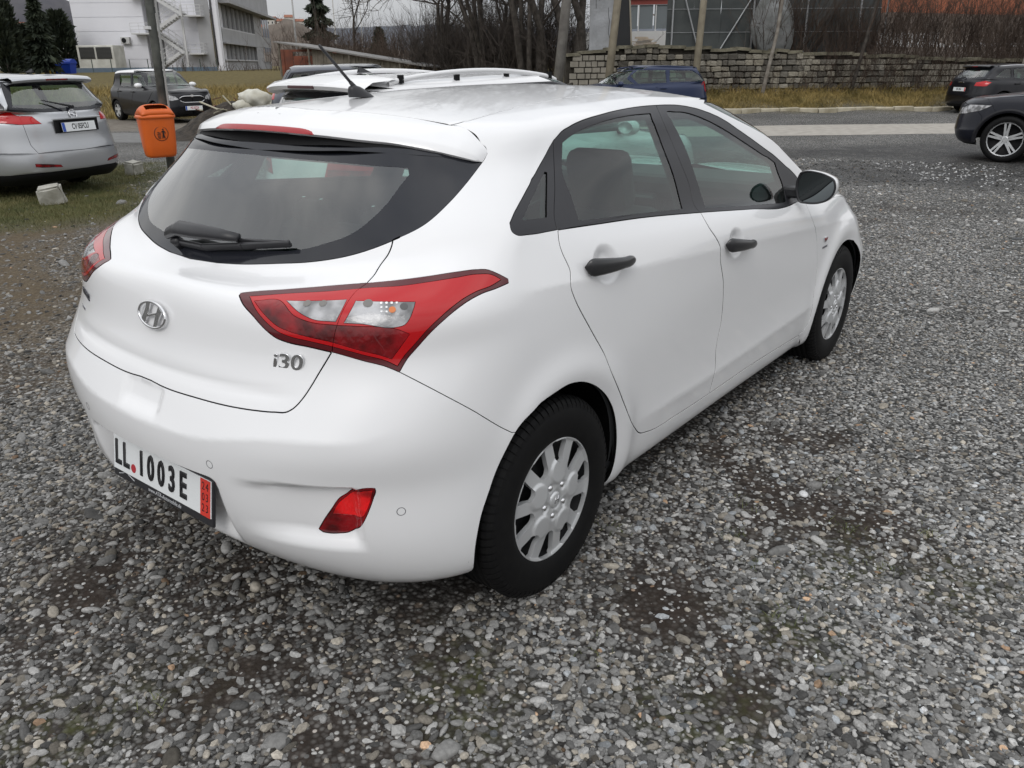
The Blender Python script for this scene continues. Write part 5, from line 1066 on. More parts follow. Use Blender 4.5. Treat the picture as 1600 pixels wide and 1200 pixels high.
    pn('windscreen', GLASS, ['wscreen'], center=True, gap=0, rim=0, offset=-.002); pn('window_border', FRIT, ['rglass'], center=True, gap=.001, offset=-.001)
    pn('rear_window', GLASSR, ['pane'], center=True, gap=0, rim=0, offset=-.001); pn('window_frame', p.get('framemat', SATIN), ['winband'], mirror=True, gap=.001, offset=-.001)
    for i, nm in enumerate([n for n, _ in p['win']]): pn('side_window', GLASS, [nm], mirror=True, gap=-.002, rim=0, offset=-.006)
    d = [k for k, n in enumerate(B.names) if n == 'door']
    for k in d:
        s_ = B.names[k]; B.names[k] = 'door%d' % k; pn_ = B.panel('door', paint, car, ['door%d' % k], mirror=True, gap=g)
    lm = dict(tail=lens('red_lens', (.50, .008, .010)), tail2=REDDK, head=CLEARL, fog=REDDK, tailclear=CLEARL)
    for nm in sorted({n for n, _, _ in p['lamps']}): B.panel({'tail': 'tail_lamp', 'tail2': 'tail_lamp', 'head': 'headlamp', 'fog': 'bumper_reflector', 'tailclear': 'lamp_window'}[nm], lm[nm], car, [nm], mirror=True, gap=.002, offset=.003)
    B.inner('cabin_lining', TRIMIN, car, [n for n, _ in p['win']]+['pane', 'rglass', 'wscreen', 'hole', 'winband'], depth=.035)
    m = MB(); m.box((wb/2, 0, .22), (wb-.8, W*1.6, .06)); m.box((wb/2, 0, .40), (wb+1.0, W*1.1, .05)); m.build('underbody', DARKPL, car)
    for cx in (0, wb):
        for sg in (1, -1):
            m = MB(); n = 14; s1 = [(cx+R*1.17*cos(pi*i/n), R+R*1.12*sin(pi*i/n)) for i in range(n+1)]
            m.add([(a, -sg*(W-.04), b) for a, b in s1]+[(a, -sg*(W-.32), b) for a, b in s1]+[(cx, -sg*(W-.32), R)], [(i, i+1, n+2+i, n+1+i) for i in range(n)]+[(n+1+i, n+2+i, 2*n+2) for i in range(n)]); m.build('wheel_arch_liner', GAP, car)
            simple_wheel(car, cx, -sg*(W-.125), R, p.get('rr', .205), p.get('wheel', 'five'), p.get('rimmat', HUBSILVER), sg > 0)
    # seats seen through the glass
    m = MB()
    for y in (-.36, .36): m.box((wb*.47, y, .78), (.14, .48, .62), M=Matrix.Rotation(radians(-15), 3, 'Y')); m.box((wb*.47-.1, y, 1.17), (.1, .26, .18))
    m.box((.30, 0, .74), (.14, 1.2, .58), M=Matrix.Rotation(radians(-15), 3, 'Y')); m.box((wb*.75, 0, .86), (.4, 1.3, .18)); m.build('seats', SEATM, car, bevel=.03, kind='stuff')
    # mirrors
    for sg in (1, -1):
        m = MB(); x = p['cowl']-.52; z = zb1+.06
        s2 = []
        for t, k in ((0, .7), (.03, 1), (.08, .95), (.12, .6), (.135, .2)): s2.append([(x+t, -sg*(W*.88+.12)+.115*k*cos(a), z+.075*k*sin(a)) for a in [2*pi*i/14 for i in range(14)]])
        V, F = loft(s2, True); F.append(tuple(range(14))); F.append(tuple(range(len(V)-14, len(V)))); m.add(V, F)
        o = m.build('door_mirror', p.get('mirmat', paint), car, smooth=True); m = MB(); m.box((x+.06, -sg*(W*.88+.0), z-.04), (.06, .12, .04)); m.build('mirror_foot', DARKPL, o)
    # handles
    for hx in p.get('handles', ()):
        for sg in (1, -1):
            zz_ = zbel(hx)-.13; m = MB(); m.box((hx, -sg*(W-.0), zz_), (.19, .03, .03)); m.build('door_handle', p.get('handlemat', paint), car, bevel=.008)
    if p.get('rails'):
        for sg in (1, -1):
            k = p['rails']; m = MB(); prev = None; x0, x1, yw, zt0 = k['x0'], k['x1'], k['y'], k['z']; n = 28; sec = []
            for i in range(n+1):
                t = i/n; h = zt0+.055*min(1, math.sin(pi*t)**.5*1.0); x = x0+(x1-x0)*t; yy = yw+k.get('dy', .02)*math.sin(pi*t)
                sec.append([(x, sg*(yy+.017*cos(a)), h-.03*(1-k['arc'])*0+k['arc']*.05*math.sin(pi*t)+.020*sin(a)) for a in [2*pi*j/8 for j in range(8)]])
            V, F = loft(sec, True); m.add(V, F); rl = m.build('roof_rail', k['mat'], car, smooth=True)
            m = MB(); 
            for t in k['feet']: x = x0+(x1-x0)*t; m.box((x, sg*(yw+.010), zt0+.025+k['arc']*.02), (.045, .022, .045+k['arc']*.02))
            m.build('rail_foot', DARKPL, rl, kind='stuff')
    if p.get('wiper'):
        m = MB(); a = Vector((xg-.02, -.02, zg+.06)); b = Vector((xg+.09, p['wiper'], zg+.15)); m.bar(a+Vector((-.03, 0, 0)), b+Vector((-.035, 0, 0)), .014, 8, r2=.006); m.bar(a+Vector((-.03, .0, 0)), a+Vector((.03, 0, 0)), .02, 10); m.build('rear_wiper', BLACKPL, car, smooth=True)
    if p.get('spoiler'):
        k = p['spoiler']; sec = []
        for y in np.linspace(-k['w'], k['w'], 25):
            e = abs(y)/k['w']; xo = k['bow']*e**2.5; zo = -k.get('drop', .02)*e**3
            sec.append([(k['x0']+xo*.4, y, k['z0']+zo), ((k['x0']+k['x1'])/2, y, (k['z0']+k['z1'])/2+.014+zo), (k['x1']+xo+.01, y, k['z1']+.012+zo), (k['x1']+xo, y, k['z1']+zo-.004), (k['x1']+xo+.015, y, k['z1']-.03+zo), (k['x1']+xo+.10, y, k['z1']-.05+zo), (k['x1']+xo+.16, y, k['z1']-.02+zo)])
        V, F = loft(sec); sp = mesh_np('roof_spoiler', V, F, paint, car, smooth=True); es = sp.modifiers.new('edge', 'EDGE_SPLIT'); es.split_angle = radians(45)
        m = MB(); hw = k.get('lamp', .15); m.box((k['x1']+.002, 0, k['z1']-.012), (.02, hw*2, .022)); m.build('high_brake_lamp', k.get('lampmat', REDDK), sp, bevel=.004)
    if p.get('fin'):
        m = MB(); x = p['fin']; zt_ = H-.012; m.add([(x, -.015, zt_), (x, .015, zt_), (x-.12, -.02, zt_), (x-.12, .02, zt_), (x-.10, 0, zt_+.045), (x-.12, 0, zt_+.04)], [(0, 4, 1), (0, 2, 5, 4), (1, 4, 5, 3), (2, 3, 5)]); m.build('roof_aerial', BLACKPL, car)
    return car, B, M
def near_back(B, y, z):
    k = np.argmin((B.P[:, 1]+abs(y))**2+(B.P[:, 2]-z)**2+100*(B.P[:, 0] > 0)); s = 1 if y < 0 else -1
    return Vector((B.P[k][0], B.P[k][1]*s, B.P[k][2]))
def near_front(B, y, z):
    k = np.argmin((B.P[:, 1]+abs(y))**2+(B.P[:, 2]-z)**2+100*(B.P[:, 0] < 2)); s = 1 if y < 0 else -1
    return Vector((B.P[k][0], B.P[k][1]*s, B.P[k][2]))
def build_cars():
    SILVER = mat('silver_paint', (.46, .47, .49), .32, metal=.65, coat=.8)
    NAVY = mat('navy_paint', (.012, .022, .062), .35, metal=.1, coat=.45, spec=.3)
    BLK = mat('black_paint', (.006, .006, .009), .3, coat=.45, spec=.3)
    DBLUE = mat('blue_black_paint', (.006, .007, .014), .3, coat=.5, spec=.3)
    GREY = mat('dark_grey_paint', (.07, .075, .095), .3, metal=.4, coat=.9)
    # silver estate at the left edge
    p = dict(pos=(3.03, 9.97), head=108, z=0, wb=2.737, W=.925, H=1.50, ro=1.12, fo=1.03, belt=(1.06, .94), cowl=2.45, ws_top=1.35, nose_z=.80, rg_bot=(-1.0, 1.02), rg_top=(-.80, 1.385), roof_r=-.78, R=.33, rr=.225,
             label='silver estate car on the left with a white CV plate, parked on the grass', paint=SILVER, rgw=(.74, .60), hatch_z=.56, hatch_w=.60, low=.33,
             lamps=[('tail', 'm', [('r', (.46, .90)), ('r', (.74, .90)), ('s', (-.90, .90)), ('s', (-.62, .93)), ('s', (-.58, 1.00)), ('s', (-.80, 1.045)), ('r', (.80, 1.05)), ('r', (.70, 1.045)), ('r', (.64, 1.00)), ('r', (.52, .99))]),
                    ('fog', 'r', [(.36, .375), (.66, .40), (.66, .44), (.38, .405)])],
             win=[('w1', [(1.22, 1.02), (1.22, 1.38), (1.5, 1.34), (2.1, 1.03)]), ('w2', [(.32, 1.06), (.34, 1.38), (1.12, 1.395), (1.12, 1.04)]), ('w3', [(-.72, 1.12), (-.45, 1.36), (.22, 1.39), (.22, 1.08)])],
             band=[(-.80, 1.09), (-.45, 1.39), (.3, 1.41), (1.3, 1.41), (1.6, 1.36), (2.2, 1.0), (1.2, 1.0), (.3, 1.03)], doors=[('d', (.30, .25, 1.15, 1.17)), ('d', (1.17, 1.15, 2.1, 2.2))], handles=(.4, 1.35),
             wiper=.34, spoiler=dict(w=.60, x0=-.66, z0=1.462, x1=-.90, z1=1.415, bow=.06, lamp=.16), fin=-.40)
    car, B, M = build_car(p)
    pb = near_back(B, 0, .86); plate(car, (pb.x-.034, 0, .845), (0, -1, 0), (.12, 0, 1), 'CV 05FCU')
    m = MB(); m.box((pb.x+.0, 0, .86), (.03, .66, .16)); m.build('plate_recess', DARKPL, car)
    m = MB(); m.box((pb.x-.018, 0, .945), (.03, .74, .022)); m.build('plate_trim', SILVER, car, bevel=.006)
    e = empty('emblem', (0, 0, 0)); e.parent = car; q = near_back(B, 0, .995); e.matrix_local = Matrix.Translation((q.x-.012, 0, .99)) @ frame_m((0, 0, 0), (0, -1, 0), (.3, 0, 1))
    S_ = [[(.055*cos(a)+.007*cos(b)*cos(a), .055*sin(a)+.007*cos(b)*sin(a), .007*sin(b)) for b in [2*pi*k/6 for k in range(6)]] for a in [2*pi*i/28 for i in range(29)]]; V, F = loft(S_, True); mesh_np('ring', V, F, CHROME, e, smooth=True)
    m = MB(); m.add([(-.07, .010, 0), (.0, .014, 0), (.012, -.002, 0), (.07, -.010, 0), (0, -.014, 0), (-.012, .002, 0), (-.07, .010, .004), (.0, .014, .006), (.012, -.002, .006), (.07, -.010, .004), (0, -.014, .006), (-.012, .002, .006)], [(6, 7, 8, 9, 10, 11), (0, 5, 4, 3, 2, 1)]+[(i, (i+1) % 6, 6+(i+1) % 6, 6+i) for i in range(6)]); m.build('bolt_mark', CHROME, e)
    # white estate beside the hatchback
    RAILW = mat('rail_white', (.74, .74, .75), .3, coat=.6)
    p = dict(pos=(3.24, 2.95), head=-5, z=-.02, wb=2.71, W=.91, H=1.515, ro=1.12, fo=.94, belt=(1.03, .94), cowl=2.4, ws_top=1.3, nose_z=.80, rg_bot=(-1.0, 1.05), rg_top=(-.84, 1.38), roof_r=-.82, R=.32, tumble=.74,
             label='white estate car with roof rails parked beyond the white hatchback', paint=mat('white_paint_flat', (.76, .76, .77), .3, coat=1), rgw=(.72, .62), hatch_z=.56, hatch_w=.58, low=.30,
             lamps=[('tail2', 'm', [('r', (.38, .81)), ('r', (.70, .81)), ('r', (.70, .85)), ('r', (.38, .85))]), ('tail', 'm', [('r', (.34, .77)), ('r', (.74, .77)), ('s', (-.86, .77)), ('s', (-.70, .86)), ('s', (-.76, .94)), ('r', (.80, .95)), ('r', (.66, .94)), ('r', (.38, .91))])],
             win=[('w1', [(1.22, 1.0), (1.22, 1.38), (1.5, 1.34), (2.1, 1.02)]), ('w2', [(.32, 1.04), (.34, 1.38), (1.12, 1.39), (1.12, 1.02)]), ('w3', [(-.70, 1.09), (-.60, 1.30), (-.40, 1.36), (.22, 1.38), (.22, 1.06)])],
             band=[(-.80, 1.06), (-.62, 1.36), (.3, 1.405), (1.3, 1.405), (1.6, 1.36), (2.2, .99), (1.2, .98), (.3, 1.01)], doors=[('d', (.30, .25, 1.15, 1.17)), ('d', (1.17, 1.15, 2.1, 2.2))], handles=(.4, 1.35),
             wiper=.34, spoiler=dict(w=.63, x0=-.60, z0=1.492, x1=-.96, z1=1.425, bow=.10, lamp=.16, drop=.03, lampmat=mat('dark_lamp', (.06, .015, .018), .3, coat=1)), fin=-.30,
             rails=dict(x0=-.62, x1=1.25, y=.60, z=1.425, arc=.6, mat=RAILW, feet=(.06, .36, .66, .95)))
    build_car(p)
    # black and white small hatchback facing the camera
    p = dict(pos=(12.39, 23.71), head=-94.3, wb=2.46, W=.82, H=1.495, ro=.70, fo=.83, belt=(1.0, .97), cowl=2.25, ws_top=1.45, nose_z=.86, rg_bot=(-.55, 1.0), rg_top=(-.38, 1.36), roof_r=-.36, R=.30, rr=.19, tumble=.78,
             roof_v=.925, label='small black hatchback with a white roof and white mirrors behind the orange bin', paint=BLK, roofpaint=mat('white_roof', (.74, .74, .75), .35, coat=.7), mirmat=mat('white_roof', (.74, .74, .75), .35), rgw=(.66, .58), hatch_z=.56, hatch_w=.55, low=.25,
             lamps=[('head', 'm', [('f', (.40, .66)), ('f', (.60, .62)), ('f', (.70, .70)), ('s', (2.86, .80)), ('s', (2.80, .84)), ('f', (.66, .80)), ('f', (.46, .74))]), ('tail', 's', [(-.62, .85), (-.45, .85), (-.45, 1.1), (-.60, 1.1)])],
             win=[('w1', [(1.12, 1.0), (1.12, 1.36), (1.55, 1.33), (1.95, 1.02)]), ('w2', [(.28, 1.01), (.28, 1.35), (1.02, 1.37), (1.02, 1.0)])], band=[(-.25, 1.02), (-.20, 1.34), (.3, 1.385), (1.2, 1.39), (1.6, 1.36), (2.1, .98), (1.1, .965), (.2, .975)],
             grille=[(.001, .60), (.30, .60), (.36, .66), (.33, .72), (.001, .73)], doors=[('d', (.28, .22, 1.05, 1.07)), ('d', (1.07, 1.05, 1.9, 2.0))], handles=(.35, 1.25), handlemat=BLK)
    car, B, M = build_car(p)
    q = near_front(B, 0, .42); plate(car, (q.x+.012, 0, .42), (0, 1, 0), (0, 0, 1), 'MG 037ZA', col=(.45, .03, .05), tsx=.6)
    S_ = []
    for i in range(33):
        a = 2*pi*i/32; y = .37*max(-1, min(1, cos(a)*1.15)); z = .66+.085*max(-1, min(1, sin(a)*1.2))*(1 if abs(cos(a)) < .8 else .8); S_.append([(near_front(B, y, z).x+.012*cos(b)+.006, y, z+.012*sin(b)) for b in [2*pi*k/6 for k in range(6)]])
    V, F = loft(S_, True); mesh_np('grille_frame', V, F, CHROME, car, smooth=True)
    m = MB(); q = near_front(B, 0, .76); m.prism([(.05*cos(2*pi*i/16), .04*sin(2*pi*i/16)) for i in range(16)], 0, .012, M=frame_m((0, 0, 0), (0, 1, 0), (0, 0, 1)).to_3x3(), off=(q.x+.01, 0, .755)); m.build('emblem', CHROME, car)
    # dark blue estate
    p = dict(pos=(20.95, 9.70), head=138.3, wb=2.578, W=.885, H=1.47, ro=1.02, fo=.93, belt=(1.0, .92), cowl=2.25, ws_top=1.25, nose_z=.82, rg_bot=(-.92, 1.0), rg_top=(-.70, 1.34), roof_r=-.66, R=.31, tumble=.74,
             label='dark blue estate car parked in front of the stone wall', paint=NAVY, rgw=(.70, .58), hatch_z=.56, hatch_w=.55, low=.3,
             lamps=[('tail', 'm', [('r', (.66, .74)), ('s', (-.92, .74)), ('s', (-.84, .78)), ('s', (-.82, 1.02)), ('s', (-.88, 1.03)), ('r', (.72, 1.02))])],
             win=[('w1', [(1.34, .975), (1.36, 1.32), (1.6, 1.30), (2.15, .98)]), ('w2', [(.42, 1.0), (.42, 1.325), (1.24, 1.335), (1.24, .98)]), ('w3', [(-.74, 1.03), (-.60, 1.20), (-.38, 1.31), (.30, 1.325), (.30, 1.01)])],
             band=[(-.78, 1.02), (-.40, 1.325), (.3, 1.345), (1.4, 1.35), (1.65, 1.32), (2.22, .96), (1.3, .955), (.3, .985)], framemat=NAVY, doors=[('d', (.42, .36, 1.27, 1.29)), ('d', (1.29, 1.27, 2.15, 2.2))], handles=(.52, 1.5),
             rails=dict(x0=-.55, x1=1.45, y=.57, z=1.355, arc=.3, mat=NAVY, feet=(.04, .5, .96)))
    build_car(p)
    # black hatchback at the right edge, seen from behind
    p = dict(pos=(27.73, 2.62), head=-41.1, wb=2.578, W=.88, H=1.42, ro=.86, fo=.86, belt=(1.0, .93), cowl=2.2, ws_top=1.2, nose_z=.80, rg_bot=(-.72, .98), rg_top=(-.40, 1.30), roof_r=-.36, R=.315, tumble=.74,
             label='black hatchback at the right edge with red lamps and a red-ended plate', paint=BLK, rgw=(.66, .58), hatch_z=.54, hatch_w=.58, low=.28,
             lamps=[('tail', 'm', [('r', (.50, .80)), ('r', (.74, .79)), ('s', (-.56, .80)), ('s', (-.44, .90)), ('s', (-.60, .95)), ('r', (.70, .94)), ('r', (.52, .90))])],
             win=[('w1', [(1.2, .99), (1.2, 1.27), (1.45, 1.25), (2.0, .98)]), ('w2', [(.32, 1.01), (.32, 1.27), (1.1, 1.29), (1.1, 1.0)]), ('w3', [(-.30, 1.04), (-.02, 1.24), (.22, 1.26), (.22, 1.02)])],
             band=[(-.40, 1.03), (-.05, 1.26), (.4, 1.295), (1.3, 1.305), (1.55, 1.28), (2.1, .96), (1.1, .96), (.2, .99)], framemat=BLK, doors=[('d', (.30, .26, 1.13, 1.15)), ('d', (1.15, 1.13, 2.05, 2.1))], handles=(.4, 1.35), wiper=.3,
             spoiler=dict(w=.56, x0=-.25, z0=1.385, x1=-.46, z1=1.345, bow=.05, lamp=.13), rails=dict(x0=-.2, x1=1.3, y=.57, z=1.30, arc=.2, mat=mat('rail_silver', (.5, .5, .52), .3, metal=.8), feet=(.05, .95)))
    car, B, M = build_car(p)
    q = near_back(B, 0, .70); plate(car, (q.x-.012, 0, .70), (0, -1, 0), (.1, 0, 1), 'HH 2061', band='R', bandcol=(.55, .04, .03))
    m = MB()
    for k in range(4): m.bar((near_back(B, 0, .9).x-.02, -.09+.06*k-.02, .90), (near_back(B, 0, .9).x-.012, -.09+.06*k+.02, .90), .014, 8)
    m.build('emblem', CHROME, car)
    # dark crossover, front half in the picture
    p = dict(pos=(14.39, -2.69), head=90, wb=2.604, W=.905, H=1.66, ro=.97, fo=.86, belt=(1.12, 1.06), cowl=2.2, ws_top=1.3, nose_z=.90, rg_bot=(-.85, 1.12), rg_top=(-.62, 1.50), roof_r=-.6, R=.355, rr=.262, tumble=.76, wheel='twin', ground=.26,
             rimmat=mat('bright_rim', (.72, .73, .74), .25, metal=.7), label='dark blue crossover at the right edge with bright twin-spoke wheels', paint=DBLUE, rgw=(.68, .6), hatch_z=.62, hatch_w=.58, low=.38,
             lamps=[('head', 'm', [('f', (.50, .70)), ('f', (.72, .72)), ('s', (3.02, .78)), ('s', (2.86, .86)), ('f', (.72, .86)), ('f', (.56, .80))])],
             win=[('w1', [(1.2, 1.12), (1.2, 1.5), (1.5, 1.47), (2.0, 1.13)]), ('w2', [(.3, 1.14), (.3, 1.5), (1.1, 1.52), (1.1, 1.12)])], band=[(-.5, 1.16), (-.3, 1.48), (.4, 1.53), (1.3, 1.54), (1.6, 1.5), (2.1, 1.09), (1.1, 1.08), (.2, 1.1)],
             grille=[(.001, .60), (.46, .62), (.50, .74), (.001, .74)], doors=[('d', (.30, .26, 1.13, 1.15)), ('d', (1.15, 1.13, 2.05, 2.1))], handles=(.4, 1.35))
    car, B, M = build_car(p)
    for sg in (1, -1):
        sec = []
        for i in range(25):
            a = radians(-8+196*i/24); c = (2.604+.44*cos(a), .355+.43*sin(a)); sec.append([(c[0]-.03*cos(a)*k, sg*(.895+.012*(1-abs(k)*.6)), c[1]-.03*sin(a)*k) for k in (-1, -.5, 0, .5, 1)])
        V, F = loft(sec); mesh_np('arch_moulding', V, F, BLK, car, smooth=True)
    # grey hatchback further back, only its roof in sight
    p = dict(pos=(9.2, 11.35), z=.09, head=-62, wb=2.578, W=.88, H=1.48, ro=.77, fo=.88, belt=(1.02, .95), cowl=2.2, ws_top=1.3, nose_z=.84, rg_bot=(-.62, 1.03), rg_top=(-.38, 1.37), roof_r=-.33, R=.31, tumble=.75,
             label='dark grey hatchback standing behind the white estate, roof and side windows showing', paint=GREY, rgw=(.66, .58), hatch_z=.56, hatch_w=.55,
             lamps=[('tail', 'm', [('r', (.52, .84)), ('r', (.72, .84)), ('s', (-.50, .86)), ('s', (-.50, .98)), ('r', (.70, .99)), ('r', (.54, .96))])],
             win=[('w1', [(1.2, 1.02), (1.2, 1.33), (1.45, 1.31), (2.0, 1.0)]), ('w2', [(.32, 1.03), (.32, 1.33), (1.1, 1.35), (1.1, 1.02)]), ('w3', [(-.28, 1.06), (-.10, 1.30), (.22, 1.32), (.22, 1.05)])],
             band=[(-.36, 1.05), (-.15, 1.32), (.4, 1.36), (1.3, 1.37), (1.55, 1.34), (2.1, .98), (1.1, .98), (.2, 1.01)], doors=[('d', (.30, .26, 1.13, 1.15)), ('d', (1.15, 1.13, 2.05, 2.1))], handles=(.4, 1.35))
    build_car(p)

# ------------------------------------------------------------------ ground
DX, DY = .64, -.768          # along the lane
NX, NY = .768, .64           # across the lane, away from the camera
def TN(x, y): return x*DX+y*DY, x*NX+y*NY
def XY(t, n): return (t*DX+n*NX, t*DY+n*NY)
def vnoise(x, y, s, seed=0):
    x = np.asarray(x)*s+seed*17.3; y = np.asarray(y)*s+seed*9.1; xi = np.floor(x).astype(int); yi = np.floor(y).astype(int); fx = x-xi; fy = y-yi
    fx = fx*fx*(3-2*fx); fy = fy*fy*(3-2*fy)
    def h(a, b):
        q = np.sin(a*127.1+b*311.7+seed*74.7)*43758.5453; return q-np.floor(q)
    return (h(xi, yi)*(1-fx)+h(xi+1, yi)*fx)*(1-fy)+(h(xi, yi+1)*(1-fx)+h(xi+1, yi+1)*fx)*fy
def fbm(x, y, s, seed=0, o=4): return sum(vnoise(x, y, s*2**k, seed+k)*.5**(k+1) for k in range(o))/(1-.5**o)
def soft_poly(x, y, poly, blur, seed, amp=.35, s=2.):
    """1 inside the outline, ragged soft edge"""
    P = np.c_[x.ravel()+(fbm(x, y, s, seed)-.5).ravel()*amp*2, y.ravel()+(fbm(x, y, s, seed+5)-.5).ravel()*amp*2]
    ins = in_poly(P, poly); d = np.full(len(P), 1e9); n = len(poly)
    for i in range(n):
        a = np.array(poly[i]); b = np.array(poly[(i+1) % n]); ab = b-a; t = np.clip(((P-a)@ab)/(ab@ab), 0, 1); d = np.minimum(d, np.linalg.norm(P-a-t[:, None]*ab, axis=1))
    sd_ = np.where(ins, d, -d); return np.clip(sd_/blur*.5+.5, 0, 1).reshape(x.shape)
def blob(x, y, cx, cy, rx, ry, ang, seed):
    c, s = cos(ang), sin(ang); u = ((x-cx)*c+(y-cy)*s)/rx; v = (-(x-cx)*s+(y-cy)*c)/ry
    return np.clip(1.25-np.sqrt(u*u+v*v)+(fbm(x, y, 3.5, seed)-.5)*1.5, 0, 1)
DARK = [(11.0, 2.6), (11.19, 2.19), (13.74, 3.9), (15.2, 2.6), (16.58, 1.29), (16.6, -1.5), (12.65, -2.2), (10.37, -1.3), (9.9, -0.04), (10.03, 0.61), (9.46, 1.02), (9.75, 1.36)]
GRASSP = [(-1.6, 12.4), (1.7, 11.6), (3.1, 12.45), (4.84, 11.75), (5.43, 11.5), (5.24, 10.25), (3.9, 8.3), (2.91, 7.15), (2.22, 6.8), (1.65, 7.2), (.58, 7.4), (-1.6, 8.6)]
LEAFP = [(.3, 7.9), (1.69, 7.5), (3.0, 7.2), (2.1, 5.7), (1.2, 4.2), (.3, 2.6), (-.1, 2.4), (-.5, 3.2), (-.4, 5.6)]
def height(x, y):
    t, n = TN(x, y); k = np.clip((n-25.5)/26, 0, 1); k = k*k*(3-2*k)
    z = 1.25*k
    bank = np.clip((n-24.15)/2.2, 0, 1)*.62*np.clip((t-1.)/3., 0, 1)     # verge under the stone wall
    z = np.maximum(z, bank)
    lb = np.clip((n-26.)/3, 0, 1)*np.clip((-4-t)/4, 0, 1)*.55; z = np.maximum(z, lb)
    near = np.clip(1-(n-12)/8, 0, 1)
    return z-(fbm(x, y, .7, 3)-.5)*.05*np.clip((n-2)/2, 0, 1)*near*0
def axis(lo, c0, c1, hi, d, g=1.22):
    a = list(np.arange(c0, c1+1e-6, d)); s = d; x = c1
    while x < hi: s *= g; x += s; a.append(x)
    s = d; x = c0; b = []
    while x > lo: s *= g; x -= s; b.append(x)
    return np.array(b[::-1]+a)
def zones(x, y):
    t, n = TN(x, y)
    dark = soft_poly(x, y, DARK, .5, 21, .45, .9)*(1-.85*blob(x, y, 12.5, 2.1, 1.1, .55, -1.0, 41))
    grass = soft_poly(x, y, GRASSP, .5, 31, .5, 1.1)
    leaf = soft_poly(x, y, LEAFP, .8, 33, .5, 1.1)
    dirt = np.zeros_like(x)
    for cx, cy, rx, ry, a, s in ((1.13, -.88, .26, .16, .6, 1), (.95, -1.53, .26, .13, -.2, 2), (.15, -1.20, .26, .20, 0, 3), (.50, -1.02, .30, .16, .3, 4), (-.80, -.45, .26, .16, .4, 5), (-.86, -.82, .20, .12, 0, 6), (-.45, -.80, .22, .10, .5, 7), (-.1, -1.55, .18, .12, 0, 8), (1.6, -1.2, .3, .12, -.5, 9), (-.9, .35, .3, .15, .8, 10), (.1, .2, 1.6, 1.0, 0, 11), (2.2, .2, 1.2, .9, 0, 12)):
        dirt = np.maximum(dirt, blob(x, y, cx, cy, rx, ry, a, s))
    dz1 = soft_poly(x, y, [(1.55, -.62), (1.4, -1.2), (1.15, -1.9), (.55, -1.95), (.1, -1.75), (-.2, -1.45), (.05, -1.0), (.5, -.85), (1.0, -.55)], .35, 91, .22, 2.)*np.clip((fbm(x, y, 3.2, 92)-.40)*7, 0, .93); dirt = np.maximum(dirt, dz1)
    dz2 = soft_poly(x, y, [(-1.35, .2), (-.75, .15), (-.45, -.5), (-.35, -.9), (-.75, -1.2), (-1.1, -1.0), (-1.4, -.5)], .35, 93, .2, 2.)*np.clip((fbm(x, y, 3.0, 94)-.41)*7, 0, .9); dirt = np.maximum(dirt, dz2)
    lot = np.clip((fbm(x, y, .9, 77)-.56)*6, 0, 1)*.55*(np.hypot(x, y) < 9); dirt = np.maximum(dirt, lot*(fbm(x, y, 4, 5) > .5))
    moss = np.zeros_like(x)
    for cx, cy, r_, s in ((.25, -1.60, .20, 1), (.78, -1.90, .24, 2), (.66, -1.55, .16, 3), (-.5, -.95, .2, 4), (-.25, -1.45, .2, 5), (-1.2, -.25, .3, 6)): moss = np.maximum(moss, blob(x, y, cx, cy, r_, r_*.7, s, 60+s))
    far = np.clip((n-19)/.8, 0, 1)*np.clip((3.5-t)/3, 0, 1)          # brown earth beyond the lane on the left
    green = np.clip((n-24.1)/.4, 0, 1)
    return dict(dark=dark, grass=np.maximum(grass, green*.0), leaf=leaf, dirt=dirt, moss=moss*.8, far=far, verge=green)
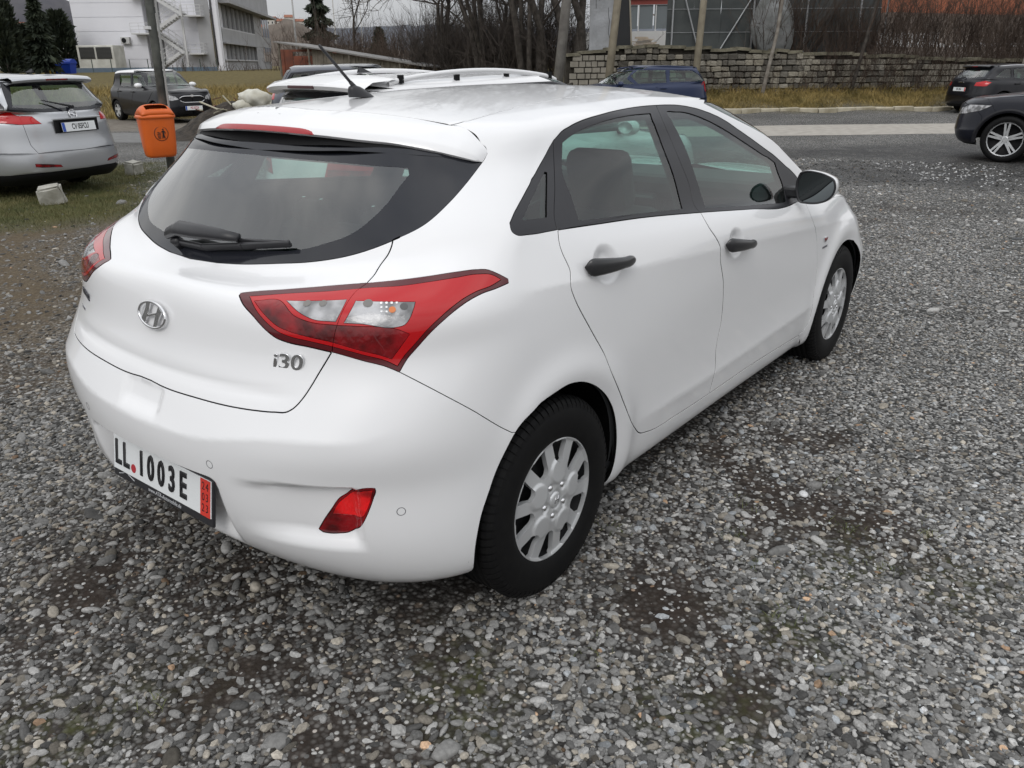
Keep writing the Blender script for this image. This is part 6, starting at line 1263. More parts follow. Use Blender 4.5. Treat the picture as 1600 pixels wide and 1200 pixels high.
def ground():
    xs = axis(-500, -3, 17, 900, .16); ys = axis(-500, -7, 17, 1200, .16); X, Y = np.meshgrid(xs, ys, indexing='ij'); Z = height(X, Y); zs_ = zones(X, Y)
    nx, ny = X.shape; V = np.c_[X.ravel(), Y.ravel(), Z.ravel()]; I = np.arange(nx*ny).reshape(nx, ny)
    Fq = np.stack([I[:-1, :-1], I[1:, :-1], I[1:, 1:], I[:-1, 1:]], -1).reshape(-1, 4)
    me = bpy.data.meshes.new('ground'); me.vertices.add(len(V)); me.vertices.foreach_set('co', V.ravel()); me.loops.add(Fq.size); me.loops.foreach_set('vertex_index', Fq.ravel().astype(np.int32))
    me.polygons.add(len(Fq)); me.polygons.foreach_set('loop_start', np.arange(0, Fq.size, 4, dtype=np.int32)); me.polygons.foreach_set('loop_total', np.full(len(Fq), 4, np.int32)); me.update(calc_edges=True); me.polygons.foreach_set('use_smooth', np.ones(len(Fq), bool))
    for a, b in (('zone_a', ('dark', 'grass', 'leaf')), ('zone_b', ('dirt', 'moss', 'far'))):
        at = me.attributes.new(a, 'FLOAT_COLOR', 'POINT'); q = np.c_[zs_[b[0]].ravel(), zs_[b[1]].ravel(), zs_[b[2]].ravel(), (zs_['verge'].ravel() if a == 'zone_a' else np.ones(len(V)))]; at.data.foreach_set('color', q.ravel().astype(np.float32))
    m = bpy.data.materials.new('gravel_ground'); m.use_nodes = True; T = m.node_tree; b = T.nodes['Principled BSDF']; Lk = T.links.new
    def N(t_, **k):
        n = T.nodes.new(t_)
        for a, v in k.items(): setattr(n, a, v)
        return n
    def mixc(fac, c1, c2, bt='MIX'):
        n = N('ShaderNodeMix', data_type='RGBA', blend_type=bt)
        for i, v in ((0, fac), (6, c1), (7, c2)):
            if isinstance(v, (tuple, float, int)): n.inputs[i].default_value = v if not isinstance(v, tuple) else (*v, 1)
            else: Lk(v, n.inputs[i])
        return n.outputs[2]
    def math_(op, a, b_=None, c=None, clamp=False):
        n = N('ShaderNodeMath', operation=op, use_clamp=clamp)
        for i, v in enumerate((a, b_, c)):
            if v is None: continue
            if isinstance(v, (int, float)): n.inputs[i].default_value = v
            else: Lk(v, n.inputs[i])
        return n.outputs[0]
    tc = N('ShaderNodeTexCoord').outputs['Object']
    def noise(s, d=5, r=.55): n = N('ShaderNodeTexNoise'); n.inputs['Scale'].default_value = s; n.inputs['Detail'].default_value = d; n.inputs['Roughness'].default_value = r; Lk(tc, n.inputs['Vector']); return n.outputs[0]
    def vor(s, f='F1', rnd=1.): n = N('ShaderNodeTexVoronoi', feature=f); n.inputs['Scale'].default_value = s; n.inputs['Randomness'].default_value = rnd; Lk(tc, n.inputs['Vector']); return n
    def ramp(v, pts):
        n = N('ShaderNodeValToRGB'); e = n.color_ramp.elements
        while len(e) < len(pts): e.new(.5)
        for q, (p_, c_) in zip(e, pts): q.position = p_; q.color = (*c_, 1) if isinstance(c_, tuple) else (c_, c_, c_, 1)
        Lk(v, n.inputs[0]); return n.outputs[0]
    A = N('ShaderNodeAttribute'); A.attribute_name = 'zone_a'; Bz = N('ShaderNodeAttribute'); Bz.attribute_name = 'zone_b'
    sa = N('ShaderNodeSeparateColor'); Lk(A.outputs['Color'], sa.inputs[0]); sb = N('ShaderNodeSeparateColor'); Lk(Bz.outputs['Color'], sb.inputs[0])
    dark, grass, leaf, verge = sa.outputs[0], sa.outputs[1], sa.outputs[2], A.outputs['Alpha']; dirt, moss, far = sb.outputs[0], sb.outputs[1], sb.outputs[2]
    # two sizes of chips, each cell its own grey, dark between them
    v1 = vor(62); v2 = vor(27); s1 = N('ShaderNodeSeparateColor'); Lk(v1.outputs['Color'], s1.inputs[0]); s2 = N('ShaderNodeSeparateColor'); Lk(v2.outputs['Color'], s2.inputs[0])
    chip1 = ramp(s1.outputs[0], [(0, (.11, .108, .104)), (.45, (.26, .257, .25)), (.8, (.38, .375, .36)), (.93, (.55, .54, .52)), (1, (.30, .22, .16))])
    gap1 = ramp(v1.outputs['Distance'], [(.25, .95), (.6, .16)]); g1 = mixc(1., chip1, gap1, 'MULTIPLY')
    chip2 = ramp(s2.outputs[0], [(0, (.12, .118, .114)), (.5, (.25, .245, .235)), (.9, (.38, .37, .35)), (1, (.36, .27, .2))]); gap2 = ramp(v2.outputs['Distance'], [(.2, .95), (.5, .15)]); g2 = mixc(1., chip2, gap2, 'MULTIPLY')
    big = math_('GREATER_THAN', s2.outputs[1], .70); grav = mixc(math_('MULTIPLY', big, math_('LESS_THAN', v2.outputs['Distance'], .42)), g1, g2)
    patch = ramp(noise(.55, 6), [(.35, .78), (.65, 1.15)]); grav = mixc(1., grav, patch, 'MULTIPLY')
    earth = ramp(noise(9, 8, .7), [(.3, (.016, .0125, .010)), (.7, (.048, .036, .029))])
    e_gr = mixc(math_('MULTIPLY', math_('GREATER_THAN', s1.outputs[1], .78), math_('LESS_THAN', v1.outputs['Distance'], .4)), earth, chip1)
    col = mixc(math_('MULTIPLY', dirt, .95, clamp=True), grav, e_gr)
    mossc = ramp(noise(38, 6, .7), [(.3, (.028, .030, .012)), (.7, (.075, .080, .028))]); mm = ramp(noise(22, 5), [(.42, 0.), (.6, 1.)])
    col = mixc(math_('MULTIPLY', moss, mm), col, mossc)
    wet = mixc(1., grav, (.26, .26, .27), 'MULTIPLY'); wn = ramp(noise(2.6, 6, .7), [(.38, 1.), (.66, .25)]); col = mixc(math_('MULTIPLY', dark, wn), col, wet)
    lf = ramp(noise(30, 7, .75), [(.3, (.050, .036, .024)), (.55, (.11, .085, .055)), (.72, (.19, .165, .12))]); ln = ramp(noise(3.1, 6, .7), [(.30, .25), (.52, 1.)]); col = mixc(math_('MULTIPLY', leaf, ln), col, lf)
    gr = ramp(noise(26, 8, .75), [(.28, (.022, .024, .010)), (.5, (.065, .068, .022)), (.74, (.13, .115, .050))]); col = mixc(grass, col, gr)
    vg = ramp(noise(5, 8, .7), [(.3, (.05, .042, .018)), (.5, (.12, .095, .04)), (.75, (.16, .14, .06))]); col = mixc(verge, col, vg)
    fe = ramp(noise(3.4, 8, .7), [(.3, (.10, .085, .07)), (.6, (.19, .17, .145)), (.8, (.25, .235, .21))]); col = mixc(math_('MULTIPLY', far, math_('SUBTRACT', 1., verge)), col, fe)
    Lk(col, b.inputs['Base Color']); b.inputs['Roughness'].default_value = .9; b.inputs['Specular IOR Level'].default_value = .12
    ht = math_('ADD', math_('MULTIPLY', math_('SUBTRACT', 1., v1.outputs['Distance']), .5), math_('MULTIPLY', noise(90, 3), .4)); bp = N('ShaderNodeBump'); bp.inputs['Strength'].default_value = .8; bp.inputs['Distance'].default_value = .010
    Lk(ht, bp.inputs['Height']); Lk(bp.outputs[0], b.inputs['Normal'])
    rr = mixc(math_('MULTIPLY', dark, wn), (.85, .85, .85), (.42, .42, .42)); Lk(rr, b.inputs['Roughness'])
    me.materials.append(m); o = bpy.data.objects.new('ground', me); link(o); tag(o, kind='structure')
def pebbles():
    """loose stones: a few stone shapes instanced on scattered points"""
    hid = bpy.data.collections.new('pebble_shapes'); rs = np.random.RandomState(5)
    m = bpy.data.materials.new('pebble'); m.use_nodes = True; T = m.node_tree; b = T.nodes['Principled BSDF']
    at = T.nodes.new('ShaderNodeAttribute'); at.attribute_type = 'INSTANCER'; at.attribute_name = 'tint'
    tc = T.nodes.new('ShaderNodeTexCoord'); nz = T.nodes.new('ShaderNodeTexNoise'); nz.inputs['Scale'].default_value = 2.2; nz.inputs['Detail'].default_value = 4
    r = T.nodes.new('ShaderNodeValToRGB'); r.color_ramp.elements[0].color = (.72, .72, .72, 1); r.color_ramp.elements[1].color = (1.15, 1.15, 1.15, 1); r.color_ramp.elements[0].position = .3; r.color_ramp.elements[1].position = .7
    mx = T.nodes.new('ShaderNodeMix'); mx.data_type = 'RGBA'; mx.blend_type = 'MULTIPLY'; mx.inputs[0].default_value = 1
    T.links.new(tc.outputs['Object'], nz.inputs['Vector']); T.links.new(nz.outputs[0], r.inputs[0]); T.links.new(at.outputs['Color'], mx.inputs[6]); T.links.new(r.outputs[0], mx.inputs[7]); T.links.new(mx.outputs[2], b.inputs['Base Color'])
    b.inputs['Roughness'].default_value = .8; b.inputs['Specular IOR Level'].default_value = .15
    NS = 10
    for k in range(NS):
        bm = bmesh.new(); bmesh.ops.create_icosphere(bm, subdivisions=2 if k < 6 else 1, radius=1)
        d = rs.randn(3, 3)*.9; ph = rs.rand(3)*6; fl = .42+.3*rs.rand(); ang = k >= 5
        for v in bm.verts:
            c = v.co; s = 1+.16*sum(math.sin(c.dot(Vector(d[i]))*1.6+ph[i]) for i in range(3))
            if ang: s *= 1+.22*(rs.rand()-.5)
            v.co = Vector((c.x*s*(1.15+.3*(k % 3)/2), c.y*s, c.z*s*fl))
        if ang:
            for q in range(3):      # a few cleaved faces
                n = Vector(rs.randn(3)); n.z = abs(n.z)*.6; n.normalize(); bmesh.ops.bisect_plane(bm, geom=bm.verts[:]+bm.edges[:]+bm.faces[:], plane_co=n*(.62+.15*rs.rand()), plane_no=n, clear_outer=True)
                bmesh.ops.contextual_create(bm, geom=[e for e in bm.edges if e.is_boundary])
        me = bpy.data.meshes.new('stone_shape'); bm.to_mesh(me); bm.free(); me.materials.append(m)
        me.polygons.foreach_set('use_smooth', [not ang]*len(me.polygons)); o = bpy.data.objects.new('stone_shape', me); hid.objects.link(o)
    pts = []; cp = np.array(CAM_POS[:2]); yaw = CAM_YAW
    def ring(r0, r1, dens, s0, s1, seed, a0=-42, a1=42):
        rs = np.random.RandomState(seed); area = radians(a1-a0)/2*(r1*r1-r0*r0); n = int(area*dens); rr = np.sqrt(rs.rand(n)*(r1*r1-r0*r0)+r0*r0); aa = yaw+np.radians(a0+(a1-a0)*rs.rand(n))
        x = cp[0]+rr*np.cos(aa); y = cp[1]+rr*np.sin(aa); u = rs.rand(n); s = s0*(s1/s0)**(u**1.7); z = zones(x, y); t, nn = TN(x, y)
        keep = rs.rand(n) < np.clip(1-z['dirt']*.93, .05, 1)*np.clip(1-z['grass']*.97, 0, 1)*(1-.82*z['leaf'])*(1-.55*z['moss'])
        keep &= (nn < 15.6) & ~((np.abs(y) < .70) & (x > -.4) & (x < 3.0))
        s = s*(1-.30*np.clip((x*.5-y*.5-.9)/1.5, 0, 1))*(1+.6*z['dirt']*rs.rand(n)); return x[keep], y[keep], s[keep], z['dark'][keep], r0
    rs = np.random.RandomState(9)
    for a in (ring(1.2, 3.4, 7500, .0034, .0135, 1, -50, 50), ring(3.4, 5.6, 3600, .0045, .0145, 2), ring(5.6, 9, 1100, .0065, .018, 3), ring(9, 15, 230, .010, .026, 4), ring(1.2, 5.5, 26, .014, .027, 5, -50, 50), ring(5.5, 12, 5, .025, .05, 6)): pts.append(a)
    x = np.concatenate([p[0] for p in pts]); y = np.concatenate([p[1] for p in pts]); s = np.concatenate([p[2] for p in pts]); dk = np.concatenate([p[3] for p in pts]); n = len(x)
    el = .75+.6*rs.rand(n)
    g = np.clip(.04+.52*rs.beta(1.5, 2.5, n), .03, .5); left = np.clip((1.2-(x*.6-y*.5))/3, 0, 1); g *= (1-.30*left)
    w0 = rs.rand(n); warm = w0+.22*left*(w0 < .95); tint = np.c_[g*1.0, g*.985, g*.955]; w = (warm > .82); tint[w] *= np.array([1.08, 1.0, .88]); w = w0 > .992; tint[w] *= np.array([1.25, .93, .72]); w = (warm < .10); tint[w] *= np.array([.92, .98, 1.05]); w = (warm < .03); tint[w] = np.clip(tint[w]*2.0, 0, .62)
    spot = (rs.rand(n) < .30*(dk > .3)*(blob(x, y, 12.3, .5, 2.2, .8, .55, 44) > .3)); tint[spot] = .5; wetm = (dk > .4) & ~spot; tint[wetm] *= .32
    me = bpy.data.meshes.new('gravel_stones'); me.vertices.add(n); me.vertices.foreach_set('co', np.c_[x, y, s*.10].ravel())
    def att(nm, ty, key, arr): a = me.attributes.new(nm, ty, 'POINT'); a.data.foreach_set(key, np.ascontiguousarray(arr).ravel())
    att('tint', 'FLOAT_COLOR', 'color', np.c_[tint, np.ones(n)].astype(np.float32)); att('size', 'FLOAT_VECTOR', 'vector', np.c_[s*el, s/el, s].astype(np.float32))
    att('turn', 'FLOAT_VECTOR', 'vector', np.c_[(rs.rand(n)-.5)*.7, (rs.rand(n)-.5)*.7, rs.rand(n)*6.28].astype(np.float32)); att('kind_no', 'INT', 'value', rs.randint(0, NS, n).astype(np.int32))
    o = bpy.data.objects.new('gravel_stones', me); link(o); tag(o, kind='stuff')
    ng = bpy.data.node_groups.new('stones', 'GeometryNodeTree'); ng.interface.new_socket('Geometry', in_out='INPUT', socket_type='NodeSocketGeometry'); ng.interface.new_socket('Geometry', in_out='OUTPUT', socket_type='NodeSocketGeometry')
    gi = ng.nodes.new('NodeGroupInput'); go = ng.nodes.new('NodeGroupOutput'); ip = ng.nodes.new('GeometryNodeInstanceOnPoints'); ci = ng.nodes.new('GeometryNodeCollectionInfo'); ci.inputs['Collection'].default_value = hid; ci.inputs['Separate Children'].default_value = True
    def na(nm, ty): q = ng.nodes.new('GeometryNodeInputNamedAttribute'); q.data_type = ty; q.inputs['Name'].default_value = nm; return q.outputs['Attribute']
    ip.inputs['Pick Instance'].default_value = True; l = ng.links.new
    l(gi.outputs[0], ip.inputs['Points']); l(ci.outputs[0], ip.inputs['Instance']); l(na('kind_no', 'INT'), ip.inputs['Instance Index']); l(na('size', 'FLOAT_VECTOR'), ip.inputs['Scale'])
    er = ng.nodes.new('FunctionNodeEulerToRotation'); l(na('turn', 'FLOAT_VECTOR'), er.inputs[0]); l(er.outputs[0], ip.inputs['Rotation']); l(ip.outputs[0], go.inputs[0])
    md = o.modifiers.new('stones', 'NODES'); md.node_group = ng
    print('stones', n)
def fast_mesh(name, V, F, material, parent=None, smooth=False, **k):
    F = np.asarray(F, np.int32); w = F.shape[1]; me = bpy.data.meshes.new(name); me.vertices.add(len(V)); me.vertices.foreach_set('co', np.asarray(V, np.float32).ravel()); me.loops.add(F.size); me.loops.foreach_set('vertex_index', F.ravel())
    me.polygons.add(len(F)); me.polygons.foreach_set('loop_start', np.arange(0, F.size, w, dtype=np.int32)); me.polygons.foreach_set('loop_total', np.full(len(F), w, np.int32)); me.update(calc_edges=True)
    if smooth: me.polygons.foreach_set('use_smooth', np.ones(len(F), bool))
    me.materials.append(material); o = bpy.data.objects.new(name, me); link(o, parent); return tag(o, **k)
def blades(name, x, y, z, h, w, material, lean=.5, seed=1, **k):
    rs = np.random.RandomState(seed); n = len(x); a = rs.rand(n)*2*pi; b = rs.rand(n)*2*pi; L_ = lean*h*(.3+rs.rand(n)); dx, dy = np.cos(a)*w, np.sin(a)*w
    V = np.zeros((n, 5, 3)); V[:, 0] = np.c_[x-dx, y-dy, z]; V[:, 1] = np.c_[x+dx, y+dy, z]; V[:, 2] = np.c_[x+dx*.8+np.cos(b)*L_*.35, y+dy*.8+np.sin(b)*L_*.35, z+h*.55]; V[:, 3] = np.c_[x-dx*.8+np.cos(b)*L_*.35, y-dy*.8+np.sin(b)*L_*.35, z+h*.55]; V[:, 4] = np.c_[x+np.cos(b)*L_, y+np.sin(b)*L_, z+h]
    i = np.arange(n)*5; F = np.concatenate([np.c_[i, i+1, i+2], np.c_[i, i+2, i+3], np.c_[i+3, i+2, i+4]]); return fast_mesh(name, V.reshape(-1, 3), F, material, **k)
GRASSM = mat('grass_blades', (.050, .060, .018), .7, noise=(3, 1, (.16, .14, .06))); DRYGRASS = mat('dry_grass', (.13, .10, .028), .8, noise=(1.6, 1, (.34, .25, .09))); TUSSOCK = mat('green_tuft', (.06, .08, .02), .7, noise=(9, 1, (.15, .16, .06)))
def vegetation_low():
    rs = np.random.RandomState(3)
    n = 90000; x = rs.rand(n)*8-2; y = rs.rand(n)*6+6.5; k = rs.rand(n) < zones(x, y)['grass']*(.45+.9*fbm(x, y, 1.5, 4)); x, y = x[k], y[k]; blades('grass', x, y, 0*x, .02+.035*rs.rand(len(x)), .0022+0*x, GRASSM, .9, 4, kind='stuff')
    # verge below the wall
    n = 42000; t = rs.rand(n)*19+2.5; nn = 24.15+rs.rand(n)*2.3; x, y = XY(t, nn); z = height(x, y); h = (.05+.16*rs.rand(n)**2)*(1+.5*(nn > 25.9)); blades('dry_grass', x, y, z-.01, h, .006+0*x, DRYGRASS, 1.1, 5, kind='stuff')
    n = 26000; t = -3-rs.rand(n)*26; nn = 24.8+rs.rand(n)**1.3*12; x, y = XY(t, nn); z = height(x, y); h = .10+.30*rs.rand(n)**2; blades('dry_grass', x, y, z-.01, h, .009+0*x, DRYGRASS, .9, 6, kind='stuff')
    # weeds between the stones
    X = []; Y = []
    for cx, cy, q in ((.62, -1.2, 60), (.9, -1.5, 50), (.5, -1.35, 40), (1.02, -1.75, 50), (.28, -1.5, 45), (.72, -1.68, 55), (-.2, -1.15, 30), (.85, -1.15, 30), (.1, -1.72, 30), (-1.05, -.35, 40), (.4, -.86, 40), (1.2, -1.35, 30)):
        a = rs.randn(q, 2)*.030; X += list(cx+a[:, 0]); Y += list(cy+a[:, 1])
    X = np.array(X); Y = np.array(Y); blades('weeds', X, Y, 0*X, .008+.016*rs.rand(len(X)), .0011+0*X, TUSSOCK, 1.3, 8, kind='stuff')
def sheet(name, poly, z, material, kind='structure', **k):
    return MB().add([(x, y, z) for x, y in poly], [tuple(range(len(poly)))]).build(name, material, kind=kind, **k)
def lane():
    m = bpy.data.materials.new('lane_surface'); m.use_nodes = True; T = m.node_tree; b = T.nodes['Principled BSDF']; tc = T.nodes.new('ShaderNodeTexCoord'); Lk = T.links.new
    mp = T.nodes.new('ShaderNodeVectorMath'); mp.operation = 'DOT_PRODUCT'; mp.inputs[1].default_value = (DX, DY, 0); Lk(tc.outputs['Object'], mp.inputs[0])
    nz = T.nodes.new('ShaderNodeTexNoise'); nz.inputs['Scale'].default_value = .8; nz.inputs['Detail'].default_value = 8; nz.inputs['Roughness'].default_value = .65; Lk(tc.outputs['Object'], nz.inputs['Vector'])
    ad = T.nodes.new('ShaderNodeMath'); ad.operation = 'MULTIPLY_ADD'; ad.inputs[1].default_value = 4; Lk(nz.outputs[0], ad.inputs[0]); Lk(mp.outputs['Value'], ad.inputs[2])
    mr = T.nodes.new('ShaderNodeMapRange'); mr.inputs[1].default_value = -1; mr.inputs[2].default_value = 6; Lk(ad.outputs[0], mr.inputs[0])
    r = T.nodes.new('ShaderNodeValToRGB'); r.color_ramp.elements[0].color = (.15, .15, .148, 1); r.color_ramp.elements[1].color = (.36, .335, .30, 1); Lk(mr.outputs[0], r.inputs[0])
    n2 = T.nodes.new('ShaderNodeTexNoise'); n2.inputs['Scale'].default_value = 5; n2.inputs['Detail'].default_value = 8; Lk(tc.outputs['Object'], n2.inputs['Vector']); r2 = T.nodes.new('ShaderNodeValToRGB'); r2.color_ramp.elements[0].position = .3; r2.color_ramp.elements[1].position = .7; r2.color_ramp.elements[0].color = (.75, .74, .72, 1); r2.color_ramp.elements[1].color = (1.1, 1.1, 1.1, 1); Lk(n2.outputs[0], r2.inputs[0])
    mx = T.nodes.new('ShaderNodeMix'); mx.data_type = 'RGBA'; mx.blend_type = 'MULTIPLY'; mx.inputs[0].default_value = 1; Lk(r.outputs[0], mx.inputs[6]); Lk(r2.outputs[0], mx.inputs[7]); Lk(mx.outputs[2], b.inputs['Base Color']); b.inputs['Roughness'].default_value = .8
    rs = np.random.RandomState(2); a = []; c = []
    for t in np.arange(-70, 61, .8):
        a.append(XY(t, 15.75+.22*(vnoise(t, 0, .5, 3)-.5)+(.25 if t < -3 else 0)*rs.rand())); c.append(XY(t, 18.75+.3*(vnoise(t, 5, .4, 4)-.5)))
    n = len(a); V = [(x, y, .004) for x, y in a+c]; MB().add(V, [(i, i+1, n+i+1, n+i) for i in range(n-1)]).build('road', m, kind='structure')
    # kerb of separate stones along the verge
    kb = empty('kerb', (*XY(4, 24), 0)); tag(kb, kind='structure'); KM = mat('kerb_stone', (.46, .42, .33), .85, noise=(2.2, 1, (.25, .22, .15)), bump=(30, .3, .01))
    protos = []
    for q in range(4):
        bm = bmesh.new(); bmesh.ops.create_cube(bm, size=1); bmesh.ops.scale(bm, vec=(.595, .20, .21), verts=bm.verts); bmesh.ops.bevel(bm, geom=bm.edges[:], offset=.018, segments=1, affect='EDGES')
        for v in bm.verts: v.co += Vector(rs.randn(3))*.004
        me = bpy.data.meshes.new('kerb_stone'); bm.to_mesh(me); bm.free(); me.materials.append(KM); protos.append(me)
    k0 = Vector((*XY(4, 24), 0))
    for i in range(34):
        t = 1.6+.612*i; o = bpy.data.objects.new('kerb_stone', protos[i % 4]); link(o, kb); p = XY(t, 24.0+.02*rs.randn()); o.location = Vector((p[0], p[1], .045+.008*rs.randn()))-k0; o.rotation_euler = (0, .01*rs.randn(), math.atan2(DY, DX)+.02*rs.randn()+pi*(i % 2))

# ------------------------------------------------------------------ vegetation builders
def tubes(segs, sides=4):
    """segs: array of (p0, p1, r0, r1)"""
    P0 = np.array([s[0] for s in segs]); P1 = np.array([s[1] for s in segs]); r0 = np.array([s[2] for s in segs]); r1 = np.array([s[3] for s in segs])
    d = P1-P0; l = np.linalg.norm(d, axis=1)[:, None]; d = d/np.maximum(l, 1e-9); a = np.cross(d, [.31, .17, .94]); a /= np.maximum(np.linalg.norm(a, axis=1), 1e-9)[:, None]; b = np.cross(d, a); n = len(segs)
    V = np.zeros((n, 2*sides, 3))
    for k in range(sides):
        c, s = cos(2*pi*k/sides), sin(2*pi*k/sides); o = a*c+b*s; V[:, k] = P0+o*r0[:, None]; V[:, sides+k] = P1+o*r1[:, None]
    base = (np.arange(n)*2*sides)[:, None]; F = np.concatenate([base+np.array([[k, (k+1) % sides, sides+(k+1) % sides, sides+k]]) for k in range(sides)]); return V.reshape(-1, 3), F
def grow(rs, p, d, L_, r, depth, out, spread=.55, up=.12, n=3, taper=.62, wob=.18, minr=.004, splits=(2, 4)):
    steps = 4 if depth > 1 else 3; q = np.array(p, float); d = np.array(d, float); rr = r
    for i in range(steps):
        d = d+rs.randn(3)*wob; d[2] += up*.3; d /= np.linalg.norm(d); q2 = q+d*L_/steps; r2 = max(minr*.6, rr*(1-.28/steps*1.4)); out[0 if depth >= n-0 else 1].append((q, q2, rr, r2)); q = q2; rr = r2
        if depth > 0 and i >= 1:
            for _ in range(rs.randint(0, 2) if depth > 1 else 1):
                dd = d+rs.randn(3)*spread; dd[2] += up; dd /= np.linalg.norm(dd); grow(rs, q, dd, L_*taper*(.7+.5*rs.rand()), max(minr, rr*.5), depth-1, out, spread, up, n, taper, wob, minr, splits)
    if depth > 0:
        for _ in range(rs.randint(*splits)):
            dd = d+rs.randn(3)*spread; dd[2] += up; dd /= np.linalg.norm(dd); grow(rs, q, dd, L_*taper*(.75+.5*rs.rand()), max(minr, rr*.72), depth-1, out, spread, up, n, taper, wob, minr, splits)
BARK = mat('bark', (.030, .025, .021), .9, noise=(6, 1, (.075, .065, .056)), bump=(20, .6, .02)); TWIG = mat('twig', (.035, .028, .024), .9, noise=(1.2, 1, (.075, .062, .053))); TWIGB = mat('brown_twig', (.045, .030, .023), .9, noise=(1.1, 1, (.10, .072, .055)))
PALEBARK = mat('pale_bark', (.15, .13, .11), .9, noise=(5, 1, (.26, .24, .21)))
def bare_tree(name, x, y, z, stems, H, r, label, seed, depth=4, spread=.5, group=None, bark=BARK, twig=TWIG, up=.10, minr=.010, lean=.12, L0=.42):
    rs = np.random.RandomState(seed); o = empty(name, (x, y, z), label=label, cat='tree', group=group); big = []; small = []
    for k in range(stems):
        a = rs.rand()*6.28; p = np.array([cos(a), sin(a), 0])*(.0 if stems == 1 else r*1.6+.25*rs.rand()); d = np.array([cos(a)*lean, sin(a)*lean, 1.])+np.append(rs.randn(2)*lean*.6, 0); d /= np.linalg.norm(d)
        out = ([], []); grow(rs, p-np.array([0, 0, .15]), d, H*L0, r*(.7+.5*rs.rand()), depth, out, spread, up, depth, .64, .10, minr)
        big += out[0]; small += out[1]
    V, F = tubes(big, 7); fast_mesh('trunk', V, F, bark, o, smooth=True)
    V, F = tubes(small, 3); fast_mesh('branches', V, F, twig, o, kind='stuff'); return o
def shrub(name, x, y, z, w, h, n, label, seed, m=TWIGB, r=.006, cat='shrub', group=None, sub=5, leanv=.35, along=None):
    rs = np.random.RandomState(seed); o = empty(name, (x, y, z), label=label, cat=cat, group=group); segs = []
    for i in range(n):
        q = rs.randn(2)*w*.38 if along is None else np.array(along)*(rs.rand()-.5)*w+rs.randn(2)*.18; p = np.array([q[0], q[1], -.05]); d = np.array([*(rs.randn(2)*leanv), 1.]); d /= np.linalg.norm(d); hh = h*(.45+.65*rs.rand()); st = 5; rr = r*(.8+.8*rs.rand())
        for k in range(st):
            d = d+rs.randn(3)*.16; d /= np.linalg.norm(d); p2 = p+d*hh/st; segs.append((p, p2, rr, rr*.85)); rr *= .85; p = p2
            if k > 0:
                for _ in range(rs.randint(1, sub)):
                    e = d+rs.randn(3)*.55; e[2] += .2; e /= np.linalg.norm(e); l = hh*.25*(.4+rs.rand()); pm = p+e*l*.5; e2 = e+rs.randn(3)*.3; e2 /= np.linalg.norm(e2); segs.append((p, pm, rr*.6, rr*.45)); segs.append((pm, pm+e2*l*.5, rr*.45, rr*.3))
    V, F = tubes(segs, 3); fast_mesh('branches', V, F, m, o); return o
def conifer(x, y, z, H, W, label, seed, kind='spruce', group=None):
    rs = np.random.RandomState(seed); o = empty('conifer', (x, y, z), label=label, cat='tree', group=group); g = mat('needles', (.012, .020, .013), .8, noise=(1.6, 1, (.035, .045, .024)))
    m = MB(); m.bar((0, 0, -.2), (0, 0, H*.96), .035*H, 8, r2=.01); m.build('trunk', BARK, o)
    n = int(2600*max(.6, W)); u = rs.rand(n)**.75; zz = .04*H+u*H*.94; prof = (1-u)**.85*W*(.75+.35*np.sin(u*42+rs.rand())) if kind == 'spruce' else W*np.sqrt(np.maximum(0, 1-(u*1.02-.05)**4))*(.8+.3*rs.rand(n))*.8
    a = rs.rand(n)*6.28; rr = prof*np.sqrt(rs.rand(n))**.6; lump = .75+.4*vnoise(a*2.2, zz, 1.6, seed); rr = rr*lump; px, py = rr*np.cos(a), rr*np.sin(a); s = .10+.16*rs.rand(n)
    if kind == 'spruce': s = s*1.3
    dr = np.c_[np.cos(a), np.sin(a), (-.45 if kind == 'spruce' else .9)+.4*rs.randn(n)]; dr /= np.linalg.norm(dr, axis=1)[:, None]; sd_ = np.cross(dr, rs.randn(n, 3)); sd_ /= np.linalg.norm(sd_, axis=1)[:, None]; c = np.c_[px, py, zz]
    V = np.stack([c-dr*s[:, None], c+sd_*s[:, None]*.38, c+dr*s[:, None]*1.3, c-sd_*s[:, None]*.38], 1).reshape(-1, 3); i = np.arange(n)*4; fast_mesh('foliage', V, np.c_[i, i+1, i+2, i+3], g, o); return o
# ------------------------------------------------------------------ buildings and other things in the distance
class Fr:
    """upright frame: s along a line on the ground, d behind it, z up"""
    def __init__(s, A, B):
        s.A = np.array(A[:2]); e = np.array(B[:2])-s.A; s.L = np.linalg.norm(e); s.e = e/s.L; s.n = np.array([-s.e[1], s.e[0]])
        if np.dot(s.n, s.A-np.array(CAM_POS[:2])) < 0: s.n = -s.n
        s.ang = math.atan2(s.e[1], s.e[0]); s.sg = 1 if abs(s.n[0]+s.e[1]) < 1e-6 else -1
    def loc(s, z): return (s.A[0], s.A[1], z)
    def p(s, a, d, z): return (a*1., d*s.sg*1., z)
WALLG = mat('pale_grey_cladding', (.74, .74, .78), .6, noise=(.5, .5, (.66, .66, .70))); WALLD = mat('grey_render', (.36, .36, .37), .8, noise=(.8, .8, (.29, .29, .295))); STEELW = mat('painted_steel', (.55, .55, .55), .5); DKWIN = mat('dark_window', (.02, .025, .03), .08, coat=.5); WINFR = mat('window_frame_grey', (.45, .45, .46), .5)
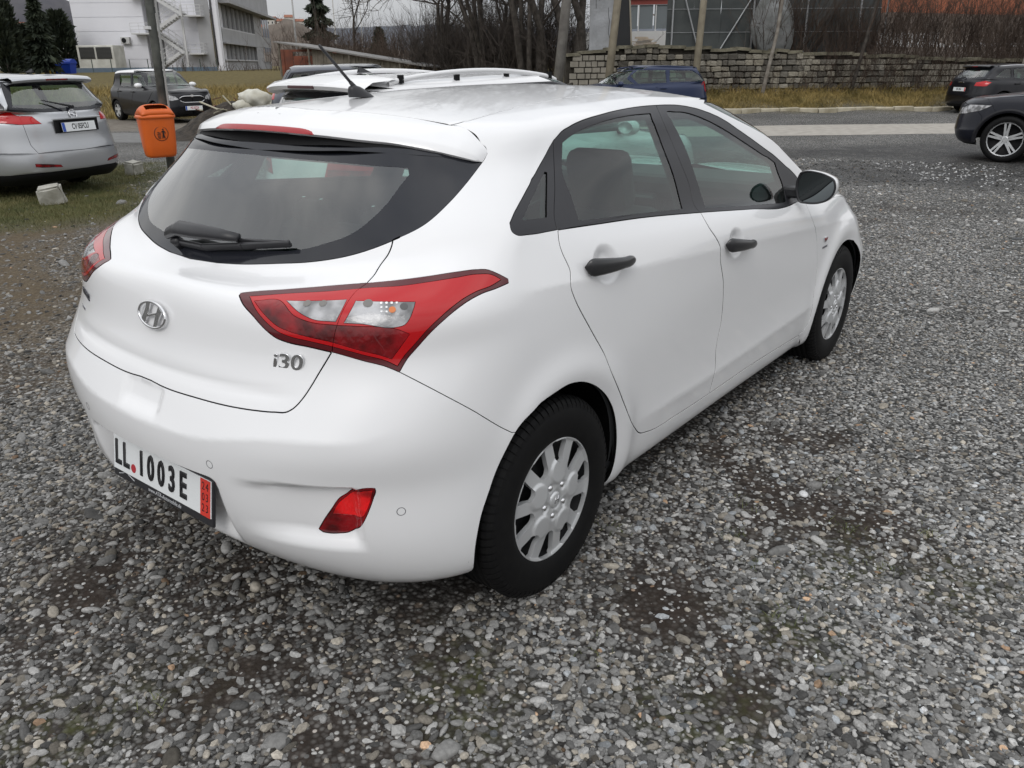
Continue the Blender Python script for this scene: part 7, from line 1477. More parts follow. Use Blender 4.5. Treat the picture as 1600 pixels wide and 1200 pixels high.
def building():
    f = Fr((27.83, 59.13), (33.84, 51.08)); z0 = 1.15; b = empty('office_building', f.loc(z0), f.ang, label='grey three-storey building with an outside steel staircase behind the small black car', cat='building'); P = lambda a, d, z: f.p(a, d, z-z0); g = f.sg
    def bx(nm, m_, a0, a1, d0, d1, zz0, zz1, parent=b, bevel=0):
        m = MB(); m.box(P((a0+a1)/2, (d0+d1)/2, (zz0+zz1)/2), (abs(a1-a0), abs(d1-d0), zz1-zz0)); return m.build(nm, m_, parent, bevel=bevel)
    bx('wall', WALLG, 0, 4.95, 0, 2.2, 1.0, 9.2); bx('wall', WALLG, 5.95, 9.6, .35, 2.2, 1.0, 9.2); bx('wall', WALLD, 4.95, 5.95, .5, 2.2, 1.0, 9.2)
    for k in range(9): bx('cladding_panel', WALLG, .02, 4.93, -.035, -.005, 1.15+k*.9, 1.15+k*.9+.875)
    for k in range(9): bx('cladding_panel', WALLG, 5.98, 9.45, .315, .345, 1.15+k*.9, 1.15+k*.9+.875)
    bx('pilaster', WALLG, 9.45, 10.05, -.05, .4, 1.0, 9.2)
    for zz0 in (1.35, 3.62, 5.9):
        d = bx('door', DKWIN, 5.15, 5.75, .44, .52, zz0, zz0+1.75); bx('frame', WINFR, 5.08, 5.15, .40, .52, zz0, zz0+1.8, d); bx('frame', WINFR, 5.75, 5.82, .40, .52, zz0, zz0+1.8, d); bx('frame', WINFR, 5.08, 5.82, .40, .52, zz0+1.75, zz0+1.85, d)
    # steel staircase
    st = empty('staircase', (0, 0, 0)); st.parent = b
    def flight(a0, zz0, a1, zz1, d):
        for dd in (d, d-.75):
            m = MB(); m.rbar(P(a0, dd, zz0), P(a1, dd, zz1), .05, .20); m.build('stringer', STEELW, st)
        n = 9
        for k in range(n):
            t = (k+.5)/n; m = MB(); m.box(P(a0+(a1-a0)*t, d-.375, zz0+(zz1-zz0)*t+.03), (.2, .7, .03)); m.build('step', STEELW, st)
        m = MB()
        for hh in (.35, .62, .9): m.bar(P(a0, d-.75, zz0+hh), P(a1, d-.75, zz1+hh), .016, 5)
        for k in range(5): t = k/4; m.bar(P(a0+(a1-a0)*t, d-.75, zz0+(zz1-zz0)*t), P(a0+(a1-a0)*t, d-.75, zz0+(zz1-zz0)*t+.9), .014, 5)
        m.build('railing', STEELW, st)
    def landing(a0, a1, zz, d0=-.8, d1=.3):
        bx('landing', STEELW, a0, a1, d0, d1, zz-.10, zz, st); m = MB()
        for hh in (.22, .42, .62): m.bar(P(a0, d0, zz+hh), P(a1, d0, zz+hh), .014, 5); m.bar(P(a1, d0, zz+hh), P(a1, d1, zz+hh), .014, 5)
        for k in range(4): m.bar(P(a0+(a1-a0)*k/3, d0, zz), P(a0+(a1-a0)*k/3, d0, zz+.62), .013, 5)
        m.build('railing', STEELW, st)
    flight(7.95, 4.80, 5.7, 6.15, -.05); flight(7.9, 4.75, 6.0, 3.66, -.85); flight(5.95, 3.66, 7.75, 2.40, -.05); flight(7.7, 2.38, 6.0, 1.35, -.85)
    landing(7.9, 9.2, 4.78); landing(4.25, 6.0, 3.70); landing(7.72, 9.1, 2.40); landing(4.3, 6.0, 6.1)
    m = MB(); m.box(P(7.93, -.9, 3.2), (.12, .12, 4.4)); m.build('post', STEELW, st)
    for k, (a, zt_) in enumerate(((9.60, 9), (9.72, 9))): m = MB(); m.bar(P(a, -.1, 1.6), P(a, -.1, zt_), .045, 8); m.build('downpipe', mat('pipe_dark', (.06, .06, .065), .4) if k else CHROME, b, smooth=True)
    ac = bx('air_conditioner', mat('ac_white', (.5, .5, .49), .5), 3.22, 3.82, -.32, -.04, 3.03, 3.47, bevel=.02)
    m = MB(); V, F = lathe([(.001, 0), (.15, 0), (.16, -.02)], 20); m.add([(v[0]+3.46, g*(-.335)+v[1], v[2]+3.25-z0) for v in V], F); m.build('fan_grille', DARKPL, ac)
    # wing with ribbon windows, set back at an angle
    f2 = Fr((33.84, 51.08), (49.53, 66.93)); w = empty('office_building', f2.loc(z0), f2.ang, label='grey concrete wing with two rows of ribbon windows, left of the tall conifer', cat='building')
    Q = lambda a, d, z: f2.p(a, d, z-z0)
    def bx2(nm, m_, a0, a1, d0, d1, zz0, zz1, parent=w): m = MB(); m.box(Q((a0+a1)/2, (d0+d1)/2, (zz0+zz1)/2), (abs(a1-a0), abs(d1-d0), zz1-zz0)); return m.build(nm, m_, parent)
    bx2('wall', WALLD, 0, 1.0, .1, 1.4, 1.0, 9.5); bx2('wall', WALLD, 1.0, 24.5, .15, 1.4, 1.0, 1.9); bx2('wall', WALLD, 1.0, 24.5, .0, 1.4, 3.1, 4.0); bx2('wall', WALLD, 1.0, 24.5, .0, 1.4, 5.7, 9.5); bx2('wall', WALLD, 15.4, 19.5, .02, 1.4, 1.0, 9.4); bx2('wall', mat('dim_inside', (.03, .03, .03), .9), 1.0, 24.5, .8, 1.3, 1.0, 9); bx2('wall', WALLD, 6, 24.5, 1.4, 8, 1.0, 9.5)
    bx2('ledge', WALLD, 1.0, 24.9, -.7, 0, 5.62, 5.80); bx2('ledge', WALLD, .8, 15.4, -.25, 0, 3.02, 3.12)
    for (zz0, zz1) in ((1.9, 3.1), (4.0, 5.62)):
        for k in range(8):
            a = 1.15+k*1.78; fr_ = bx2('window', WINFR, a, a+.09, .05, .3, zz0, zz1); bx2('pane', DKWIN, a+.09, a+1.78, .2, .22, zz0, zz1, fr_); bx2('mullion', WINFR, a+.9, a+.96, .12, .2, zz0, zz1, fr_); bx2('sill', WINFR, a, a+1.78, .02, .18, zz0, zz0+.09, fr_)
        for k in range(3): a = 20+k*1.4; bx2('window', DKWIN, a, a+.9, -.02, .0, zz0, zz1)
    # white plant container in front
    c = empty('plant_container', (*(f.A+f.e*2.65-f.n*2.2), 1.2), f.ang, label='white plant container with two dark grilles against the grey building', cat='container')
    m = MB(); m.box((0, 0, .85), (2.45, 1.6, 1.7)); m.build('body', mat('container_white', (.66, .66, .61), .6, noise=(1.5, .6, (.36, .35, .31))), c, bevel=.03)
    for sx in (-.55, .58):
        gr = MB().box((sx, -.81*g, 1.22), (1.0, .04, .72)).build('grille', mat('grille_dark', (.05, .05, .048), .8), c)
        for k in range(9): MB().box((sx, -.84*g, .90+.08*k), (.98, .03, .018)).build('louvre', mat('louvre', (.09, .09, .085), .7), gr)
    # low blue boundary panels and two bins
    fe = empty('boundary_fence', (24.0, 52.3, 1.0), label='low blue metal fence running below the grey building', cat='fence'); e = np.array([32.38-24.0, 49.66-52.3]); Lf = np.linalg.norm(e); an = math.atan2(e[1], e[0]); BL = mat('faded_blue_panel', (.10, .15, .21), .7, noise=(2, .6, (.16, .19, .22)))
    for k in range(8): q = e*(k+.5)/8; m = MB(); m.box((q[0], q[1], .25), (Lf/8-.03, .04, .5), rz=an); m.build('panel', BL, fe)
    for k in range(9): q = e*k/8; m = MB(); m.bar((q[0], q[1], 0), (q[0], q[1], 1.0), .03, 6); m.build('post', mat('fence_post', (.05, .07, .06), .6), fe)
    for x, y, w_, h_, col, lab in ((22.67, 50.5, 1.02, .92, (.008, .045, .36), 'blue wheeled refuse container in front of the dark conifers'), (22.0, 50.85, .52, .62, (.30, .21, .03), 'small yellow bin left of the blue refuse container')):
        bn = empty('refuse_container', (x, y, 1.1), radians(-52), label=lab, cat='bin'); mt = mat('bin_%g' % col[2], col, .45)
        m = MB(); s4 = lambda k, z: [(-w_/2*k, -.4*k, z), (w_/2*k, -.4*k, z), (w_/2*k, .4*k, z), (-w_/2*k, .4*k, z)]; m.add(s4(.86, .06)+s4(1, h_*.72), [(0, 3, 2, 1), (4, 5, 6, 7), (0, 1, 5, 4), (1, 2, 6, 5), (2, 3, 7, 6), (3, 0, 4, 7)]); m.build('body', mt, bn, bevel=.02)
        m = MB(); m.add([(-w_*.53, .44*cos(a), h_*.72+.28*h_*sin(a)) for a in [pi*k/8 for k in range(9)]]+[(w_*.53, .44*cos(a), h_*.72+.28*h_*sin(a)) for a in [pi*k/8 for k in range(9)]], [(k, k+1, 10+k, 9+k) for k in range(8)]+[tuple(range(9)), tuple(range(17, 8, -1))]); m.build('lid', mt, bn)
        for sx in (-1, 1): m = MB(); m.bar((sx*w_*.35, -.3, .04), (sx*w_*.35+.03, -.3, .04), .05, 8); m.build('wheel', DARKPL, bn)
def stone_wall():
    rs = np.random.RandomState(12); T0, T1 = 3.3, 21.; ztop = lambda t: float(np.interp(t, [3.3, 5.5, 8.5, 12.3, 17, 21], [1.72, 2.02, 1.88, 1.72, 1.50, 1.40]))
    a0 = XY(T0, 26.3); w = empty('stone_wall', (a0[0], a0[1], 0), math.atan2(DY, DX), label='rough stone retaining wall behind the blue estate car', cat='wall'); loc = lambda t, d, z: (t-T0, d, z)
    MT = mat('wall_mortar', (.030, .026, .020), .95, noise=(4, 1, (.055, .048, .038)), bump=(12, .8, .03)); m = MB()
    n = 40; V = []
    for i in range(n+1): t = T0+(T1-T0)*i/n; zt = ztop(t); V += [loc(t, .07, .2), loc(t, .07, zt), loc(t, .75, zt+.02), loc(t, .75, .2)]
    m.add(V, [(4*i+k, 4*i+(k+1) % 4, 4*i+4+(k+1) % 4, 4*i+4+k) for i in range(n) for k in range(4)]+[(0, 3, 2, 1)]); m.build('mortar', MT, w)
    sm_ = bpy.data.materials.new('wall_stone'); sm_.use_nodes = True; T = sm_.node_tree; b = T.nodes['Principled BSDF']; oi = T.nodes.new('ShaderNodeObjectInfo'); r = T.nodes.new('ShaderNodeValToRGB'); e = r.color_ramp.elements; e[0].color = (.075, .068, .058, 1); e[1].color = (.30, .28, .245, 1); q = e.new(.5); q.color = (.16, .148, .128, 1); q = e.new(.8); q.color = (.26, .235, .19, 1)
    tc = T.nodes.new('ShaderNodeTexCoord'); nz = T.nodes.new('ShaderNodeTexNoise'); nz.inputs['Scale'].default_value = 3; nz.inputs['Detail'].default_value = 7; mx = T.nodes.new('ShaderNodeMix'); mx.data_type = 'RGBA'; mx.blend_type = 'MULTIPLY'; mx.inputs[0].default_value = 1; r2 = T.nodes.new('ShaderNodeValToRGB'); r2.color_ramp.elements[0].color = (.5, .5, .46, 1); r2.color_ramp.elements[1].color = (1.3, 1.3, 1.3, 1)
    Lk = T.links.new; Lk(oi.outputs['Random'], r.inputs[0]); Lk(tc.outputs['Object'], nz.inputs['Vector']); Lk(nz.outputs[0], r2.inputs[0]); Lk(r.outputs[0], mx.inputs[6]); Lk(r2.outputs[0], mx.inputs[7]); Lk(mx.outputs[2], b.inputs['Base Color']); b.inputs['Roughness'].default_value = .9
    bp = T.nodes.new('ShaderNodeBump'); bp.inputs['Distance'].default_value = .03; Lk(nz.outputs[0], bp.inputs['Height']); Lk(bp.outputs[0], b.inputs['Normal'])
    protos = []
    for k in range(10):
        bm = bmesh.new(); bmesh.ops.create_cube(bm, size=1); 
        for v in bm.verts: v.co += Vector(rs.randn(3))*.055
        bmesh.ops.bevel(bm, geom=bm.edges[:], offset=.11, segments=1, affect='EDGES'); 
        for v in bm.verts: v.co += Vector(rs.randn(3))*.012
        me = bpy.data.meshes.new('stone'); bm.to_mesh(me); bm.free(); me.materials.append(sm_); protos.append(me)
    cnt = 0; z = .42; row = 0; far_ = MB()
    while z < 2.05:
        h = .16+.08*rs.rand(); t = T0+.05+.2*rs.rand()
        while t < T1-.3:
            l = .17+.19*rs.rand(); hh = h*(.88+.2*rs.rand())
            if z+h*.8 < ztop(t+l/2) and cnt < 298 and 4.5 < t < 15.5:
                o = bpy.data.objects.new('stone', protos[rs.randint(10)]); link(o, w); o.location = loc(t+l/2, .05+.02*rs.randn(), z+h/2); o.scale = (l*.93, .24, hh*.91); o.rotation_euler = (.04*rs.randn(), .04*rs.randn(), .04*rs.randn()); cnt += 1
            elif z+h*.8 < ztop(t+l/2): far_.box(loc(t+l/2, .04, z+h/2), (l*.88, .2, hh*.86))
            t += l
        z += h
    if far_.V: far_.build('stones', sm_, w, kind='stuff')
    cp = MB()
    for i in range(40): t = T0+.2+i*.44; cp.box(loc(t, .30, ztop(t)+.03+.02*rs.randn()), (.42+.1*rs.rand(), .8, .10), M=Matrix.Rotation(.06*rs.randn(), 3, 'Y'))
    cp.build('coping', mat('mossy_coping', (.10, .092, .065), .95, noise=(3, 1, (.19, .175, .13)), bump=(9, .8, .04)), w, kind='stuff')
    # fallen stones at the left end
    for i in range(16):
        t = 1.6+1.9*rs.rand(); p = XY(t, 25.2+.8*rs.rand()); o = bpy.data.objects.new('loose_stone', protos[rs.randint(10)]); link(o); s = .2+.25*rs.rand(); o.scale = (s*1.5, s, s*.5); o.location = (p[0], p[1], height(p[0], p[1])+.15+.25*rs.rand()+.2*(t-1.6)/1.9); o.rotation_euler = (.2*rs.randn(), .2*rs.randn(), rs.rand()*3)
        tag(o, 'flat grey stone tumbled at the left end of the stone wall', 'stone', 'loose stones tumbled at the left end of the wall')
def beyond_wall():
    WOODP = mat('weathered_pole', (.24, .21, .16), .85, noise=(2.5, 1, (.36, .32, .24)), bump=(25, .4, .01)); DPOLE = mat('dark_pole', (.13, .12, .11), .85, noise=(3, 1, (.22, .21, .19)), bump=(25, .4, .01))
    for x, y, r, top, mt, lab in ((21.64, 12.34, .13, (.13, -.2), WOODP, 'pale wooden pole rising over the bonnet of the blue estate car'), (23.42, 10.16, .115, (.05, -.1), WOODP, 'pale wooden pole rising behind the rear of the blue estate car'), (20.34, 13.40, .165, (.16, -.22), DPOLE, 'dark grey pole in front of the bare trees, left of the stone wall')):
        o = empty('pole', (x, y, 0), label=lab, cat='pole'); z0 = height(np.array([x]), np.array([y]))[0]-.3; m = MB(); m.bar((0, 0, z0), (top[0]*3, top[1]*3, 8.2), r, 12, r2=r*.72); m.build('shaft', mt, o, smooth=True)
        m = MB(); c = Vector((top[0]*2.7, top[1]*2.7, 7.6)); m.box(c, (.08, 1.5, .08), rz=.9); m.build('crossarm', mt, o)
    # concrete panel, dark sheet, mesh fence
    ang = math.atan2(DY, DX)
    p = XY(4.55, 27.1); o = empty('concrete_slab', (p[0], p[1], 1.9), ang, label='upright pale concrete panel with dark cracks, left of the first wooden pole', cat='panel'); m = MB(); m.box((0, 0, 1.5), (.80, .12, 3.2)); m.build('slab', mat('cracked_concrete', (.36, .37, .39), .8, noise=(1.4, 1, (.22, .225, .23)), bump=(6, .8, .03)), o, bevel=.02)
    rs = np.random.RandomState(4); m = MB()
    for k in range(7):
        a = np.array([-.3+.1*k, .2+2.6*rs.rand()])
        for q in range(5): b2 = a+np.array([rs.randn()*.06, .14+.1*rs.rand()]); m.rbar((a[0], -.062, a[1]), (b2[0], -.062, b2[1]), .012, .008, up=(0, 1, 0)); a = b2
    m.build('crack', DARKPL, o, kind='stuff')
    p = XY(5.25, 27.2); o = empty('dark_sheet', (p[0], p[1], 1.9), ang, label='narrow dark sheet standing beside the pale concrete panel', cat='sheet'); m = MB(); m.add([(-.22, -.02, 0), (.36, -.02, 0), (.08, -.02, 3.4), (-.28, -.02, 3.4), (-.22, .04, 0), (.36, .04, 0), (.08, .04, 3.4), (-.28, .04, 3.4)], [(0, 1, 2, 3), (7, 6, 5, 4), (0, 4, 5, 1), (1, 5, 6, 2), (2, 6, 7, 3), (3, 7, 4, 0)]); m.build('panel', mat('dark_sheet', (.02, .021, .023), .7), o); m = MB(); m.bar((.38, -.03, 0), (.10, -.03, 3.4), .03, 6); m.build('edge_batten', mat('batten', (.3, .27, .22), .8), o)
    p = XY(7.0, 28.2); o = empty('mesh_fence', (p[0], p[1], 1.6), ang, label='tall dark windbreak netting on pale posts above the stone wall', cat='fence'); NET = mat('dark_netting', (.048, .054, .055), .85, noise=(1.2, 1, (.075, .082, .08)), bump=(60, .3, .01)); GP = mat('galvanised_post', (.36, .37, .38), .5, metal=.3)
    for i in range(8):
        m = MB(); V = []; nx_, nz_ = 6, 9
        for a in range(nx_+1):
            for c in range(nz_+1): V.append((.95*i+.95*a/nx_, .03*math.sin(a*1.9+i)*math.sin(c*.8)+.02*rs.randn(), .2+3.3*c/nz_))
        m.add(V, [(a*(nz_+1)+c, (a+1)*(nz_+1)+c, (a+1)*(nz_+1)+c+1, a*(nz_+1)+c+1) for a in range(nx_) for c in range(nz_)]); m.build('netting', NET, o, smooth=True)
    for i in (0, 1, 3, 5, 7, 8): m = MB(); m.bar((.95*i+.2, -.06, 0), (.95*i+.2, -.06, 3.7), .032, 6); m.build('post', GP, o)
    for a, b_ in (((.25, 3.0), (1.15, .35)), ((3.3, 2.6), (1.95, .35))): m = MB(); m.bar((a[0], -.1, a[1]), (b_[0], -.1, b_[1]), .026, 6); m.build('brace', GP, o)
    m = MB()
    for k in range(4): m.bar((0, -.05, .9+.75*k), (7.6, -.05, .9+.75*k), .008, 4)
    m.build('wire', GP, o, kind='stuff')
    # tall grey boulder
    p = XY(10.6, 27.5); bm = bmesh.new(); bmesh.ops.create_icosphere(bm, subdivisions=3, radius=1); 
    for v in bm.verts:
        c = v.co; k = 1+.10*sin(c.x*4+1)*cos(c.z*3)+.08*sin(c.y*6+c.z*2); taper = 1-.28*max(0, c.z); v.co = Vector((c.x*.80*k*taper-.10*c.z, c.y*.4*k, c.z*1.05*k))
    me = bpy.data.meshes.new('boulder'); bm.to_mesh(me); bm.free(); me.materials.append(mat('boulder_grey', (.21, .215, .215), .9, noise=(2, 1, (.13, .135, .13)), bump=(5, .7, .05))); bo = bpy.data.objects.new('boulder', me); link(bo); bo.location = (p[0], p[1], 2.65); bo.rotation_euler = (0, 0, ang); tag(bo, 'tall grey boulder standing on the wall in front of the netting', 'boulder')
    # white wall and red framed shelter further off
    p = np.array([33.6, 21.0]); q = np.array([35.9, 16.4]); an = math.atan2(*(q-p)[::-1]); Lw = np.linalg.norm(q-p); o = empty('white_wall', (p[0], p[1], 1.3), an, label='low white wall seen past the first wooden pole', cat='wall'); m = MB(); m.box((Lw/2, 0, .75), (Lw, .2, 1.7)); m.build('wall', mat('white_render', (.62, .62, .62), .8, noise=(.6, .6, (.5, .5, .5))), o)
    o = empty('open_shelter', (36.9, 20.9, 1.3), math.atan2(18.9-20.9, 37.9-36.9), label='red framed shelter with windows above the low white wall', cat='shelter'); RF = mat('red_steel', (.22, .045, .035), .6)
    for s_ in (0, .85, 1.7, 2.35): m = MB(); m.box((s_, 0, 1.7), (.13 if s_ > 2 else .05, .1, 3.4)); m.build('post', RF if s_ > 2 else STEELW, o)
    m = MB(); m.box((.9, 0, 3.05), (3.4, .15, .28)); m.build('beam', RF, o); m = MB(); m.box((.9, .5, 3.3), (3.8, 1.6, .08)); m.build('roof', RF, o)
    for k in range(3): m = MB(); m.box((.43+.85*k-.08*k, .03, 2.35), (.7, .02, 1.1)); m.build('pane', mat('hazy_pane', (.16, .18, .19), .2), o)
    o = empty('plank_pile', (*XY(6.0, 27.0), 2.02), ang+.1, label='small heap of pale planks on top of the stone wall', cat='planks')
    for k in range(9): m = MB(); m.box((rs.randn()*.06, .05*rs.randn(), .03+.035*k), (.9-.06*k, .10, .025), rz=rs.randn()*.22); m.build('plank', mat('plank', (.30, .23, .16), .8, noise=(3, 1, (.40, .33, .25))), o)
    # brick building and white fence on the right
    o = empty('brick_building', (64.5, 14.8, 4.0), math.atan2(6.0-13.6, 59.8-58.3), label='orange brick building with white windows at the top right', cat='building'); BR = mat('orange_brick', (.38, .13, .07), .85, noise=(3, .8, (.30, .10, .055)))
    m = MB(); m.box((5, 2, 3.0), (13, 6, 6.0)); m.build('wall', BR, o)
    for k, s_ in enumerate((.4, 2.6, 4.9, 7.2, 9.5)):
        for zz in (2.0, 4.2):
            m = MB(); m.box((s_, -1.02, zz), (.95, .06, 1.15)); w = m.build('window', mat('white_frame', (.65, .65, .65), .5), o); m = MB(); m.box((s_, -1.06, zz), (.38*2, .03, .95)); m.build('pane', DKWIN, w); m = MB(); m.box((s_, -1.09, zz), (.06, .03, .95)); m.build('mullion', mat('white_frame', (.65, .65, .65), .5), w)
    m = MB(); m.add([(-2, -1.5, 6), (12, -1.5, 6), (12, 5.5, 6), (-2, 5.5, 6), (-1, 2, 8), (11, 2, 8)], [(0, 1, 5, 4), (2, 3, 4, 5), (1, 2, 5), (3, 0, 4)]); m.build('roof', mat('red_tiles', (.25, .09, .05), .8), o)
    o = empty('picket_fence', (41.2, 11.0, 1.25), math.atan2(2.5-11.0, 43.2-41.2), label='white slatted fence seen through the bare twigs on the right', cat='fence'); WP = mat('white_paint_old', (.52, .52, .52), .7)
    base = bpy.data.meshes.new('slat'); bm = bmesh.new(); bmesh.ops.create_cube(bm, size=1); bm.to_mesh(base); bm.free(); base.materials.append(WP)
    for k in range(58):
        s_ = .15*k; hi = 1.45 if s_ < 4 else .95; lo = .25 if s_ < 4 else .62; q = bpy.data.objects.new('slat', base); link(q, o); q.location = (s_, 0, (hi+lo)/2+.03*rs.randn()); q.scale = (.10, .02, hi-lo)
def scale_tree(o, k):
    o.scale = (k, k, k)
def left_things():
    # litter bin on its post
    PM = mat('old_post', (.045, .048, .044), .8, noise=(5, 1, (.13, .135, .12)), bump=(30, .4, .01)); po = empty('post', (3.14, 6.50, 0), label='weathered grey post carrying the orange litter bin', cat='post'); m = MB(); m.bar((0, 0, -.2), (.10, -.05, 4.6), .045, 12, r2=.04); m.build('shaft', PM, po, smooth=True); m = MB(); m.bar((.055, -.062, .9), (.155, -.105, 4.6), .012, 6); m.build('cable_conduit', mat('conduit', (.3, .3, .29), .5), po)
    for z in (.75, 1.12, 1.9, 2.6): m = MB(); m.bar((.01, -.0, z), (.012, -.0, z+.03), .049, 12); m.build('clamp', STEELW, po)
    OR = mat('orange_plastic', (.62, .115, .012), .42, noise=(3, .35, (.50, .085, .01)), coat=.15)
    d = Vector((CAM_POS[0]-2.98, CAM_POS[1]-6.35, 0)).normalized(); bi = empty('litter_bin', (3.0, 6.39, .64), math.atan2(d.y, d.x)+pi/2+.30, label='orange plastic litter bin with a tidy-man sign, fixed to the grey post', cat='litter bin')
    def ring(w, dd, z, r, n=28, dy=0):
        o = []
        for i in range(n):
            a = 2*pi*i/n; c, s = cos(a), sin(a); e = .45; o.append((w/2*abs(c)**e*(1 if c > 0 else -1), dd/2*abs(s)**e*(1 if s > 0 else -1)+dy, z))
        return o
    secs = [ring(.30, .20, .0, 0), ring(.345, .245, .008, 0), ring(.375, .27, .04, 0), ring(.40, .29, .15, 0), ring(.435, .31, .46, 0), ring(.44, .315, .50, 0)]
    V, F = loft(secs, True); n = 28; F.append(tuple(range(n-1, -1, -1))); mesh_np('body', V, F, OR, bi, smooth=True)
    secs = [ring(.455, .33, .485, 0), ring(.470, .345, .49, 0), ring(.470, .345, .515, 0), ring(.455, .33, .52, 0), ring(.44, .315, .53, 0)]; V, F = loft(secs, True); mesh_np('rim', V, F, OR, bi, smooth=True)
    # hood with the opening at the front
    V = []; F = []; nx_, na = 18, 10; W_ = .40
    for i in range(nx_+1):
        x = -W_/2+W_*i/nx_; k = (1-(abs(x)/(W_/2))**4)**.5; 
        for j in range(na+1): a = pi*j/na; V.append((x*1.04, .15*cos(a)*(1 if cos(a) < 0 else 1.0), .525+.125*sin(a)*max(.02, k)))
    for i in range(nx_):
        for j in range(na):
            xm = -W_/2+W_*(i+.5)/nx_
            if abs(xm) < .135 and 6 <= j <= 7: continue
            F.append((i*(na+1)+j, (i+1)*(na+1)+j, (i+1)*(na+1)+j+1, i*(na+1)+j+1))
    o = mesh_np('hood', V, F, OR, bi, smooth=True); so = o.modifiers.new('thick', 'SOLIDIFY'); so.thickness = .006
    MB().box((0, .0, .56), (.33, .20, .03)).build('inside', mat('bin_dark', (.09, .018, .005), .9), bi)
    m = MB()
    fy = -.1505; K = mat('print_black', (.012, .010, .010), .5); cz = .30
    def disc(r0, r1, n=40): return [(r0*cos(2*pi*i/n), fy, cz+r0*sin(2*pi*i/n)) for i in range(n)]+[(r1*cos(2*pi*i/n), fy-.002, cz+r1*sin(2*pi*i/n)) for i in range(n)], [(i, (i+1) % n, n+(i+1) % n, n+i) for i in range(n)]
    V, F = disc(.092, .084); m.add(V, F); sg_ = m.build('sign_ring', K, bi)
    def flat(nm, pts): m = MB(); n = len(pts); m.add([(x, fy-.001, cz+z) for x, z in pts]+[(x, fy-.004, cz+z) for x, z in pts], [tuple(range(n-1, -1, -1)), tuple(range(n, 2*n))]+[(i, (i+1) % n, n+(i+1) % n, n+i) for i in range(n)]); return m.build(nm, K, bi)
    flat('sign_figure', [(.005, -.060), (.016, -.060), (.024, -.02), (.032, -.060), (.046, -.060), (.036, -.015), (.036, .018), (.044, .010), (.050, -.006), (.056, -.002), (.050, .022), (.034, .036), (.018, .034), (-.004, .020), (-.002, .012), (.016, .020), (.016, -.01)])
    flat('sign_figure', [(.026+.010*cos(a), .049+.011*sin(a)) for a in [2*pi*i/14 for i in range(14)]])
    flat('sign_figure', [(-.050, .0), (-.008, .0), (-.014, -.058), (-.044, -.058)]); flat('sign_figure', [(-.052, .012), (-.044, .022), (-.010, .010), (-.012, .004)])
    for k in range(3): m = MB(); m.add([(-.040+.011*k, fy-.0045, cz-.05), (-.037+.011*k, fy-.0045, cz-.05), (-.036+.011*k, fy-.0045, cz-.008), (-.041+.011*k, fy-.0045, cz-.008)], [(0, 1, 2, 3)]); m.build('sign_line', OR, bi)
    bi.scale = (.80, .80, .82)
    # concrete blocks on the grass
    CB = mat('whitewashed_concrete', (.44, .43, .39), .85, noise=(5, 1, (.27, .26, .22)), bump=(25, .6, .01))
    for (x, y, s, rz, tilt, lab) in ((2.66, 8.44, .70, -.55, .14, 'white concrete block on the grass in front of the silver car'), (4.75, 10.35, .62, .35, .05, 'smaller white concrete block on the grass beside the litter bin')):
        bm = bmesh.new(); bmesh.ops.create_cube(bm, size=1); bmesh.ops.scale(bm, vec=(.42*s, .30*s, .34*s), verts=bm.verts); bmesh.ops.bevel(bm, geom=bm.edges[:], offset=.025, segments=2, affect='EDGES'); bmesh.ops.subdivide_edges(bm, edges=bm.edges[:], cuts=1)
        rs = np.random.RandomState(int(x*10))
        for v in bm.verts: v.co += Vector(rs.randn(3))*.006; v.co.x *= 1-.25*(v.co.z > 0)*s*.6
        me = bpy.data.meshes.new('concrete_block'); bm.to_mesh(me); bm.free(); me.materials.append(CB); o = bpy.data.objects.new('concrete_block', me); link(o); o.location = (x, y, .14*s); o.rotation_euler = (tilt, -tilt, rz); tag(o, lab, 'concrete block')
    # heap with white sacks and scrap
    rs = np.random.RandomState(8); hx, hy = 9.55, 15.1; k = 84; X, Y = np.meshgrid(np.linspace(-1.7, 1.5, 40), np.linspace(-1.5, 1.5, 36), indexing='ij'); Zh = .80*np.exp(-((X-.3)/.85)**2-(Y/.7)**2)+.25*np.exp(-((X+.7)/.7)**2-(Y/.6)**2)+.10*(fbm(X, Y, 4, 9)-.5)-.04
    o = empty('earth_heap', (hx, hy, 0), radians(-58), label='dark heap of earth and rubbish behind the white estate car', cat='heap'); V = np.c_[X.ravel(), Y.ravel(), Zh.ravel()]; I = np.arange(X.size).reshape(X.shape); F = np.stack([I[:-1, :-1], I[1:, :-1], I[1:, 1:], I[:-1, 1:]], -1).reshape(-1, 4); fast_mesh('earth', V, F, mat('dark_earth', (.022, .018, .015), .95, noise=(7, 1, (.055, .045, .036)), bump=(14, 1, .05)), o)
    SK = mat('white_sacking', (.56, .55, .49), .7, noise=(4, 1, (.42, .40, .33))); CRM = mat('cream_scrap', (.42, .39, .30), .7)
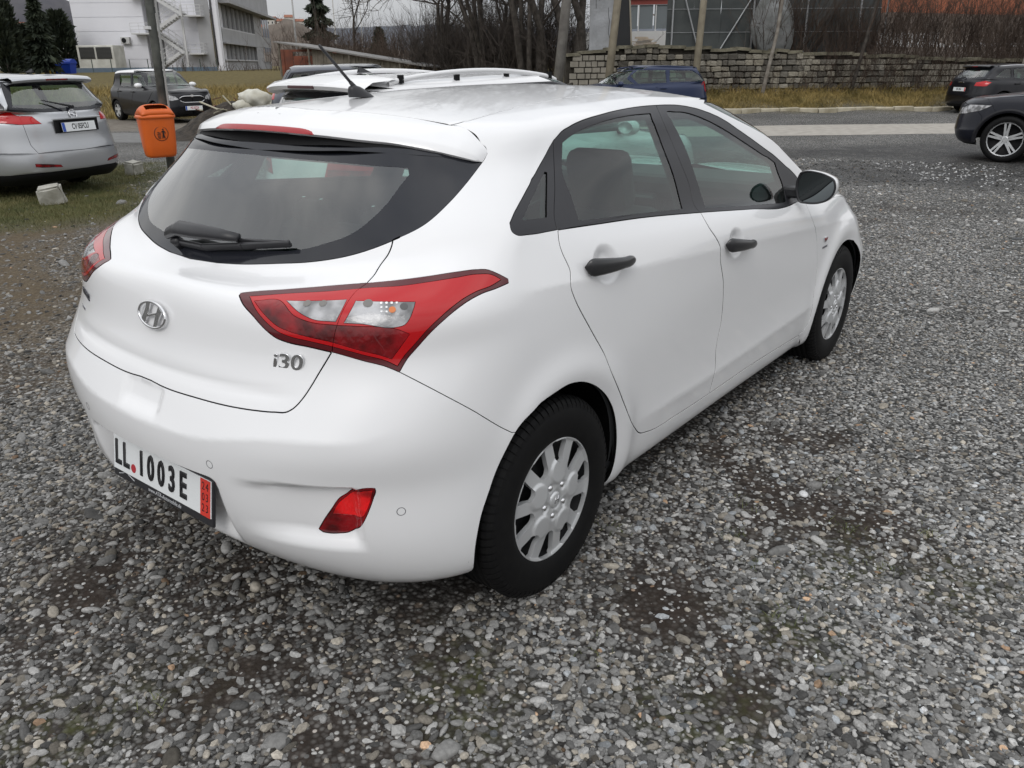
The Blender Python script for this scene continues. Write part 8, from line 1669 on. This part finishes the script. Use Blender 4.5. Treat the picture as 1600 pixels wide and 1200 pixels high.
    for i, (dx, dy, dz, sx, sy, sz) in enumerate(((.85, -.1, .86, .36, .26, .20), (.62, -.25, .70, .22, .18, .14), (1.05, .1, .66, .36, .28, .26))):
        bm = bmesh.new(); bmesh.ops.create_icosphere(bm, subdivisions=3, radius=1)
        for v in bm.verts: c = v.co; q = 1+.10*sin(c.x*7+i)*cos(c.z*6)+.06*sin(c.y*11)+.035*sin(c.x*17+c.z*13)+.03*sin(c.z*23+c.y*9); v.co = Vector((c.x*sx*q, c.y*sy*q, max(-.8, c.z)*sz*q))
        me = bpy.data.meshes.new('sack'); bm.to_mesh(me); bm.free(); me.materials.append(SK); me.polygons.foreach_set('use_smooth', [True]*len(me.polygons)); s = bpy.data.objects.new('sack', me); link(s); p = Matrix.Rotation(radians(-58), 3, 'Z') @ Vector((dx, dy, dz)); s.location = Vector((hx, hy, 0))+p; s.rotation_euler = (0, .15, radians(-58)); tag(s, ['largest bulging white sack on top of the dark earth heap', 'small white sack low on the left of the earth heap', 'white sack low on the right of the earth heap'][i], 'sack')
    for i in range(26):
        a = Vector((-.2+1.3*rs.rand(), -.35+.3*rs.randn(), .35+.5*rs.rand())); b_ = a+Vector(rs.randn(3))*.12; m = MB(); m.rbar(a, b_, .02+.05*rs.rand(), .02); m.build('scrap_piece', CRM if i % 3 else mat('rust', (.10, .05, .03), .8), o)
    # rusty container and lean-to shed
    o = empty('rusty_container', (26.2, 34.4, 1.0), math.atan2(32.1-34.5, 27.5-26.1), label='rust-red open container behind the grey hatchback', cat='container'); RU = mat('rust_red', (.22, .07, .04), .8, noise=(3, 1, (.13, .05, .035)))
    for s_ in (0, 2.75): MB().box((s_, 0, .65), (.16, .16, 1.3)).build('corner_post', RU, o)
    MB().box((1.38, 0, 1.24), (2.6, .1, .10)).build('top_rail', RU, o); MB().box((1.38, 1.2, .5), (2.6, .06, 1.0)).build('back_wall', RU, o); MB().box((.28, -.02, .6), (.5, .05, 1.2)).build('side_panel', RU, o)
    o = empty('lean_to_shed', (26.16, 33.19, 1.2), math.atan2(23.56-33.19, .1), label='weathered board shed under a thin sloping roof behind the white estate car', cat='shed'); BD = mat('grey_boards', (.12, .105, .085), .9, noise=(4, 1, (.19, .17, .14)))
    MB().add([(-.3, -1.2, 1.40), (9.8, -1.2, .24), (9.8, 1.0, .10), (-.3, 1.0, 1.30), (-.3, -1.2, 1.46), (9.8, -1.2, .30), (9.8, 1.0, .16), (-.3, 1.0, 1.36)], [(0, 3, 2, 1), (4, 5, 6, 7), (0, 1, 5, 4), (1, 2, 6, 5), (2, 3, 7, 6), (3, 0, 4, 7)]).build('roof', mat('roof_sheet', (.16, .155, .15), .7, noise=(2, .6, (.24, .23, .22))), o)
    for k in range(30): s_ = 2.3+.2*k; hh = 1.32-.115*s_; MB().box((s_, -.9+.01*rs.randn(), hh/2-.1), (.185, .03, hh+.15)).build('board', BD, o)
    for s_ in (0, 2.2, 5, 8.2): MB().bar((s_, -1.1, -.2), (s_, -1.1, 1.34-.115*s_), .05, 6).build('prop', BD, o)
    # houses on the left and on the hill
    o = empty('house', (41.9, 98.9, 1.2), -.5, label='house with a brown-red roof between the dark conifers at the left edge', cat='house'); MB().box((0, 0, 1.6), (6.5, 5, 3.2)).build('wall', mat('white_render', (.62, .62, .62), .8), o); m = MB(); m.add([(-3.6, -3, 3.2), (3.6, -3, 3.2), (3.6, 3, 3.2), (-3.6, 3, 3.2), (-3.6, 0, 5.0), (3.6, 0, 5.0)], [(0, 1, 5, 4), (2, 3, 4, 5), (3, 0, 4), (1, 2, 5)]); m.build('roof', mat('brown_tiles', (.17, .07, .045), .85), o)
    for s_ in (-1.8, .2, 2.1): MB().box((s_, -2.52, 1.9), (.8, .05, 1.0)).build('window', DKWIN, o)
    i = 0
    for (x, y, z) in ((297, 398, 17), (301, 395, 21), (305, 393, 19), (299, 397, 24), (303, 394, 23), (309, 391, 20), (312, 390, 23), (294, 400, 20), (307, 392, 25)):
        o = empty('hill_house', (x, y, z-3), .3*rs.randn()-.7, label='pale house with a red roof on the hillside beyond the conifer', cat='house', group='red roofed houses on the far hillside'); MB().box((0, 0, 2), (4.6, 4, 4)).build('wall', mat('hill_white', (.5, .48, .44), .8), o); m = MB(); m.add([(-2.6, -2.3, 4), (2.6, -2.3, 4), (2.6, 2.3, 4), (-2.6, 2.3, 4), (-2.6, 0, 5.4), (2.6, 0, 5.4)], [(0, 1, 5, 4), (2, 3, 4, 5), (3, 0, 4), (1, 2, 5)]); m.build('roof', mat('hill_roof', (.26, .11, .07), .8), o)
        for s_ in (-1.2, 1.2): MB().box((s_, -2.02, 2.3), (.7, .05, 1.0)).build('window', DKWIN, o)
def ridge(name, pts, D, thick, material, seed, amp, label=None):
    az = np.array([p[0] for p in pts]); h = np.array([p[1] for p in pts]); k = np.argsort(az); az = az[k]; h = h[k]; A = np.linspace(az[0], az[-1], 220); H = np.interp(A, az, h); V = []; rows = 9
    for j in range(rows):
        f = j/(rows-1); dd = D+thick*f; hh = np.sin(f*pi/2)*H+amp*(fbm(A*3, A*0+j*.7, 1., seed)-.5)*f+amp*.5*(vnoise(A*22, A*0+j, 1, seed)-.5)*(f > .3); hh = hh if j else H*0-3
        V.append(np.c_[CAM_POS[0]+dd*np.cos(np.radians(A)), CAM_POS[1]+dd*np.sin(np.radians(A)), hh])
    V = np.stack(V, 1); n = len(A); I = np.arange(n*rows).reshape(n, rows); F = np.stack([I[:-1, :-1], I[1:, :-1], I[1:, 1:], I[:-1, 1:]], -1).reshape(-1, 4); fast_mesh(name, V.reshape(-1, 3), F, material, smooth=True, kind='structure')
def backdrop():
    HB = mat('far_wooded_hill_haze', (.075, .085, .105), .95, noise=(.02, 1, (.11, .12, .14), 8)); HD = mat('dark_wooded_hill_haze', (.050, .050, .062), .95, noise=(.03, 1, (.075, .072, .080), 8)); HBr = mat('brown_hillside', (.075, .060, .048), .95, noise=(.06, 1, (.13, .105, .085), 8))  # air haze is put into the blue-grey of both wooded hills
    ridge('hill', [(100, 60), (73, 48), (67.5, 56), (63.7, 52), (59, 48), (54, 43), (52.3, 38), (51.2, 30), (50, 22), (48, 12), (46, 0)], 690, 120, HD, 3, 8)
    ridge('hill', [(75, 60), (54, 62), (49.2, 70), (44.4, 75), (41.9, 74), (39.5, 72), (35.7, 66), (29.6, 69), (21.7, 84), (14.5, 87), (0, 86), (-40, 60)], 1500, 300, HB, 5, 10)
    ridge('hill', [(70, 8), (54, 20), (52, 27), (51, 22), (49, 12), (46, 9), (40, 8), (34, 8), (26, 9), (18, 12), (10, 14), (0, 12), (-30, 8)], 420, 90, HBr, 7, 3)
    rs = np.random.RandomState(21)
    conifer(18.9, 48.9, 1.1, 3.4, .55, 'narrow dark conifer nearest the left edge', 1, 'thuja'); conifer(21.9, 55.2, 1.1, 4.3, .75, 'broad dark conifer second from the left edge', 2, 'thuja'); conifer(21.0, 49.2, 1.1, 4.2, 1.0, 'tall pointed spruce left of the blue refuse container', 3); conifer(26.1, 57.8, 1.1, 4.0, 1.15, 'dark conifer touching the left end of the grey building', 4, 'thuja'); conifer(23.5, 56.5, 1.1, 3.0, 1.0, 'low dark conifer between the taller ones on the left', 14, 'thuja')
    conifer(17.5, 50.5, 1.1, 3.0, .8, 'squat dark conifer at the left edge behind the silver car', 15, 'thuja')
    conifer(55.9, 67.0, 1.2, 9.0, 2.1, 'large lone spruce right of the grey building', 5)
    conifer(44.0, 46.0, 1.2, 2.9, .9, 'small dark conifer among the brown bushes', 6)
    bare_tree('bare_tree', 26.4, 23.3, 1.0, 4, 7.5, .10, 'bare tree at the left of the dark tree group, twigs hanging low', 11, depth=4, spread=.62)
    bare_tree('bare_tree', 24.5, 19.6, .9, 7, 8.0, .12, 'many-stemmed bare tree with the thickest trunks, left of the dark pole', 12, depth=4, spread=.45, L0=.5)
    bare_tree('bare_tree', 23.9, 16.9, .9, 5, 8.0, .14, 'dark bare tree directly behind the dark grey pole', 13, depth=4, spread=.42, L0=.5)
    bare_tree('bare_tree', 24.8, 15.3, .9, 4, 8.5, .17, 'dark bare tree next to the pale concrete panel', 17, depth=4, spread=.42, L0=.5)
    bare_tree('bare_tree', 29.5, 22.0, 1.0, 5, 7.5, .11, 'bare tree standing behind the dark tree group', 18, depth=4, spread=.6)
    bare_tree('bare_tree', 36.0, 40.0, 1.1, 1, 8.0, .11, 'thin bare tree against the sky right of the spruce', 15, depth=4, spread=.4, minr=.012, twig=BARK)
    bare_tree('bare_tree', 43.0, 52.0, 1.1, 1, 9.0, .10, 'slender bare tree against the sky beside the spruce', 16, depth=4, spread=.35, minr=.012, twig=BARK)
    for i, (t, n_, lab) in enumerate(((9.9, 26.0, 'slanting pale birch stem in front of the stone wall'), (13.0, 26.2, 'dark leaning stem growing from the foot of the wall'), (18.3, 25.6, 'pale leaning stem left of the black hatchback'))):
        p = XY(t, n_); o = empty('young_tree', (p[0], p[1], .5), label=lab, cat='tree'); out = ([], []); r_ = np.random.RandomState(30+i); grow(r_, (0, 0, -.2), (.14, -.2 if i != 1 else -.12, 1), 4.2, .07, 3, out, .45, .15, 3, .5, .05, .006); V, F = tubes(out[0], 7); fast_mesh('trunk', V, F, BARK if i == 1 else PALEBARK, o, smooth=True); V, F = tubes(out[1], 3); fast_mesh('branches', V, F, TWIGB, o)
    for i in range(11):
        t = 8.6+i*1.25; p = XY(t, 26.15+.3*rs.rand()); lab = ['low brown twigs at the foot of the wall below the boulder', 'brown twigs climbing the wall right of the boulder', 'brown twigs hiding the stones right of the slanting birch', 'reddish twigs left of the dark leaning stem', 'reddish twigs right of the dark leaning stem', 'dense brown twigs before the middle of the wall', 'dense brown twigs below the white slatted fence', 'brown twigs right of the white slatted fence', 'brown twigs left of the pale leaning stem', 'brown twigs above the roof of the black hatchback', 'brown twigs at the right edge above the crossover'][i]
        shrub('bare_shrub', p[0], p[1], .6, 1.5, 1.15+.9*(i > 2)*rs.rand()+.3*(i > 2), 75 if i > 2 else 26, lab, 50+i, along=(DX, DY), group='bare shrubs along the stone wall')
    for i in range(9):
        t = 11.0+i*1.5; p = XY(t, 27.4+.8*rs.rand()); shrub('bare_shrub', p[0], p[1], 1.55, 1.8, 2.5+.8*rs.rand(), 110, 'tall bare shrub growing on top of the stone wall at the right', 70+i, r=.009, along=(DX, DY), group='tall bare shrubs on top of the stone wall')
    for i in range(10):
        a = np.array([27.5, 33.5])+(np.array([30.5, 20.0])-np.array([27.5, 33.5]))*i/9+rs.randn(2)*.5; shrub('bare_bush', a[0]+1.5, a[1]+1.2, 1.05, 2.2, 2.2+.6*rs.rand(), 60, 'brown leafless bush behind the board shed', 90+i, r=.011, sub=5, group='brown bushes behind the shed')
    for i in range(12):
        a = np.array([35.0, 43.0])+(np.array([45.0, 31.0])-np.array([35.0, 43.0]))*i/11+rs.randn(2)*1.; shrub('bare_bush', a[0], a[1], 1.15, 3.4, 2.3+.8*rs.rand(), 85, 'brown bush in the hedge line in front of the far hill', 120+i, r=.016, sub=5, group='brown hedge line before the far hill')
    for i in range(7):
        a = np.array([28.6, 47.5])+np.array([1.2, -1.9])*i*.9+rs.randn(2)*.3; shrub('bare_bush', a[0], a[1], 1.15, 1.6, .55+.4*rs.rand(), 30, 'thin bare bush in front of the grey building', 140+i, r=.010, group='thin bushes before the grey building')
    # brown bank behind the right half of the wall
    V = []; nn = 40
    for i in range(nn+1):
        t = 12+40*i/nn
        for (n_, z) in ((27.5, 1.3), (29.5, 1.75), (33, 2.0), (40, 2.1), (46, 3.3), (58, 4.6)): p = XY(t, n_); V.append((p[0], p[1], z+.25*(fbm(np.array([p[0]]), np.array([p[1]]), .6, 4)[0]-.5)))
    fast_mesh('bank', V, [(6*i+k, 6*i+6+k, 6*i+7+k, 6*i+k+1) for i in range(nn) for k in range(5)], mat('brown_bank', (.055, .042, .032), .95, noise=(2.5, 1, (.12, .095, .075)), bump=(4, .8, .1)), smooth=True, kind='structure')
    for i in range(9):
        a = np.array([26.8, 24.5])+(np.array([24.3, 15.8])-np.array([26.8, 24.5]))*i/8+rs.randn(2)*.4; shrub('bare_bush', a[0]+.8, a[1]+.6, .95, 1.8, 2.6+1.0*rs.rand(), 85, 'dense dark twigs between the bare tree trunks', 180+i, m=TWIG, r=.014, sub=7, leanv=.3, group='dark undergrowth between the bare trees')
    for i in range(12):
        p = XY(13.5+i*2.2, 30+3*rs.rand()); shrub('bare_shrub', p[0], p[1], 1.7, 2.6, 1.6+1.2*rs.rand(), 55, 'brown shrub on the bank below the orange brick building', 160+i, r=.010, group='brown shrubs on the bank')
    # street lamps far off
    for i, (x, y, lab) in enumerate(((54.1, 68.5, 'street lamp left of the large spruce'), (76.7, 88.7, 'street lamp just right of the large spruce'), (99.6, 108.5, 'farthest street lamp between the bare trees'))):
        o = empty('street_lamp', (x, y, 1.2), label=lab, cat='street lamp'); MB().bar((0, 0, 0), (0, 0, 10), .10, 8, r2=.06).build('mast', STEELW, o); MB().box((.4, -.4, 10), (.9, .3, .12), rz=-.8).build('lamp_head', STEELW, o)
def building_all(): building(); stone_wall(); beyond_wall(); left_things(); backdrop()

for _f in (ground, lane, building_all, build_cars, build_hero, pebbles, vegetation_low): _f()
name_by_place()
